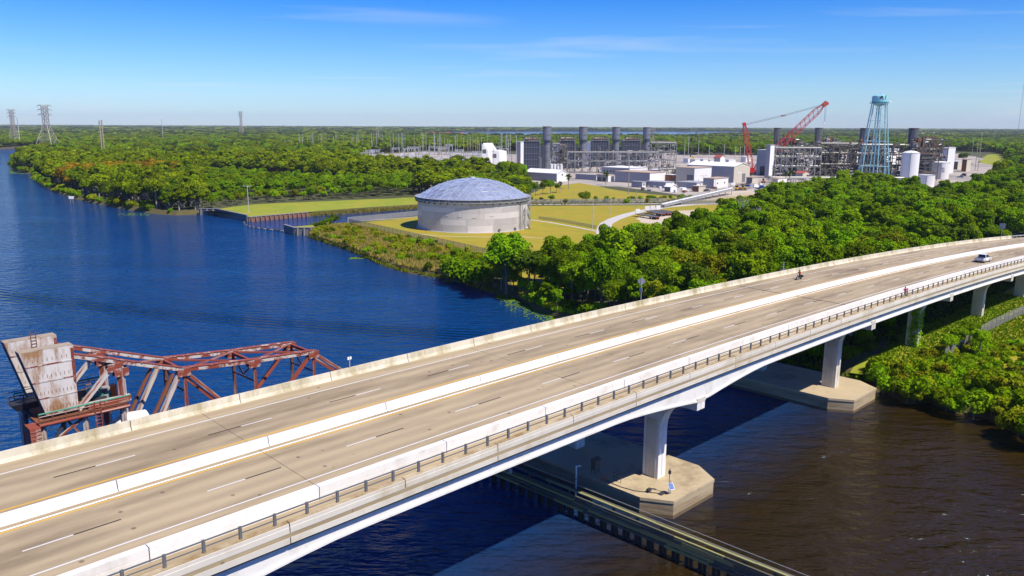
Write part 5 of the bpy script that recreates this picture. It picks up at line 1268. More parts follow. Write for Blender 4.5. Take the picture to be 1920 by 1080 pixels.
def trunk_mesh(name, h, r, spread, nl, m, seed, flare=1.3, first=.35):
    rnd = random.Random(seed); mb = MB(); pts = [Vector((0, 0, -.3)), Vector((rnd.uniform(-.2, .2), rnd.uniform(-.2, .2), h * .35)), Vector((rnd.uniform(-.4, .4), rnd.uniform(-.4, .4), h * .7)), Vector((rnd.uniform(-.5, .5), rnd.uniform(-.5, .5), h * .95))]
    rr = [r * flare, r * .85, r * .55, r * .2]
    for i in range(3): mb.tube(pts[i], pts[i + 1], rr[i], rr[i + 1], 7)
    for k in range(nl):
        f = first + (.9 - first) * k / nl; i = min(2, int(f * 3)); p = Vector((0, 0, h * f)) + pts[i].lerp(pts[i + 1], .5) * .0
        a = k * 2.4 + rnd.uniform(-.4, .4); e = Vector((cos(a) * spread * rnd.uniform(.6, .95), sin(a) * spread * rnd.uniform(.6, .95), h * f + h * .18)); mid = p.lerp(e, .5) + Vector((0, 0, .3))
        mb.tube(p, mid, r * .38, r * .24, 5); mb.tube(mid, e, r * .24, r * .07, 5)
    return mb.mesh(name, m)
def round_lobes(R, H, z0, n, seed, rl=(.30, .48)):
    rnd = random.Random(seed); out = []
    for k in range(n):
        a = rnd.uniform(0, 2 * pi); e = rnd.uniform(-.3, 1) ; q = rnd.uniform(.45, .78)
        c = (cos(a) * R * q * cos(e), sin(a) * R * q * cos(e), z0 + H * .5 + H * .5 * q * sin(e * 1.35)); s = rnd.uniform(*rl) * R
        out.append((c, (s, s, s * rnd.uniform(.65, .9))))
    out.append(((0, 0, z0 + H * .5), (R * .6, R * .6, H * .36))); return out
def flat_lobes(R, h0, h1, n, seed):
    rnd = random.Random(seed); out = []
    for k in range(n):
        f = k / (n - 1); z = h0 + (h1 - h0) * f; a = k * 2.4 + rnd.uniform(-.5, .5); q = R * (1 - .55 * f * f) * rnd.uniform(.2, .75); s = R * rnd.uniform(.30, .5) * (1 - .3 * f)
        out.append(((cos(a) * q, sin(a) * q, z), (s, s * rnd.uniform(.7, 1), s * rnd.uniform(.26, .42))))
    return out
BROAD = []
for i, (R, H, z0, m) in enumerate(((4.4, 8.4, 3.6, LEAF), (5.0, 8.6, 3.0, LEAF), (3.7, 9.2, 3.4, LEAF), (4.6, 7.4, 3.6, LEAFG), (4.0, 8.0, 3.0, LEAFD), (4.2, 8.6, 3.8, LEAFY), (3.4, 10.2, 3.6, LEAF), (5.2, 7.0, 3.2, LEAFD))):
    BROAD.append((cards('foliage', round_lobes(R, H, z0, 30, 100 + i, (.17, .38)), 5600, .30, .66, m), trunk_mesh('trunk', z0 + H * .75, .26, R * .75, 7, BARK, 200 + i)))
CYP = []
for i, (R, h0, h1, m) in enumerate(((5.2, 5.2, 12.5, LEAFC), (5.8, 4.6, 11.5, LEAFC), (4.6, 5.4, 14.0, LEAFC), (5.2, 4.6, 12.0, LEAFO), (5.0, 4.2, 11.5, LEAFD), (5.6, 5.0, 13.0, LEAFC), (4.8, 3.8, 10.5, LEAF))):
    L_fl = round_lobes(R, h1 - h0, h0, 16, 300 + i, (.26, .42)) if i % 2 else flat_lobes(R * 1.05, h0 + 1, h1, 16, 300 + i)
    L_fl = [(c, (r[0], r[1], max(r[2], r[0] * .5))) for c, r in L_fl]
    ms = [((c[0] * 1.1, c[1] * 1.1, max(1.2, c[2] * .5)), (r[0] * .7, r[1] * .7, 1.6)) for c, r in L_fl[:11:2]]
    CYP.append((cards('foliage', L_fl, 3000, .45, 1.0, m, low=-.7), trunk_mesh('trunk', h1 * .9, .26, R * .7, 9, BARKP, 400 + i, flare=1.8), cards('hanging_moss', ms, 90, .5, .9, MOSS, aspect=2.2, droop=1.0)))
SHRB = []
for i, (R, H, m) in enumerate(((1.7, 2.4, LEAF), (2.1, 2.6, LEAFG), (1.5, 2.9, LEAFY), (1.9, 2.2, LEAFY), (2.3, 3.2, LEAF), (1.6, 2.0, LEAFD))):
    SHRB.append((cards('foliage', round_lobes(R, H, .2, 8, 500 + i, (.35, .55)), 1100, .25, .55, m, low=-.9), trunk_mesh('stem', H * .8, .07, R * .7, 5, BARK, 520 + i, first=.1)))
PINE = []
for i in range(3):
    PINE.append((cards('foliage', [((random.uniform(-1, 1), random.uniform(-1, 1), 7 + 1.6 * k), (2.6 - .28 * k, 2.6 - .28 * k, 1.2)) for k in range(7)], 420, .8, 1.7, LEAFF), trunk_mesh('trunk', 17, .22, 1.8, 5, BARK, 600 + i)))
FARB = [cards('foliage', round_lobes(4.8, 7.5, 2.6, 12, 700 + i), 420, 1.1, 2.2, m) for i, m in enumerate((LEAFF, LEAFF, LEAFC, LEAFD))]
def palm_mesh(seed):
    rnd = random.Random(seed); V = []; t = []
    for k in range(46):
        a = rnd.uniform(0, 2 * pi); e = rnd.uniform(-.9, 1.3); L = rnd.uniform(1.5, 2.1); d = Vector((cos(a) * cos(e), sin(a) * cos(e), sin(e))); s = d.cross(Vector((0, 0, 1))).normalized() * .5
        p0 = Vector((0, 0, 6.2)); p1 = p0 + d * L * .6; p2 = p0 + d * L - Vector((0, 0, .5))
        V += [p0 + d * .2, p1 + s, p2, p1 - s]; t.append(rnd.random())
    return cardmesh('fronds', np.array([tuple(v) for v in V]), np.array(t), LEAFD)
PALM = (palm_mesh(1), MB().tube((0, 0, -.2), (.15, 0, 3), .24, .2, 8).tube((.15, 0, 3), (.1, 0, 6.1), .2, .22, 8).mesh('trunk', BARKP))
BARE = MB()
def twig(p, d, L, r, dep):
    q = p + d * L; BARE.tube(p, q, r, r * .6, 5)
    if dep:
        for k in range(3): twig(q, (d + Vector((random.uniform(-.7, .7), random.uniform(-.7, .7), random.uniform(-.1, .5)))).normalized(), L * .72, r * .55, dep - 1)
twig(Vector((0, 0, -.2)), Vector((0, 0, 1)), 3.4, .26, 4)
BAREM = BARE.mesh('trunk', BARKP)
def plant(name, proto, loc, sc, rz, label, cat, group, zs=1.0, names=('crown', 'trunk', 'hanging_moss')):
    root = thing(name, label, cat, loc, group, rz); root.scale = (sc * random.uniform(.88, 1.12), sc * random.uniform(.88, 1.12), sc * zs)
    for me, nm in zip(proto, names):
        o = bpy.data.objects.new(nm, me); COL.objects.link(o); o.parent = root
        if nm == 'hanging_moss': o['kind'] = 'stuff'
    return root
def inpoly(X, Y, poly):
    px = np.array([p[0] for p in poly]); py = np.array([p[1] for p in poly]); ins = np.zeros(len(X), bool); j = len(px) - 1
    for i in range(len(px)):
        c = ((py[i] > Y) != (py[j] > Y)) & (X < (px[j] - px[i]) * (Y - py[i]) / (py[j] - py[i] + 1e-12) + px[i]); ins ^= c; j = i
    return ins
def grid(x0, x1, y0, y1, c, jit=.42):
    gx, gy = np.meshgrid(np.arange(x0, x1, c), np.arange(y0, y1, c)); n = gx.size
    return gx.ravel() + NR.uniform(-jit, jit, n) * c, gy.ravel() + NR.uniform(-jit, jit, n) * c
def inwedge(X, Y, m=.70): return np.abs(X) < Y * m + 25
LANDP = inset(SHORE, 4.0)
wood_px = [(920, 540), (960, 545), (1010, 545), (1120, 508), (1200, 492), (1290, 474), (1370, 428), (1440, 400), (1560, 366), (1640, 358), (1720, 384), (1760, 391), (1840, 363), (1920, 322), (2200, 330)]
WOOD = gp(wood_px) + [BG(300, -14, 0), BG(220, -15, 0), BG(160, -14, 0), BG(124, -16, 0), BG(124, -44, 0), BG(127, -75, 0), BG(130, -84, 0)]
campus = gp([(640, 424), (700, 415), (783, 390), (985, 385), (985, 368), (978, 350), (978, 338), (960, 331), (830, 333), (640, 320), (690, 288), (800, 282), (985, 284), (1262, 282), (1275, 291), (1440, 291), (1460, 283), (1800, 284), (1870, 286), (1895, 300), (1880, 330), (1840, 363), (1760, 391), (1720, 384), (1640, 358), (1560, 366), (1440, 398), (1290, 455), (1200, 478), (1120, 512), (1003, 560), (905, 545)])
CLEAR = [campus, gp([(555, 470), (700, 510), (905, 556), (905, 470), (700, 423), (650, 413), (555, 418)], 1), gp([(540, 450), (650, 428), (870, 404), (870, 382), (640, 400), (540, 404)]), gp([(296, 327), (330, 323), (440, 323), (520, 329), (640, 343), (655, 352), (600, 352), (480, 338), (380, 331)]), gp([(404, 400), (470, 415), (578, 408), (783, 395), (865, 390), (865, 368), (783, 367), (640, 374), (480, 381), (400, 390)]), inset(gp([(780, 251.5), (860, 256.5), (960, 257.8), (1100, 258), (1240, 258), (1300, 257), (1420, 252), (1560, 251), (1500, 247.3), (1250, 246.6), (1000, 246.5), (860, 247.2)]), 0)]
def forest_ok(X, Y):
    ok = inpoly(X, Y, LANDP) & inwedge(X, Y)
    for c in CLEAR: ok &= ~inpoly(X, Y, c)
    return ok
TREES = []     # x, y, kind
def sunny(lst, n): return lst[n % len(lst)]
# right-hand wood: spacing six metres
X, Y = grid(-40, 520, 120, 640, 5.4); ok = inpoly(X, Y, WOOD) & inwedge(X, Y, .68)
R_ = sorted(zip(X[ok], Y[ok]), key=lambda p: p[0] ** 2 + p[1] ** 2)
rest = []
KINDS = ('round mid green', 'wide mid green', 'tall mid green', 'bright green', 'dark green', 'yellowish green', 'slender green', 'broad dark green')
for i, (x, y) in enumerate(R_):
    D = math.hypot(x, y); h = random.choices(range(8), (5, 4, 5, 4, 2, 3, 4, 2))[0]
    s = random.choice((.66, .8, .92, 1.05, 1.15)) * random.uniform(.92, 1.08)
    if i < 195:
        sx, ux = SU(Vector((x, y, 0))); row = 'in the first row by the parapet' if ux > -32 else 'in the middle of the wood' if ux > -75 else 'at the back of the wood'
        part = 'left of the diamond sign' if sx < 108 else 'behind the motorcycle' if sx < 165 else 'towards the guard rail'
        lb = KINDS[h] + ' tree ' + row + ', ' + part
        plant('broadleaf_tree', BROAD[h], (x, y, LAND - .1), s, random.uniform(0, 6.28), lb, 'tree', 'broadleaf trees in the wood behind the bridge', random.uniform(.85, 1.2))
    else: rest.append((x, y, LAND, s, random.uniform(0, 6.28), 1))
# belt of trees along the shore from the bank to the lily cove
belt = shore_c[:9][::-1]; nb = 0
for ci in range(len(belt) - 1):
    a, b_ = belt[ci], belt[ci + 1]; n = max(1, int((b_ - a).length / 3.0)); nn = Vector((-(b_ - a).y, (b_ - a).x, 0)).normalized()
    if nn.y < 0: nn = -nn
    for k in range(n):
        for row in range(4 if ci > 1 else 2):
            if random.random() < .22: continue
            p = a.lerp(b_, (k + random.random()) / n) + nn * (2.0 + row * 3.6 + random.uniform(-1, 1)); sc = random.uniform(.38, .56) + row * .07; kk = random.choice((0, 2, 3, 3, 6, 5))
            nb += 1; plant('broadleaf_tree', BROAD[kk], (p.x, p.y, .6 if row == 0 else LAND - .1), sc, random.uniform(0, 6), KINDS[kk] + ' low tree of the shore belt below the lawn, ' + ('at the water' if row == 0 else 'behind the front row'), 'tree', 'low trees along the shore belt')

big = plant('broadleaf_tree', BROAD[1], tuple(G(950, 548, LAND - .3)), 1.35, .4, 'biggest round green tree at the shore corner where the wood meets the river', 'tree', None)
for x, y, s in ((1100, 506, .8), (1395, 448, 1.35), (1412, 452, 1.1)): plant('dead_tree', (BAREM,), tuple(G(x, y, LAND)), s, random.uniform(0, 6), {1100: 'bare pale leafless tree at the left end of the wood', 1395: 'tall grey leafless tree standing out of the green wood', 1412: 'second grey leafless tree close beside the tall bare one'}[x], 'tree', None, 1.25, names=('trunk',))
SHL = [(p.x, p.y) for p in shore_l]
def nearshore(x, y): return min(math.hypot(x - a, y - c) for a, c in SHL) < 32
# left cypress woods
X, Y = grid(-600, 40, 300, 820, 6.6); ok = forest_ok(X, Y) & (X < -20)
C_ = sorted(zip(X[ok], Y[ok]), key=lambda p: p[0] ** 2 + p[1] ** 2)
LOWP = inpoly(np.array([c[0] for c in C_]), np.array([c[1] for c in C_]), gp([(385, 398), (640, 378), (783, 372), (783, 352), (640, 346), (520, 333), (430, 327), (370, 334), (372, 370)]))
lab_c = 'flat topped green cypress tree in the woods along the left river bank'; lab_o = 'rusty orange cypress tree among the green ones on the left river bank'
oc = G(240, 345, LAND); nC = nS = 0
for i, (x, y) in enumerate(C_):
    D = math.hypot(x, y); orange = math.hypot((x - oc.x) / 42, (y - oc.y) / 60) < 1 and random.random() < .75
    shrubby = LOWP[i]
    if shrubby:
        plant('broadleaf_tree', BROAD[(0, 3, 2, 3, 6, 5, 3)[i % 7]], (x, y, LAND - .1), random.uniform(.42, .66), random.uniform(0, 6.28), KINDS[(0, 3, 2, 3, 6, 5, 3)[i % 7]] + ' low tree above the canal lawn, ' + ('left of the light pole' if x / y < -.335 else 'right of the light pole'), 'tree', 'low green trees above the canal lawn') if nS < 60 else rest.append((x, y, LAND, random.uniform(.6, .9), 0, 1))
        nS += 1; continue
    k = 3 if orange else random.choice((0, 1, 2, 4, 5, 6, 1, 5))
    if nC < 245 or orange: nC += 1; plant('cypress_tree', CYP[k], (x, y, LAND - .4), random.choice((.7, .85, 1.0, 1.1, 1.2)) * random.uniform(.92, 1.08), random.uniform(0, 6.28), lab_o if orange else ('flat topped', 'round', 'tall flat', '', 'dark green', 'spreading', 'low bushy')[k] + (' cypress at the left bank water edge' if nearshore(x, y) else ' cypress inside the left bank woods') + (' left of the twin poles' if x / y < -.51 else ' right of the twin poles' if x / y < -.3 else ' behind the canal lawn'), 'tree', 'rusty cypress trees on the left bank' if orange else 'green cypress trees on the left bank')
    else: rest.append((x, y, LAND, random.uniform(.75, 1.3), random.uniform(0, 6.28), 0))
# shore trees leaning out at the water line of the left bank
for i in range(len(shore_l) - 5):
    a, b_ = shore_l[i], shore_l[i + 1]; n = max(1, int((b_ - a).length / 9))
    for k in range(n):
        p = a.lerp(b_, (k + random.random()) / n); plant('shrub', SHRB[(i + k) % 6], (p.x + random.uniform(-1, 1), p.y + random.uniform(.5, 3), .4), random.uniform(1.0, 1.9), random.uniform(0, 6), 'low leafy shrub hanging over the water below the cypress woods', 'shrub', 'shrubs at the water below the cypress woods')
# trees round the tank and the warehouse
for i, (x, y, s, k) in enumerate(((992, 366, .72, 0), (1004, 368, .66, 6), (1018, 366, .7, 2), (1032, 364, .75, 0), (1044, 361, .55, 4), (1022, 354, .6, 7))):
    plant('broadleaf_tree', BROAD[k], tuple(G(x, y)), s, i, 'bushy green tree of the small clump between the tank and the cream warehouse', 'tree', 'trees between tank and warehouse')
for x, y, s, lab in ((1066, 354, 1.35, 'lone cabbage palm on the lawn right of the cream warehouse'), (1136, 347, 1.3, 'cabbage palm in front of the violet grey cabin'), (967, 352, 1.3, 'palm among the trees behind the dome'), (1473, 344, 1.2, 'left palm of the pair by the green machine'), (1482, 343, 1.3, 'right palm of the pair by the green machine'), (1050, 362, 1.0, 'short palm at the edge of the clump left of the lone palm'), (1808, 306, .1, 'tiny palm by the far right lawn')):
    plant('palm_tree', PALM, tuple(G(x, y)), s, x, lab, 'palm', None, names=('crown', 'trunk'))
plant('broadleaf_tree', BROAD[7], tuple(G(1806, 306)), 1.15, 1, 'dark round tree standing alone on the far right lawn', 'tree', None)
plant('broadleaf_tree', BROAD[7], tuple(G(858, 324)), 1.5, 2, 'wide dark round oak in front of the substation', 'tree', None)
# ditch shrubs between the lawns
for i in range(44):
    x = random.uniform(988, 1300); y = random.uniform(374.5, 382) - (x > 1230) * 2; p = G(x, y)
    plant('shrub', SHRB[i % 6], tuple(p), random.uniform(.5, 1.0), i, 'small shrub in the overgrown ditch between the two lawns', 'shrub', 'shrubs in the ditch')
plant('shrub', SHRB[4], tuple(G(1097, 378)), 1.6, 0, 'tallest bush standing up out of the overgrown ditch', 'shrub', None)
# scrubby bank below the tank
bank = gp([(580, 441), (600, 448), (655, 465), (702, 485), (760, 504), (830, 515), (895, 532), (925, 500), (890, 482), (830, 463), (760, 449), (700, 434), (655, 424), (615, 424), (590, 426)], 1)
X, Y = grid(-95, 10, 190, 340, 3.3); ok = inpoly(X, Y, bank); n = 0
pairs = list(zip(X[ok], Y[ok])); random.shuffle(pairs)
for x, y in pairs:
    e = SU(Vector((x, y, 0)))
    if random.random() < .72 and n < 150:
        n += 1; far = random.random(); plant('shrub', SHRB[random.choice((0, 1, 2, 3, 3, 2, 5))], (x, y, 1.2), random.uniform(.45, 1.0) * (1.35 if y < 232 else 1), random.uniform(0, 6), 'low shrub on the scrubby river bank below the domed tank', 'shrub', 'shrubs on the bank below the tank')
for x, y, s in ((605, 424, 1.0), (618, 421, 1.2), (626, 418, 1.4), (593, 426, .7)): plant('shrub', SHRB[5], tuple(G(x, y)), s, x, 'dark round bush beside the seawall at the canal mouth', 'shrub', 'dark bushes by the canal mouth')
for x, y, s in ((840, 521, 1.7), (858, 526, 1.9), (878, 531, 2.0), (895, 536, 1.9), (905, 540, 1.8), (870, 518, 1.6)): plant('shrub', SHRB[4], tuple(G(x, y, 1)), s, x, 'large green bush at the shore corner below the lawn', 'shrub', 'bushes at the shore corner')
# low bushes round the lily cove and beside the bridge
cove = [G(975, 552), G(1040, 566), G(1100, 578), BG(123, -18, 0), BG(122, -30, 0), BG(121.5, -48, 0), G(1030, 585, 1), G(990, 568, 1)]
X, Y = grid(-10, 60, 150, 230, 3.4); ok = inpoly(X, Y, cove)
for i, (x, y) in enumerate(zip(X[ok], Y[ok])): plant('bush', SHRB[random.choice((1, 2, 3, 1, 0))], (x, y, 1.4), random.uniform(.7, 1.3), i, 'bright low bush on the marshy point by the lily pads', 'bush', 'bushes by the lily cove')
def PLANE(x, y): return min((Vector((x, y, 0)) - a.lerp(b_, k / 4)).length for a, b_ in zip(shore_r, shore_r[1:]) for k in range(5))
# thicket on the near right bank
thick = gp([(1600, 708), (1648, 736), (1700, 760), (1746, 757), (1809, 780), (1852, 788), (1910, 818), (2010, 862), (2120, 800), (2050, 700), (1900, 658), (1850, 652), (1790, 668), (1745, 668), (1720, 690), (1650, 700)], 1)
X, Y = grid(40, 140, 80, 180, 2.75); ok = inpoly(X, Y, thick)
for i, (x, y) in enumerate(sorted(zip(X[ok], Y[ok]))):
    if SU(Vector((x, y, 0)))[1] < 17.5 and PLANE(x, y) > 6: continue
    kb = random.choice((0, 1, 0, 4, 3, 2, 1)); plant('bush', SHRB[kb], (x, y, .9), random.uniform(.8, 1.3) * (.68 if PLANE(x, y) > 10 else 1), random.uniform(0, 6), ('mid green', 'bright green', 'yellowish upright', 'yellowish low', 'large green')[kb] + ' bush ' + ('hanging over the water' if PLANE(x, y) < 3.5 else 'below the wire fence' if PLANE(x, y) > 16 else 'in the middle of the thicket') + ' on the near right bank', 'bush', 'bushes on the near right bank', random.uniform(.9, 1.3))
0 and print('thicket', ok.sum(), 'right wood', len(R_), 'left', len(C_))
for i, (x, y, s) in enumerate(((1795, 660, 1.5), (1815, 655, 1.7), (1780, 668, 1.3), (1835, 664, 1.5))): plant('broadleaf_tree', BROAD[3], tuple(G(x, y)), .3 * s, i, 'small crooked green tree at the end of the chain link fence', 'tree', 'small trees by the right fence')
for i, (x, y, s) in enumerate(((1842, 591, .9), (1853, 593, 1.0), (1832, 586, .8), (1885, 565, .75), (1898, 561, .8), (1868, 574, .7))): plant('palmetto', (PALM[0],), tuple(G(x, y, -4.2 * s)), s, i, 'spiky palmetto clump growing beside the bridge columns', 'palmetto', 'palmettos by the bridge columns', names=('fronds',))
for i in range(32):
    s_, u_ = random.uniform(121, 160), random.uniform(-9, 9.5); p = BG(s_, u_, 1.6); plant('bush', SHRB[random.choice((0, 5, 4))], tuple(p), random.uniform(.5, 1.0), i, 'dark shrub in the shade under the highway bridge', 'bush', 'shrubs under the bridge')
# ivy on the third pier's column
vV = []
for k in range(900):
    z = random.uniform(2, 11) ** 1.0; fu = random.uniform(-.7, 1.25) + .3 * sin(z); face = random.random()
    if abs(fu - .4) > .75 * (1.1 - .03 * z) and random.random() < .75: continue
    base = BG(146, 13 + fu, z); q = base - BD * (.88 + random.uniform(0, .2)) if face < .7 else BG(146, 14.15 + random.uniform(0, .2), z) + BD * random.uniform(-.8, .8)
    a = Vector((random.uniform(-1, 1), random.uniform(-1, 1), random.uniform(-1, 1))).normalized() * .2; b_ = a.cross(Vector((random.uniform(-1, 1), random.uniform(-1, 1), random.uniform(-1, 1)))).normalized() * .2
    vV += [q + a, q + b_, q - a, q - b_]
vo = bpy.data.objects.new('climbing_vine', cardmesh('climbing_vine', np.array([tuple(v) for v in vV]), NR.random(len(vV) // 4), LEAFG)); COL.objects.link(vo); tag(vo, 'green vine climbing up one white bridge column on the right bank', 'vine')

def forest(name, label, rows, protos):
    rows = np.array(rows, float); me = bpy.data.meshes.new(name); n = len(rows); me.vertices.add(n); me.vertices.foreach_set('co', rows[:, :3].astype(np.float32).ravel())
    for nm, col in (('sc', 3), ('szz', 5)): a = me.attributes.new(nm, 'FLOAT', 'POINT'); a.data.foreach_set('value', rows[:, col].astype(np.float32))
    a = me.attributes.new('rz', 'FLOAT', 'POINT'); a.data.foreach_set('value', rows[:, 4].astype(np.float32))
    o = bpy.data.objects.new(name, me); COL.objects.link(o); tag(o, label, 'forest', None, 'stuff')
    ng = bpy.data.node_groups.new(name, 'GeometryNodeTree'); ng.interface.new_socket('Geometry', in_out='INPUT', socket_type='NodeSocketGeometry'); ng.interface.new_socket('Geometry', in_out='OUTPUT', socket_type='NodeSocketGeometry')
    N = ng.nodes; L = ng.links; gi, go = N.new('NodeGroupInput'), N.new('NodeGroupOutput'); iop = N.new('GeometryNodeInstanceOnPoints'); jo = N.new('GeometryNodeJoinGeometry')
    for p in protos:
        oi = N.new('GeometryNodeObjectInfo'); oi.inputs[0].default_value = p; oi.transform_space = 'ORIGINAL'; oi.inputs['As Instance'].default_value = True
        L.new(oi.outputs['Geometry'], jo.inputs[0])
    def attr(nm):
        na = N.new('GeometryNodeInputNamedAttribute'); na.data_type = 'FLOAT'; na.inputs[0].default_value = nm; return na.outputs[0]
    cs, cr_ = N.new('ShaderNodeCombineXYZ'), N.new('ShaderNodeCombineXYZ')
    s_ = attr('sc'); L.new(s_, cs.inputs[0]); L.new(s_, cs.inputs[1]); L.new(attr('szz'), cs.inputs[2]); L.new(attr('rz'), cr_.inputs[2])
    iop.inputs['Pick Instance'].default_value = True
    rv = N.new('FunctionNodeRandomValue'); rv.data_type = 'INT'; rv.inputs[4].default_value = 0; rv.inputs[5].default_value = len(protos) - 1
    L.new(rv.outputs[2], iop.inputs['Instance Index'])
    L.new(gi.outputs[0], iop.inputs['Points']); L.new(jo.outputs[0], iop.inputs['Instance']); L.new(cs.outputs[0], iop.inputs['Scale']); L.new(cr_.outputs[0], iop.inputs['Rotation']); L.new(iop.outputs[0], go.inputs[0])
    md = o.modifiers.new('grow', 'NODES'); md.node_group = ng; return o
def crown_of(me):
    for o in bpy.data.objects:
        if o.type == 'MESH' and o.data == me: return o
# a few single pines and oaks behind the plant supply the far woods' shapes
fp = []
for i, (me, x, y) in enumerate(((FARB[0], 1240, 279), (FARB[1], 1330, 280), (FARB[2], 1000, 281), (FARB[3], 1420, 280))):
    r = plant('broadleaf_tree', (me, BROAD[0][1]), tuple(G(x, y)), 1.3, i, ('broad dark tree behind the high steel rack end', 'broad dark tree behind the site cabins', 'broad dark tree behind the largest boiler', 'broad dark tree by the foot of the crane boom')[i], 'tree', 'trees behind the plant'); fp.append(r.children[0])
pp = []
for i, (x, y) in enumerate(((1296, 280), (1368, 281), (1500, 283))): r = plant('pine_tree', PINE[i], tuple(G(x, y)), 1.2, i, ('slim dark pine behind the yard left of the crane mast', 'slim dark pine just left of the crane mast', 'slim dark pine between the two olive stacks')[i], 'pine', 'pines behind the plant', names=('crown', 'trunk')); pp.append(r.children[0])
cyp_o = [crown_of(CYP[k][0]) for k in (0, 1, 2, 5)]; bro_o = [crown_of(BROAD[k][0]) for k in (0, 2, 3, 6, 4)]
rw = [r for r in rest if r[5] == 1]; lw = [r for r in rest if r[5] == 0]
if rw: forest('wood', 'rest of the green wood stretching right behind the bridge', [(x, y, z, s, a, s) for x, y, z, s, a, _ in rw], bro_o)
if lw: forest('cypress_wood', 'rest of the cypress wood filling the left bank', [(x, y, z, s, a, s) for x, y, z, s, a, _ in lw], cyp_o)
# woods from 800 m to the horizon
rows1 = []; rows2 = []
def zone(y0, y1, c, s0, s1, z0, out, extra=None):
    X, Y = grid(-y1 * .72, y1 * .72, y0, y1, c); ok = forest_ok(X, Y)
    if extra is not None: ok &= extra(X, Y)
    for x, y in zip(X[ok], Y[ok]): s = random.uniform(s0, s1); out.append((x, y, LAND, s, random.uniform(0, 6.28), z0 * random.choice((.55, .8, .9, 1.0, 1.1, 1.25)) * random.uniform(.85, 1.15)))
zone(300, 820, 6.8, .9, 1.2, 1.05, rows1, lambda X, Y: (X >= -20) & ~inpoly(X, Y, WOOD) & (Y > 330))
zone(820, 1500, 8.5, .9, 1.5, 1.05, rows1)
zone(1500, 2600, 13, 1.5, 2.2, .92, rows1)
zone(2600, 5200, 30, 3.2, 4.6, 1.15, rows2)
zone(5200, 14500, 85, 8, 12, 1.7, rows2)
forest('far_forest', 'dark green woods spreading from the plant towards the lake', rows1, fp + [cyp_o[1], bro_o[0], bro_o[2]])
forest('horizon_forest', 'hazy flat forest stretching to the horizon', rows2, fp)

# grass, reeds and lilies
def tufts(name, label, pts, h, w, m, nb=7, cat='grass'):
    P = np.repeat(np.array(pts, float), nb, 0); n = len(P); a = NR.uniform(0, 2 * pi, n); sp = NR.uniform(.05, .45, n); hh = NR.uniform(.55, 1.15, n) * h
    o = P + np.stack([np.cos(a) * sp * w, np.sin(a) * sp * w, 0 * a], 1); d = np.stack([np.cos(a + 1.57), np.sin(a + 1.57), 0 * a], 1) * (w * .16)
    tip = o + np.stack([np.cos(a) * sp * h * .8, np.sin(a) * sp * h * .8, hh], 1)
    V = np.stack([o - d, o + d, tip], 1).reshape(-1, 3); ob = bpy.data.objects.new(name, cardmesh(name, V, NR.random(n), m, 3)); COL.objects.link(ob); return tag(ob, label, cat, None, 'stuff')
def scatter(poly, c, z, keep=1.0):
    xs = [p[0] for p in poly]; ys = [p[1] for p in poly]; X, Y = grid(min(xs), max(xs), min(ys), max(ys), c); ok = inpoly(X, Y, poly) & (NR.random(len(X)) < keep); return [(x, y, z) for x, y in zip(X[ok], Y[ok])]
tufts('reed_grass', 'yellow green reeds and dry grass on the bank below the tank', scatter(bank, .85, 1.6, .95), 1.0, 1.5, LEAFR)
tufts('shore_grass', 'bright green grass along the water line', [tuple(a.lerp(b_, k / 30) + Vector((random.uniform(-.8, .8), random.uniform(-.2, 1.8), .35))) for a, b_ in zip(shore_c[4:], shore_c[5:]) for k in range(30)], .9, 1.0, LEAFY)
tufts('green_cover', 'lush bright green grass on the slope beside the bridge columns', scatter([BG(119, 14, 0), BG(150, 8, 0), BG(215, 8, 0), BG(215, 24, 0), BG(160, 27, 0), BG(128, 24, 0), BG(120, 20, 0)], .75, LAND, .9) + scatter([BG(119.5, -6, 0), BG(119.5, 19, 0), BG(126, 24, 0), BG(126, -6, 0)], .7, 1.4, .9), .42, 1.2, LEAFG)
tufts('dark_cover', 'shaded ground plants under the highway bridge', scatter([BG(120, -12, 0), BG(120, 8, 0), BG(250, 8, 0), BG(250, -12, 0)], 1.3, LAND, .8), .9, 1.4, LEAFD)
tufts('marsh_grass', 'bright marsh grass on the point by the lily cove', scatter(cove, .8, 1.5, .95), 1.1, 1.2, LEAFG)
tufts('dry_reeds', 'dry orange reeds beside the bridge parapet', scatter([BG(120.5, -15, 0), BG(120.5, -34, 0), BG(125, -34, 0), BG(130, -15, 0)], .8, 1.6, .9), 1.6, 1.1, LEAFO)
tufts('bank_grass', 'rough yellow grass on the canal bank', scatter(gp([(580, 405.5), (660, 399.5), (783, 391.6), (783, 387), (660, 394), (590, 399)], 1.2), 1.3, 1.2, .9) + scatter(gp([(985, 384.5), (1300, 381), (1300, 375.5), (985, 378)]), 2.2, LAND, .8), 1.0, 1.6, LEAFR)
lv = []
for k in range(1500):
    t = random.random(); x = 945 + t * 110 + random.uniform(-12, 12); y = 552 + t * 46 + random.gauss(0, 7) + (7 if random.random() < .4 else 0)
    if random.random() < .25: x, y = random.uniform(930, 990), random.uniform(551, 562)
    p = G(x, y, .02); r = random.uniform(.12, .3); a0 = random.uniform(0, 6)
    if inpoly(np.array([p.x]), np.array([p.y]), inset(SHORE, 2))[0]: continue
    lv += [p + Vector((cos(a0 + j * pi / 3) * r, sin(a0 + j * pi / 3) * r, random.uniform(0, .05))) for j in range(6)]
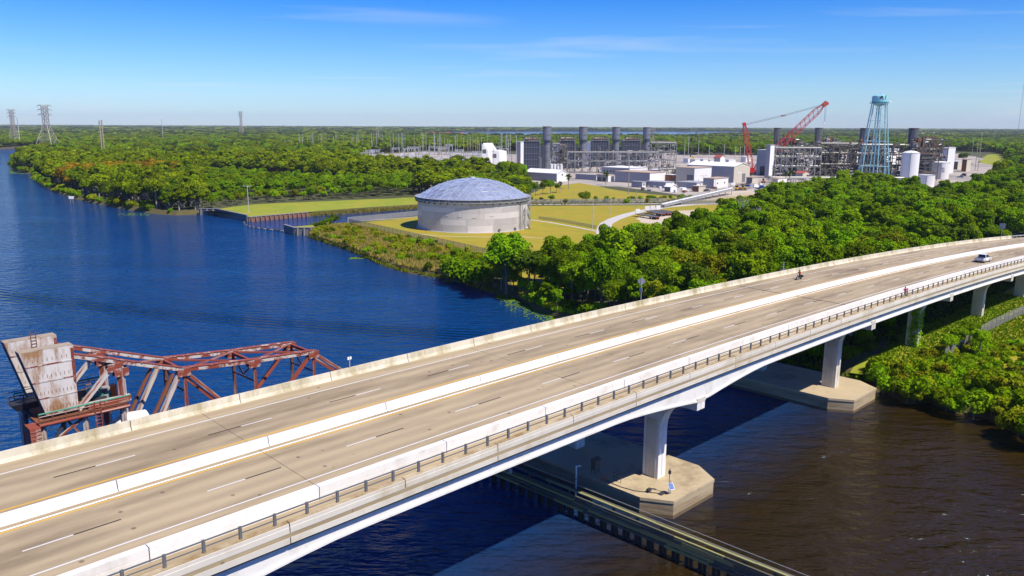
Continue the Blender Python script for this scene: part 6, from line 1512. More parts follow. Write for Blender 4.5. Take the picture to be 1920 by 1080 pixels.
for cx, cy, n_, sx, sy in ((670, 484, 60, 14, 1.5), (850, 527, 70, 20, 2), (45, 322, 260, 26, 4), (80, 332, 160, 14, 5), (250, 402, 90, 30, 2)):
    for k in range(n_):
        p = G(cx + random.uniform(-sx, sx), cy + random.uniform(-sy, sy), .02); r = random.uniform(.2, .5) * (2.6 if cx < 100 else 1)
        if inpoly(np.array([p.x]), np.array([p.y]), inset(SHORE, 2))[0]: continue
        lv += [p + Vector((cos(j * pi / 3) * r, sin(j * pi / 3) * r, random.uniform(0, .05))) for j in range(6)]
lo = bpy.data.objects.new('lily_pads', cardmesh('lily_pads', np.array([tuple(v) for v in lv]), NR.random(len(lv) // 6), LEAFG, 6)); COL.objects.link(lo); tag(lo, 'floating green lily pads in the cove and along the shores', 'lily pads', None, 'stuff')

# ================================================================== POLES, SUBSTATION, TOWERS
pl_ = 'poles about the plant'
pole('power_pole', 1178, 366.7, 292, .22, WOODP, 'tall brown pole in front of the long tan-roofed shop', 'pole')
pole('light_pole', 1014, 334, 296, .16, POLEG, 'grey light pole with a short arm before the largest boiler', 'light pole', head='L')
pole('light_pole', 1124, 320, 276, .16, POLEG, 'grey light pole with a short arm before the third stack', 'light pole', head='L')
pole('light_pole', 1144.8, 402, 371, .12, POLEG, 'thin grey pole at the left side of the pale road', 'light pole')
pole('light_pole', 1111, 432, 382, .12, POLEG, 'thin grey pole at the end of the white footpath', 'light pole')
pole('light_pole', 1192.5, 391, 357, .14, WOODP, 'brown pole beside the bend of the pale road', 'light pole')
pole('light_pole', 1002, 362, 342, .12, POLEG, 'short curved grey lamp at the clump left of the lawn', 'light pole', head='L')
pole('light_pole', 855, 322, 304, .14, POLEG, 'grey lamp with a curved arm in front of the wide oak', 'light pole', head='L')
pole('power_pole', 1445.5, 368, 310, .22, WOODP, 'tall brown pole at the left edge of the green wood before the plant', 'pole', head='I')
pole('power_pole', 1442, 362, 330, .16, WOODP, 'short brown pole just left of the tall brown pole', 'pole')
pole('light_pole', 1341, 362, 337, .12, POLEG, 'thin light pole in front of the plain white cabin', 'light pole')
pole('light_pole', 1364, 384, 361, .12, POLEG, 'thin grey pole by the wire fence right of the conveyor', 'light pole')
pole('light_pole', 1319, 346, 329, .12, POLEG, 'lamp with two heads in front of the white cube building', 'light pole', head='T')
pole('power_pole', 1822.5, 289, 259, .25, POLEG, 'grey steel pole on the far right lawn', 'pole')
pole('power_pole', 1837, 290, 249, .28, POLEG, 'tallest grey steel pole on the far right lawn', 'pole')
pole('power_pole', 1828, 320, 268, .3, WOODP, 'left wooden pole of the close pair at the far right yard', 'pole', head='I')
pole('power_pole', 1833, 321, 270, .3, WOODP, 'right wooden pole of the close pair at the far right yard', 'pole', head='I')
pole('slender_mast', 1520, 476, 394, .10, mat('mast_green', (.09, .16, .13), .5), 'very slender green mast standing up out of the green wood', 'mast')
pole('transmission_pole', 194, 312, 226, .62, WOODP, 'left post of the tall twin wooden poles above the cypress woods', 'pole', head='I', z=LAND)
pole('transmission_pole', 198.5, 312, 225, .62, WOODP, 'right post of the tall twin wooden poles above the cypress woods', 'pole', head='I', z=LAND)
pole('transmission_pole', 306, 265, 223, .55, POLEG, 'single pale pole rising from the woods right of the twin poles', 'pole', head='I')
pole('transmission_pole', 38, 273, 221, .8, POLEG, 'pale pole beside the leftmost lattice pylon across the river', 'pole')
am = thing('antenna_mast', 'very tall thin guyed antenna mast at the right edge of the horizon', 'mast', G(1907, 262, LAND))
b0 = G(1907, 262, LAND); tubep('mast', b0, Vector((b0.x, b0.y, W(1919, 120, b0.y).z)), .55, LATT, am, 6); boxp('base', b0 + Vector((0, 0, .5)), (3, 3, 1), CONC, am)
rnd = random.Random(5)
for i in range(84):
    t = (i * .618) % 1; x = 560 + 400 * t + rnd.uniform(-8, 8); yb = 280 + 46 * max(0, t - .3) * rnd.uniform(.35, 1.25) + rnd.uniform(-6, 6); yt = yb - rnd.uniform(22, 52) * (1 if t > .3 else .7); yt = max(yt, 250)
    r_ = pole('substation_pole', x, yb, yt, rnd.choice((.2, .26, .34)), rnd.choice((POLEG, GALV, WOODP)), 'slim grey pole of the crowded substation left of the filter houses', 'pole', 'poles of the substation', head='I' if i % 3 else None)
for i, (x, yb, yt) in enumerate(((535, 281, 262), (541, 281, 262), (547, 283, 262), (568, 284, 258), (586, 284, 252), (588, 285, 250), (602, 283, 266), (626, 287, 258), (389, 258, 248), (409, 257, 247), (1290, 295, 256), (1283, 297, 262), (1309, 297, 262), (1329, 299, 272), (1357, 299, 271), (1378, 299, 274), (1395, 296, 262), (1387, 300, 275), (941, 303, 250), (950, 305, 252), (953, 308, 262), (968, 304, 254), (1862, 275, 246))):
    pole('distant_pole', x, yb, yt, .3, POLEG, 'thin pale pole standing among the woods and yards behind', 'pole', 'thin distant poles', head='I' if yt < 262 else None)
for i in range(28):                     # bus frames: two posts, a beam, hanging insulators
    x = 668 + i * 10 + rnd.uniform(-5, 5); yb = rnd.uniform(288, 322); b0 = G(x, yb, LAND); w = rnd.uniform(9, 16); h = rnd.uniform(9, 15)
    fr_ = thing('bus_frame', 'grey steel gantry with insulators inside the substation', 'gantry', b0, 'gantries in the substation')
    for dx in (0, w): barp('post', b0 + Vector((dx, 0, -.2)), b0 + Vector((dx, 0, h)), .55, GALV, fr_); barp('post', b0 + Vector((dx, 7, -.2)), b0 + Vector((dx, 7, h)), .55, GALV, fr_)
    for dy in (0, 7): barp('beam', b0 + Vector((-1, dy, h - .6)), b0 + Vector((w + 1, dy, h - .6)), .6, GALV, fr_)
    for k in range(5): tubep('insulator', b0 + Vector((w * (k + .5) / 5, 0, h - .7)), b0 + Vector((w * (k + .5) / 5, 0, h - 3)), .28, WHITEM, fr_, 6)
    for k in range(4): tubep('bus_bar', b0 + Vector((w * (k + .3) / 4, 0, h - 3)), b0 + Vector((w * (k + .3) / 4, 7, h - 3)), .16, PIPEW, fr_, 6)
for i in range(52):
    x = 680 + (i * 37 % 275); yb = rnd.uniform(294, 328); b0 = G(x, yb, LAND); h = rnd.uniform(3, 5.5)
    tf_ = thing('switchgear', 'white and grey switchgear set with bushings in the substation', 'switchgear', b0, 'switchgear in the substation')
    boxp('tank', b0 + Vector((0, 0, h * .35)), (rnd.uniform(2.5, 6), 3, h * .7), rnd.choice((WHITEM, GALV, WALLG)), tf_)
    for k in range(3): tubep('bushing', b0 + Vector((-1 + k, 0, h * .7)), b0 + Vector((-1.4 + k * 1.4, 0, h * 1.5)), .22, WHITEM, tf_, 6)
    for k in range(4): barp('radiator_fin', b0 + Vector((-1.2 + k * .8, -1.6, .3)), b0 + Vector((-1.2 + k * .8, -1.6, h * .6)), .3, GALV, tf_)
def pylon(label, x, yb, yt, wb, wt, arms=True, legs_split=.42):
    b0 = G(x, yb, LAND); D = b0.y; zt = Hz(yt, D); H = zt - LAND; k = D / FPX; wb, wt = wb * k / 2, wt * k / 2
    root = thing('lattice_pylon', label, 'pylon', b0)
    lev = [0, .16, .3, legs_split, .56, .68, .78, .86, .93, 1.0]
    hw = lambda f: wb + (wt - wb) * min(1, f / .58) if f < .58 else wt
    C = [[b0 + Vector((sx * hw(f), sy * hw(f), H * f)) for sx, sy in ((-1, -1), (1, -1), (1, 1), (-1, 1))] for f in lev]
    t = max(.4, H * .009)
    for j in range(4):
        lg = MB()
        for a, b_ in zip(C, C[1:]): lg.bar(a[j], b_[j], t)
        lg.build('leg', LATT, root)
    br = MB()
    for i, (a, b_) in enumerate(zip(C, C[1:])):
        for j in range(4):
            q = (j + 1) % 4; br.bar(a[j], b_[q], t * .55); br.bar(a[q], b_[j], t * .55)
            if i: br.bar(a[j], a[q], t * .6)
    br.build('bracing', LATT, root)
    if arms:
        for f in (.80, .90, .985):
            for s_ in (-1, 1):
                p = b0 + Vector((0, 0, H * f)); am_ = MB(); tip = p + Vector((s_ * wt * 3.2, 0, .4))
                for c in (C[-1][0], C[-1][2]): am_.bar(Vector((p.x + s_ * wt, c.y, p.z)), tip, t * .6); am_.bar(Vector((p.x + s_ * wt, c.y, p.z + H * .03)), tip, t * .6)
                am_.build('crossarm', LATT, root); tubep('insulator', tip, tip - Vector((0, 0, H * .045)), t * .35, GALV, root, 6)
    return root
pylon('large lattice pylon with wide splayed legs at the river bend on the left', 92, 287, 201, 38, 8)
pylon('leftmost lattice pylon across the river beside a pale pole', 28, 272, 209.5, 12, 5)
pylon('slim lattice pylon on the horizon near the picture middle left', 453.5, 256, 211, 8, 3)
pylon('faint far lattice pylon behind the substation', 708.5, 268, 239, 8, 3)
pylon('faint far lattice pylon by the lake behind the tall filter house', 916, 262, 240, 6, 2.5)
pylon('faint far lattice pylon right of the left stacks', 1223.5, 275, 240, 7, 3)

# ================================================================== FENCES
FM = bpy.data.materials.new('wire_mesh'); FM.use_nodes = True; fn_ = FM.node_tree.nodes; fl_ = FM.node_tree.links
tcf = fn_.new('ShaderNodeTexCoord'); wv = [fn_.new('ShaderNodeTexWave') for _ in range(2)]
tr_ = fn_.new('ShaderNodeBsdfTransparent'); mxs = fn_.new('ShaderNodeMixShader'); fn_['Principled BSDF'].inputs['Base Color'].default_value = (.36, .35, .32, 1); mxs.inputs[0].default_value = .32
fl_.new(tr_.outputs[0], mxs.inputs[1]); fl_.new(fn_['Principled BSDF'].outputs[0], mxs.inputs[2]); fl_.new(mxs.outputs[0], fn_['Material Output'].inputs[0])
for w_ in wv: fn_.remove(w_)
fn_.remove(tcf)
def fence(label, pts, h, step, m=FENCEM, r=.05, z=LAND):
    root = thing('chain_link_fence', label, 'fence', pts[0])
    for a, b_ in zip(pts, pts[1:]):
        L = (b_ - a).length; n = max(1, int(L / step))
        for k in range(n):
            p, q = a.lerp(b_, k / n), a.lerp(b_, (k + 1) / n)
            tubep('post', p - Vector((0, 0, .3)), p + Vector((0, 0, h + .1)), r, m, root, 6)
            tubep('top_rail', p + Vector((0, 0, h)), q + Vector((0, 0, h)), r * .7, m, root, 6)
            M_ = axes(q - p); boxp('mesh_panel', (p + q) / 2 + Vector((0, 0, h / 2)), ((q - p).length - .1, .012, h - .1), FM, root, M_)
    tubep('post', pts[-1], pts[-1] + Vector((0, 0, h + .1)), r, m, root, 6)
    return root
fence('long wire fence between the scrubby bank and the tank lawn', gp([(655, 421), (700, 431), (760, 445), (830, 460.5), (905, 478), (940, 490)]), 2.4, 3.2, mat('fence_green', (.13, .15, .10), .6), .06)
fence('pale wire fence along the canal left of the tank', gp([(652, 417.5), (720, 411), (783, 404.5)]), 2.3, 3.4, GALV, .06)
fence('wire fence along the ditch behind the road', gp([(985, 382), (1100, 381), (1200, 380.3), (1250, 379)]), 2.4, 4.5, DARKM, .06)
fence('wire fence right of the sloping conveyor', gp([(1256, 384), (1330, 383), (1420, 380)]), 2.6, 4.0, FENCEM, .06)
fence('wire fence beside the white footpath', gp([(1010, 411), (1060, 418), (1118, 429)]), 1.4, 3.0, FENCEM, .05)
fence('grey wire fence climbing the grassy bank at the right edge', gp([(1770, 676), (1800, 655), (1850, 623), (1890, 603), (1925, 587), (1990, 562)]), 2.2, 2.6, mat('fence_dark', (.12, .11, .10), .6), .05)
# sloping pipe conveyor over the ditch
ca, cb_ = G(1240, 386, LAND + 1.0), G(1372, 361, LAND + 1.0); ca.z = LAND + 1.2; cb_.z = LAND + 3.2
cv = thing('pipe_bridge', 'long grey pipe bridge slanting over the ditch into the yard', 'pipe bridge', G(1240, 386))
cdv = (cb_ - ca); cl_ = cdv.length; cdn = cdv.normalized(); cnn = Vector((cdn.y, -cdn.x, 0)).normalized()
for off, r, m, dz in ((-1.4, .35, PIPEW, .6), (-.5, .25, GALV, .5), (.4, .4, WALLW, .65), (1.3, .25, GALV, .5)): tubep('pipe', ca + cnn * off + Vector((0, 0, dz)), cb_ + cnn * off + Vector((0, 0, dz)), r, m, cv, 8)
for off in (-1.9, 1.9): barp('girder', ca + cnn * off, cb_ + cnn * off, .25, GALV, cv, .8); barp('handrail', ca + cnn * off + Vector((0, 0, 1.7)), cb_ + cnn * off + Vector((0, 0, 1.7)), .1, GALV, cv)
for k in range(20):
    p = ca.lerp(cb_, k / 19); barp('cross_beam', p - cnn * 1.9, p + cnn * 1.9, .25, RUSTB, cv)
    for off in (-1.9, 1.9):
        barp('rail_post', p + cnn * off, p + cnn * off + Vector((0, 0, 1.7)), .1, GALV, cv)
        if k % 2 == 0: q = p + cnn * off; barp('leg', Vector((q.x, q.y, LAND - .2)), q, .35, GALV, cv)

# ================================================================== VEHICLES AND PEOPLE ON THE BRIDGE
def deck_at(x, y, dz=0):
    z = 15.0
    for _ in range(40):
        p = G(x, y, z); s, u = SU(p); z = BP(s, u).z + dz
    return s, u
s_, u_ = deck_at(1842, 491); u_ = 11.7
pk0 = BP(s_, u_, .01); tg = btan(s_); MK = Matrix((tg, Vector((0, 0, 1)).cross(tg), tg.cross(Vector((0, 0, 1)).cross(tg)))).transposed()
pk = thing('pickup_truck', 'white pickup truck driving in the near lane of the highway bridge', 'pickup', pk0)
def L2(v): return pk0 + MK @ Vector(v)
def hull(name, prof, w, m, parent, zt=1.0):       # profile in (x, z), pinched a little towards the top
    zs = [z for _, z in prof]; z0, z1 = min(zs), max(zs); f = lambda z: w / 2 * (1 - (1 - zt) * (z - z0) / max(.01, z1 - z0))
    return MB().hexa([L2((x, -f(z), z)) for x, z in prof], [L2((x, f(z), z)) for x, z in prof]).build(name, m, parent)
body = hull('body', [(-2.75, .55), (-2.8, 1.0), (-.85, 1.05), (-.8, 1.08), (1.35, 1.08), (2.6, .98), (2.8, .8), (2.8, .5), (2.3, .4), (-2.2, .4)], 1.95, CARW, pk, .95)
hull('cab', [(-.95, 1.06), (-.85, 1.78), (-.5, 1.86), (.55, 1.86), (1.35, 1.07)], 1.75, CARW, pk, .82)
MB().hexa([L2((.68, -.72, 1.82)), L2((.68, .72, 1.82)), L2((1.34, .82, 1.12)), L2((1.34, -.82, 1.12))], [L2((.74, -.72, 1.84)), L2((.74, .72, 1.84)), L2((1.4, .82, 1.14)), L2((1.4, -.82, 1.14))]).build('windscreen', GLASSD, pk)
MB().hexa([L2((-.97, -.72, 1.15)), L2((-.97, .72, 1.15)), L2((-.88, .66, 1.74)), L2((-.88, -.66, 1.74))], [L2((-.93, -.72, 1.15)), L2((-.93, .72, 1.15)), L2((-.84, .66, 1.74)), L2((-.84, -.66, 1.74))]).build('rear_window', GLASSD, pk)
for sy in (-1, 1):
    for x0, x1 in ((-.75, .05), (.15, 1.0)): MB().hexa([L2((x0, sy * .885, 1.14)), L2((x1 + .1, sy * .885, 1.14)), L2((x1 - .35 if x1 > .5 else x1, sy * .76, 1.76)), L2((x0 + .05, sy * .76, 1.76))], [L2((x0, sy * .865, 1.14)), L2((x1 + .1, sy * .865, 1.14)), L2((x1 - .35 if x1 > .5 else x1, sy * .74, 1.76)), L2((x0 + .05, sy * .74, 1.76))]).build('side_window', GLASSD, pk)
    for x in (-1.75, 1.75):
        wh = MB().tube(L2((x, sy * .98, .4)), L2((x, sy * .72, .4)), .4, n=16).build('wheel', TYRE, pk); MB().tube(L2((x, sy * 1.0, .4)), L2((x, sy * .9, .4)), .24, n=12).build('rim', GALV, wh)
    MB().box(L2((2.79, sy * .72, .78)), (.08, .3, .18), MK).build('headlight', WHITEM, pk); MB().box(L2((-2.79, sy * .88, .85)), (.06, .14, .3), MK).build('tail_light', REDL, pk); MB().box(L2((.95, sy * 1.05, 1.2)), (.15, .22, .18), MK).build('mirror', DARKM, pk)
MB().box(L2((-1.85, 0, 1.06)), (1.75, 1.6, .03), MK).build('bed_cover', DARKM, pk)
MB().box(L2((2.83, 0, .5)), (.12, 1.8, .22), MK).build('bumper', DARKM, pk); MB().box(L2((-2.83, 0, .52)), (.12, 1.8, .2), MK).build('bumper', GALV, pk)

def figure(root, joints, bones, rad, m, nm='body'):
    me = bpy.data.meshes.new(nm); names = list(joints); idx = {n: i for i, n in enumerate(names)}
    off = root.location; me.from_pydata([tuple(Vector(joints[n]) - off) for n in names], [(idx[a], idx[b_]) for a, b_ in bones], []); o = bpy.data.objects.new(nm, me); COL.objects.link(o); o.parent = root; me.materials.append(m)
    sk = o.modifiers.new('skin', 'SKIN'); sk.use_smooth_shade = True
    if not me.skin_vertices: 
        bm = bmesh.new(); bm.from_mesh(me); bm.verts.layers.skin.verify(); bm.to_mesh(me); bm.free()
    for n in names: sv = me.skin_vertices[0].data[idx[n]]; r = rad[n]; sv.radius = (r, r) if not isinstance(r, tuple) else r; sv.use_root = (n == names[0])
    o.modifiers.new('sub', 'SUBSURF').levels = 1; o.modifiers['sub'].render_levels = 1; return o
def person(root, P, pose, skin, top, bottom, hair, helmet=None):
    # pose: joint offsets in the walker's frame (x ahead, y left, z up)
    J = {k: P(v) for k, v in pose.items()}
    R = dict(pelvis=.125, waist=.12, chest=.155, neck=.055, head0=.085, head1=.105, head2=.07)
    for s in 'lr': R.update({s + 'sh': .06, s + 'el': .042, s + 'wr': .03, s + 'hd': .038, s + 'f1': .012, s + 'f2': .012, s + 'th': .013, s + 'hip': .09, s + 'kn': .058, s + 'an': .04, s + 'toe': .035})
    B = [('pelvis', 'waist'), ('waist', 'chest'), ('chest', 'neck'), ('neck', 'head0'), ('head0', 'head1'), ('head1', 'head2')]
    for s in 'lr': B += [('chest', s + 'sh'), (s + 'sh', s + 'el'), (s + 'el', s + 'wr'), (s + 'wr', s + 'hd'), (s + 'hd', s + 'f1'), (s + 'hd', s + 'f2'), (s + 'hd', s + 'th'), ('pelvis', s + 'hip'), (s + 'hip', s + 'kn'), (s + 'kn', s + 'an'), (s + 'an', s + 'toe')]
    figure(root, J, B, R, skin)
    sh = MB()
    def ring(c, rx, ry, n=10): c = Vector(c); return [P(c + Vector((cos(2 * pi * i / n) * rx, sin(2 * pi * i / n) * ry, 0))) for i in range(n)]
    pv, wa, ch, nk = (Vector(pose[k]) for k in ('pelvis', 'waist', 'chest', 'neck'))
    sh.sweep([ring(pv + Vector((0, 0, .02)), .155, .185), ring(wa, .15, .175), ring(ch, .165, .215), ring(ch + Vector((0, 0, .11)), .11, .19), ring(nk - Vector((0, 0, .03)), .07, .08)])
    for s in 'lr': sh.tube(P(pose[s + 'sh']), P(Vector(pose[s + 'sh']).lerp(Vector(pose[s + 'el']), .7)), .082, .066, 8)
    sh.build('shirt', top, root, smooth=True)
    pt = MB(); pt.sweep([ring(pv - Vector((0, 0, .08)), .15, .18), ring(pv + Vector((0, 0, .06)), .15, .18)])
    for s in 'lr': pt.tube(P(pose[s + 'hip']), P(pose[s + 'kn']), .112, .078, 8); pt.tube(P(pose[s + 'kn']), P(Vector(pose[s + 'kn']).lerp(Vector(pose[s + 'an']), .85)), .074, .058, 8)
    pt.build('trousers', bottom, root, smooth=True)
    for s in 'lr': MB().box((Vector(P(pose[s + 'an'])) + Vector(P(pose[s + 'toe']))) / 2 - Vector((0, 0, .01)), (.27, .1, .09), axes(Vector(P(pose[s + 'toe'])) - Vector(P(pose[s + 'an'])))).build('shoe', BLACKC, root)
    hc = Vector(pose['head1']); prof = [(.02, .15), (.09, .12), (.125, .05), (.12, -.03), (.07, -.05)]
    if helmet: prof = [(.02, .17), (.11, .14), (.15, .06), (.15, -.05), (.12, -.09)]
    hr = MB().lathe((0, 0, 0), prof, 12); hr.v = [tuple(P(hc + Vector(v) + Vector((-.02, 0, 0)))) for v in hr.v]; hr.build('helmet' if helmet else 'hair', helmet or hair, root, smooth=True)
    for sy in (-.035, .035): e = MB().box(P(hc + Vector((.098, sy, .0))), (.012, .02, .012)); e.build('eye', BLACKC, root)
    MB().hexa([P(hc + Vector(v)) for v in ((.09, -.015, -.02), (.09, .015, -.02), (.09, .006, .03), (.09, -.006, .03))], [P(hc + Vector(v)) for v in ((.13, -.01, -.025), (.13, .01, -.025), (.1, .004, .03), (.1, -.004, .03))]).build('nose', skin, root)
    MB().box(P(hc + Vector((.1, 0, -.055))), (.012, .04, .01)).build('mouth', REDL, root)
s_, u_ = 125.7, 17.75
j0 = BP(s_, u_, .005); jt = -btan(s_); jl = Vector((0, 0, 1)).cross(jt)
jog = thing('person', 'person in a bright pink shirt and dark leggings jogging along the bridge path', 'person', j0)
PJ = lambda v: j0 + jt * v[0] + jl * v[1] + Vector((0, 0, v[2]))
person(jog, PJ, dict(pelvis=(0, 0, .92), waist=(.03, 0, 1.1), chest=(.07, 0, 1.33), neck=(.09, 0, 1.48), head0=(.11, 0, 1.54), head1=(.125, 0, 1.63), head2=(.12, 0, 1.72),
    lsh=(.07, .17, 1.4), lel=(-.14, .25, 1.2), lwr=(.02, .23, 1.05), lhd=(.09, .2, 1.06), lf1=(.15, .19, 1.08), lf2=(.15, .2, 1.04), lth=(.11, .17, 1.09),
    rsh=(.07, -.17, 1.4), rel=(.06, -.3, 1.16), rwr=(.24, -.22, 1.16), rhd=(.31, -.19, 1.2), rf1=(.36, -.17, 1.23), rf2=(.37, -.18, 1.19), rth=(.31, -.15, 1.23),
    lhip=(.02, .09, .86), lkn=(.28, .1, .55), lan=(.2, .1, .1), ltoe=(.36, .1, .06), rhip=(-.02, -.09, .86), rkn=(-.08, -.1, .47), ran=(-.42, -.1, .3), rtoe=(-.46, -.1, .17)), SKIN, PINK, BLACKC, BLACKC)
p = BP(127.6, 17.4, .005); bol = thing('path_bollard', 'short dark bollard standing on the path beside the jogger', 'bollard', p); tubep('post', p, p + Vector((0, 0, 1.15)), .07, DARKM, bol); boxp('cap', p + Vector((0, 0, 1.16)), (.18, .18, .06), DARKM, bol); boxp('foot', p + Vector((0, 0, .03)), (.3, .3, .06), GALV, bol)
s_, u_ = deck_at(1498, 524); m0 = BP(s_, u_, .01); mt_ = -btan(s_); ml = Vector((0, 0, 1)).cross(mt_)
PM = lambda v: m0 + mt_ * v[0] + ml * v[1] + Vector((0, 0, v[2]))
mc = thing('motorcycle', 'dark motorcycle in the far lane carrying a rider in a red jacket', 'motorcycle', m0)
for x in (-.72, .75):
    w = MB().tube(PM((x, -.07, .32)), PM((x, .07, .32)), .32, n=18).build('wheel', TYRE, mc); MB().tube(PM((x, -.08, .32)), PM((x, .08, .32)), .19, n=12).build('rim', GALV, w)
MB().hexa([PM(v) for v in ((-.4, -.16, .35), (.4, -.16, .35), (.4, .16, .35), (-.4, .16, .35))], [PM(v) for v in ((-.3, -.14, .62), (.35, -.14, .66), (.35, .14, .66), (-.3, .14, .62))]).build('engine', DARKM, mc)
MB().hexa([PM(v) for v in ((-.15, -.15, .66), (.45, -.13, .68), (.45, .13, .68), (-.15, .15, .66))], [PM(v) for v in ((-.05, -.1, .86), (.35, -.08, .9), (.35, .08, .9), (-.05, .1, .86))]).build('fuel_tank', DARKM, mc)
MB().hexa([PM(v) for v in ((-.95, -.11, .66), (-.15, -.15, .66), (-.15, .15, .66), (-.95, .11, .66))], [PM(v) for v in ((-.9, -.1, .8), (-.15, -.14, .76), (-.15, .14, .76), (-.9, .1, .8))]).build('saddle', BLACKC, mc)
for sy in (-.09, .09): MB().tube(PM((.75, sy, .32)), PM((.42, sy, 1.0)), .03).build('fork', GALV, mc)
MB().tube(PM((.3, -.38, 1.02)), PM((.3, .38, 1.02)), .02).build('handlebar', DARKM, mc); MB().tube(PM((.5, 0, .88)), PM((.6, 0, .88)), .1).build('headlight', WHITEM, mc); MB().tube(PM((-.9, -.18, .35)), PM((.1, -.18, .3)), .05).build('exhaust', GALV, mc)
for sy in (-.3, .3): MB().box(PM((-.7, sy, .6)), (.5, .2, .35), axes(mt_)).build('pannier', BLACKC, mc)
rd = thing('person', 'person in a red jacket and dark helmet riding the motorcycle', 'person', PM((-.25, 0, .76)))
person(rd, PM, dict(pelvis=(-.3, 0, .9), waist=(-.25, 0, 1.07), chest=(-.17, 0, 1.3), neck=(-.1, 0, 1.46), head0=(-.08, 0, 1.52), head1=(-.06, 0, 1.61), head2=(-.06, 0, 1.7),
    lsh=(-.14, .18, 1.38), lel=(.08, .32, 1.2), lwr=(.25, .33, 1.06), lhd=(.3, .33, 1.04), lf1=(.34, .34, 1.0), lf2=(.33, .31, 1.0), lth=(.28, .29, 1.01),
    rsh=(-.14, -.18, 1.38), rel=(.08, -.32, 1.2), rwr=(.25, -.33, 1.06), rhd=(.3, -.33, 1.04), rf1=(.34, -.34, 1.0), rf2=(.33, -.31, 1.0), rth=(.28, -.29, 1.01),
    lhip=(-.28, .1, .88), lkn=(.14, .22, .76), lan=(-.02, .22, .36), ltoe=(.16, .23, .32), rhip=(-.28, -.1, .88), rkn=(.14, -.22, .76), ran=(-.02, -.22, .36), rtoe=(.16, -.23, .32)), SKIN, REDS, BLACKC, BLACKC, helmet=DARKM)
# signs on the bridge
def bsign(label, x, ybase, s, u, parts):
    p = BP(s, u, .8); r = thing('road_sign', label, 'road sign', p); tubep('post', p - Vector((0, 0, .6)), p + Vector((0, 0, parts[0])), .06, GALV, r); return r, p
s_, _ = deck_at(1188, 569)
r, p = bsign('back of a grey diamond road sign with a plate below, behind the bridge parapet', 1197, 560, s_, -6.0, (3.6,))
MF = Matrix((btan(s_), Vector((0, 0, 1)), BN)).transposed()
dd = MB(); c = p + Vector((0, 0, 2.9)); e = btan(s_) * 0; q = BN * .6 + btan(s_) * .27; uz = Vector((0, 0, .67))
dd.hexa([c + uz, c + q, c - uz, c - q], [v + btan(s_) * .04 - BN * .02 for v in (c + uz, c + q, c - uz, c - q)]); dd.build('diamond_plate', GALV, r)
boxp('lower_plate', p + Vector((0, 0, 1.6)) - btan(s_) * .05, (.04, .55, .6), GALV, r, RZ(atan2(btan(s_).y, btan(s_).x)))
r, p = bsign('grey square road sign where the parapet ends at the guard rail', 1849, 450, 262, -6.4, (3.9,))
boxp('plate', p + Vector((0, 0, 3.1)) - btan(262) * .06, (.05, 1.6, 1.6), GALV, r, RZ(atan2(BD.y, BD.x)))
r, p = bsign('small white marker plate on a stub post atop the outer parapet', 656, 690, SU(PU(656, 690, -5.6))[0], -5.6, (1.3,))
boxp('plate', p + Vector((0, 0, 1.1)), (.5, .06, .3), WHITEM, r, RZ(.8))
p = BG(132, -15, LAND); mbs = thing('marker_post', 'short grey post with a bare board at the wood edge by the bridge', 'post', BP(134, -8.5, 0) * 1.0)
p = BP(134, -8.5, -.6); tubep('post', p - Vector((0, 0, 6)), p + Vector((0, 0, 2.2)), .12, GALV, mbs); boxp('board', p + Vector((0, 0, .6)), (2.2, .2, .5), STEELD, mbs, RZ(.8))
# flatbed trailers on the gravel lot
for i, (x0, y0, x1, y1, lab) in enumerate(((1195, 406, 1239, 413, 'nearest flatbed trailer with white headboard at the edge of the grass'), (1213, 400, 1259, 409, 'second flatbed trailer with white headboard on the gravel lot'), (1223, 399, 1265, 406.5, 'third flatbed trailer with white headboard on the gravel lot'), (1233.5, 398.5, 1276, 405, 'farthest flatbed trailer with white headboard on the gravel lot'))):
    a, b_ = G(x0, y0), G(x1, y1); d = (b_ - a).normalized(); b_ = a + d * 15; n = Vector((-d.y, d.x, 0)); R = RZ(atan2(d.y, d.x))
    t = thing('flatbed_trailer', lab, 'trailer', a)
    boxp('deck', (a + b_) / 2 + Vector((0, 0, 1.35)), (15, 2.6, .25), STEELD, t, R)
    for sy in (-.5, .5): barp('chassis_beam', a + d * .6 + n * sy + Vector((0, 0, 1.02)), b_ + n * sy + Vector((0, 0, 1.02)), .22, RUSTB, t, .38)
    boxp('headboard', a + d * .15 + Vector((0, 0, 2.5)), (.18, 2.6, 2.1), WALLW, t, R)
    for f in (.72, .84, .93):
        for sy in (-1.05, 1.05): q = a + d * 15 * f + n * sy + Vector((0, 0, .52)); tubep('wheel', q - n * .18, q + n * .18, .52, TYRE, t, 14)
    for sy in (-.9, .9): barp('landing_leg', a + d * 3.4 + n * sy, a + d * 3.4 + n * sy + Vector((0, 0, 1.2)), .18, GALV, t)
    boxp('tail_light', b_ + Vector((0, 0, 1.1)), (.08, 2.2, .2), REDL, t, R)
    for sy in (-1.32, 1.32): boxp('side_rail', (a + b_) / 2 + n * sy + Vector((0, 0, 1.36)), (15, .08, .3), GALV, t, R)
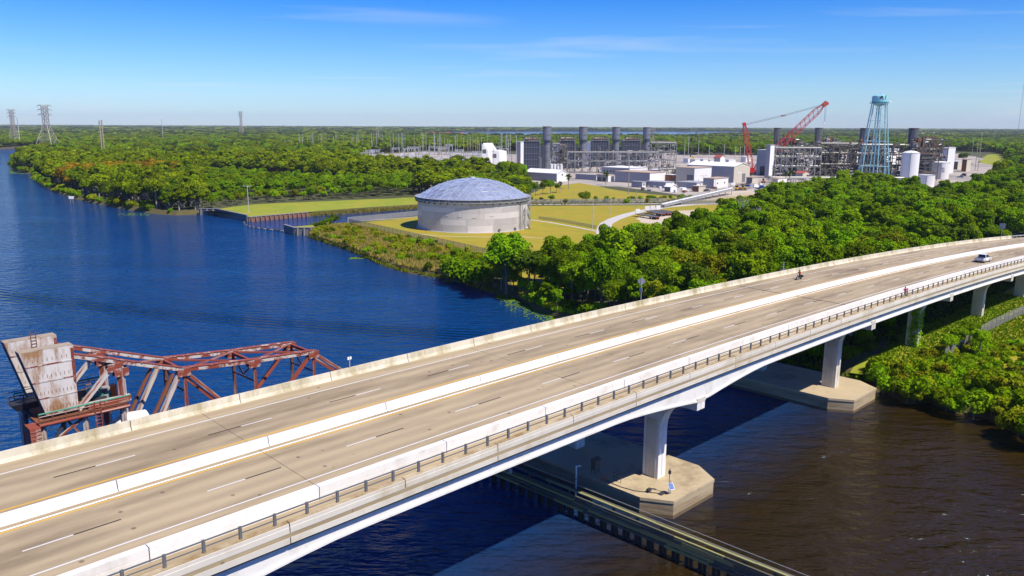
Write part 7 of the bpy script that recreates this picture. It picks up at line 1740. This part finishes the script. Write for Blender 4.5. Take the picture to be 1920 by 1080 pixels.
# vehicles and gear about the yard
def yard_car(x, y, m, label, rz, van=False, group=None):
    p = G(x, y); t = thing('parked_van' if van else 'parked_car', label, 'van' if van else 'car', p, group, rz); R = RZ(rz); l = lambda v: p + R @ Vector(v); t.rotation_euler = (0, 0, 0)
    h = 2.3 if van else 1.5
    MB().hexa([l(v) for v in ((-2.4, -.95, .4), (2.4, -.95, .4), (2.4, .95, .4), (-2.4, .95, .4))], [l(v) for v in ((-2.4, -.92, 1.0), (2.35, -.9, .9), (2.35, .9, .9), (-2.4, .92, 1.0))]).build('body', m, t)
    MB().hexa([l(v) for v in ((-2.3, -.88, 1.0), (1.3, -.88, 1.0), (1.3, .88, 1.0), (-2.3, .88, 1.0))], [l(v) for v in ((-2.1 if van else -1.5, -.72, h), (.5, -.72, h), (.5, .72, h), (-2.1 if van else -1.5, .72, h))]).build('cabin', m if van else GLASSD, t)
    MB().hexa([l(v) for v in ((-1.4, -.73, h), (.45, -.73, h), (.45, .73, h), (-1.4, .73, h))], [l(v) for v in ((-1.4, -.7, h + .06), (.4, -.7, h + .06), (.4, .7, h + .06), (-1.4, .7, h + .06))]).build('roof', m, t)
    for x_ in (-1.5, 1.5):
        for y_ in (-.85, .85): MB().tube(l((x_, y_ - .1, .34)), l((x_, y_ + .1, .34)), .34, n=12).build('wheel', TYRE, t)
yard_car(1326, 359, DARKM, 'dark pickup parked beside the beige container', .6)
yard_car(1284, 359, WHITEM, 'white van among drums in front of the long trailers', .3, True)
yard_car(1418, 352, WHITEM, 'white truck by the low open shed', .2, True)
for i, (x, y) in enumerate(((1376, 349), (1384, 350), (1392, 348.5), (1401, 350), (1409, 349.5), (1388, 355), (1398, 356), (1421, 357), (1430, 354), (1822, 309), (1815, 305), (1836, 305), (1806, 330), (1800, 333), (1829, 328))):
    yard_car(x, y, [WHITEM, GALV, DARKM, BLUEM, WALLB][i % 5], 'parked car in the far right yard by the wooden poles' if x > 1700 else 'parked car in the work yard below the big shed', i * .7, i % 4 == 0, 'cars in the far right yard' if x > 1700 else 'cars in the work yard')
def loader(x, y, m, label, rz):
    p = G(x, y); R = RZ(rz); l = lambda v: p + R @ Vector(v); t = thing('wheel_loader', label, 'loader', p)
    for x_ in (-1.5, 1.5):
        for y_ in (-1.1, 1.1): MB().tube(l((x_, y_ - .25, .75)), l((x_, y_ + .25, .75)), .75, n=12).build('wheel', TYRE, t)
    MB().hexa([l(v) for v in ((-2.6, -.8, .9), (1.6, -.8, .9), (1.6, .8, .9), (-2.6, .8, .9))], [l(v) for v in ((-2.5, -.7, 2.1), (.4, -.7, 1.9), (.4, .7, 1.9), (-2.5, .7, 2.1))]).build('body', m, t)
    MB().box(l((-.1, 0, 2.6)), (1.4, 1.4, 1.4), R).build('cab', GLASSD, t); MB().box(l((-.1, 0, 3.35)), (1.6, 1.6, .14), R).build('roof', m, t)
    for sy in (-.5, .5): MB().bar(l((1.0, sy, 1.8)), l((3.2, sy, .9)), .25).build('arm', m, t)
    MB().hexa([l(v) for v in ((3.0, -1.3, .2), (4.2, -1.3, .2), (4.2, 1.3, .2), (3.0, 1.3, .2))], [l(v) for v in ((3.0, -1.3, 1.3), (3.3, -1.3, 1.3), (3.3, 1.3, 1.3), (3.0, 1.3, 1.3))]).build('bucket', DARKM, t)
loader(1381, 357, YELM, 'left yellow wheel loader on the dirt road of the yard', .4)
loader(1392, 356.5, YELM, 'right yellow wheel loader on the dirt road of the yard', 2.8)
loader(1431, 343, ORANM, 'orange loader by the low open shed', 1.2)
loader(1466, 346, GREENM, 'bright green machine beside the pair of palms', .2)
loader(1462, 356, GREENM, 'dark green machine at the edge of the green wood', 1.0)
rnd = random.Random(12)
for i in range(40):
    x = rnd.uniform(1200, 1500); y = rnd.uniform(345, 362) - max(0, x - 1330) * .02; p = G(x, y)
    if i < 26: b_ = MB().box((0, 0, rnd.uniform(.6, 1.1)), (rnd.uniform(1.2, 3.4), rnd.uniform(1, 2), rnd.uniform(1, 2)), RZ(rnd.uniform(0, 3))); nm, lb, ct, gr_ = 'crate', 'crate among the gear stored in the work yard', 'crate', 'crates in the work yard'
    else:
        b_ = MB()
        for k in range(6): b_.tube((0, k * .5, .3), (rnd.uniform(5, 7), k * .5, .3), .22, n=6)
        nm, lb, ct, gr_ = 'pipe_stack', 'bundle of pipes lying in the work yard', 'pipes', 'pipe bundles in the work yard'
    b_.v = [(a + p.x, c + p.y, d + p.z) for a, c, d in b_.v]
    b_.alone(nm, rnd.choice((WALLG, GALV, RUSTB, STEELD, BLUEM, WALLW)), lb, ct, p, gr_)
# far roofs by the lake
for i in range(16):
    if 7 <= i < 12: continue
    x = 866 - i * 10 + rnd.uniform(-3, 3) if i < 12 else 1445 + i * 22; y = rnd.uniform(254.5, 256.5) if i < 12 else rnd.uniform(253.5, 255.5); p = G(x, y); w = rnd.uniform(10, 17)
    h_ = thing('far_house', 'far pale house with a red roof on the lake shore' if i < 12 else 'far long white shed beyond the right turbine hall', 'house' if i < 12 else 'shed', p, 'far houses by the lake' if i < 12 else 'far white sheds')
    boxp('wall', p + Vector((0, 0, 5)), (w, 12, 10), WALLW, h_); R0 = p + Vector((0, 0, 10))
    MB().hexa([R0 + Vector(v) for v in ((-w * .55, -7, 0.02), (w * .55, -7, 0.02), (w * .55, 7, 0.02), (-w * .55, 7, 0.02))], [R0 + Vector(v) for v in ((-w * .5, -.3, 5), (w * .5, -.3, 5), (w * .5, .3, 5), (-w * .5, .3, 5))]).build('roof', ROOFR if i < 12 else ROOFW, h_)

# ================================================================== HAZE
HZ = bpy.data.materials.new('haze_air'); HZ.use_nodes = True; hn = HZ.node_tree.nodes
for x in list(hn):
    if x.type != 'OUTPUT_MATERIAL': hn.remove(x)
pv_ = hn.new('ShaderNodeVolumePrincipled'); pv_.inputs['Color'].default_value = (.80, .90, 1.0, 1); pv_.inputs['Density'].default_value = 4.2e-5; pv_.inputs['Anisotropy'].default_value = 0.0
HZ.node_tree.links.new(pv_.outputs[0], hn['Material Output'].inputs['Volume'])
hz = MB().box((600, 8100, 119), (33500, 17900, 242)).build('haze', HZ, None, kind='stuff'); hz['label'] = 'thin pale summer haze over the far woods'
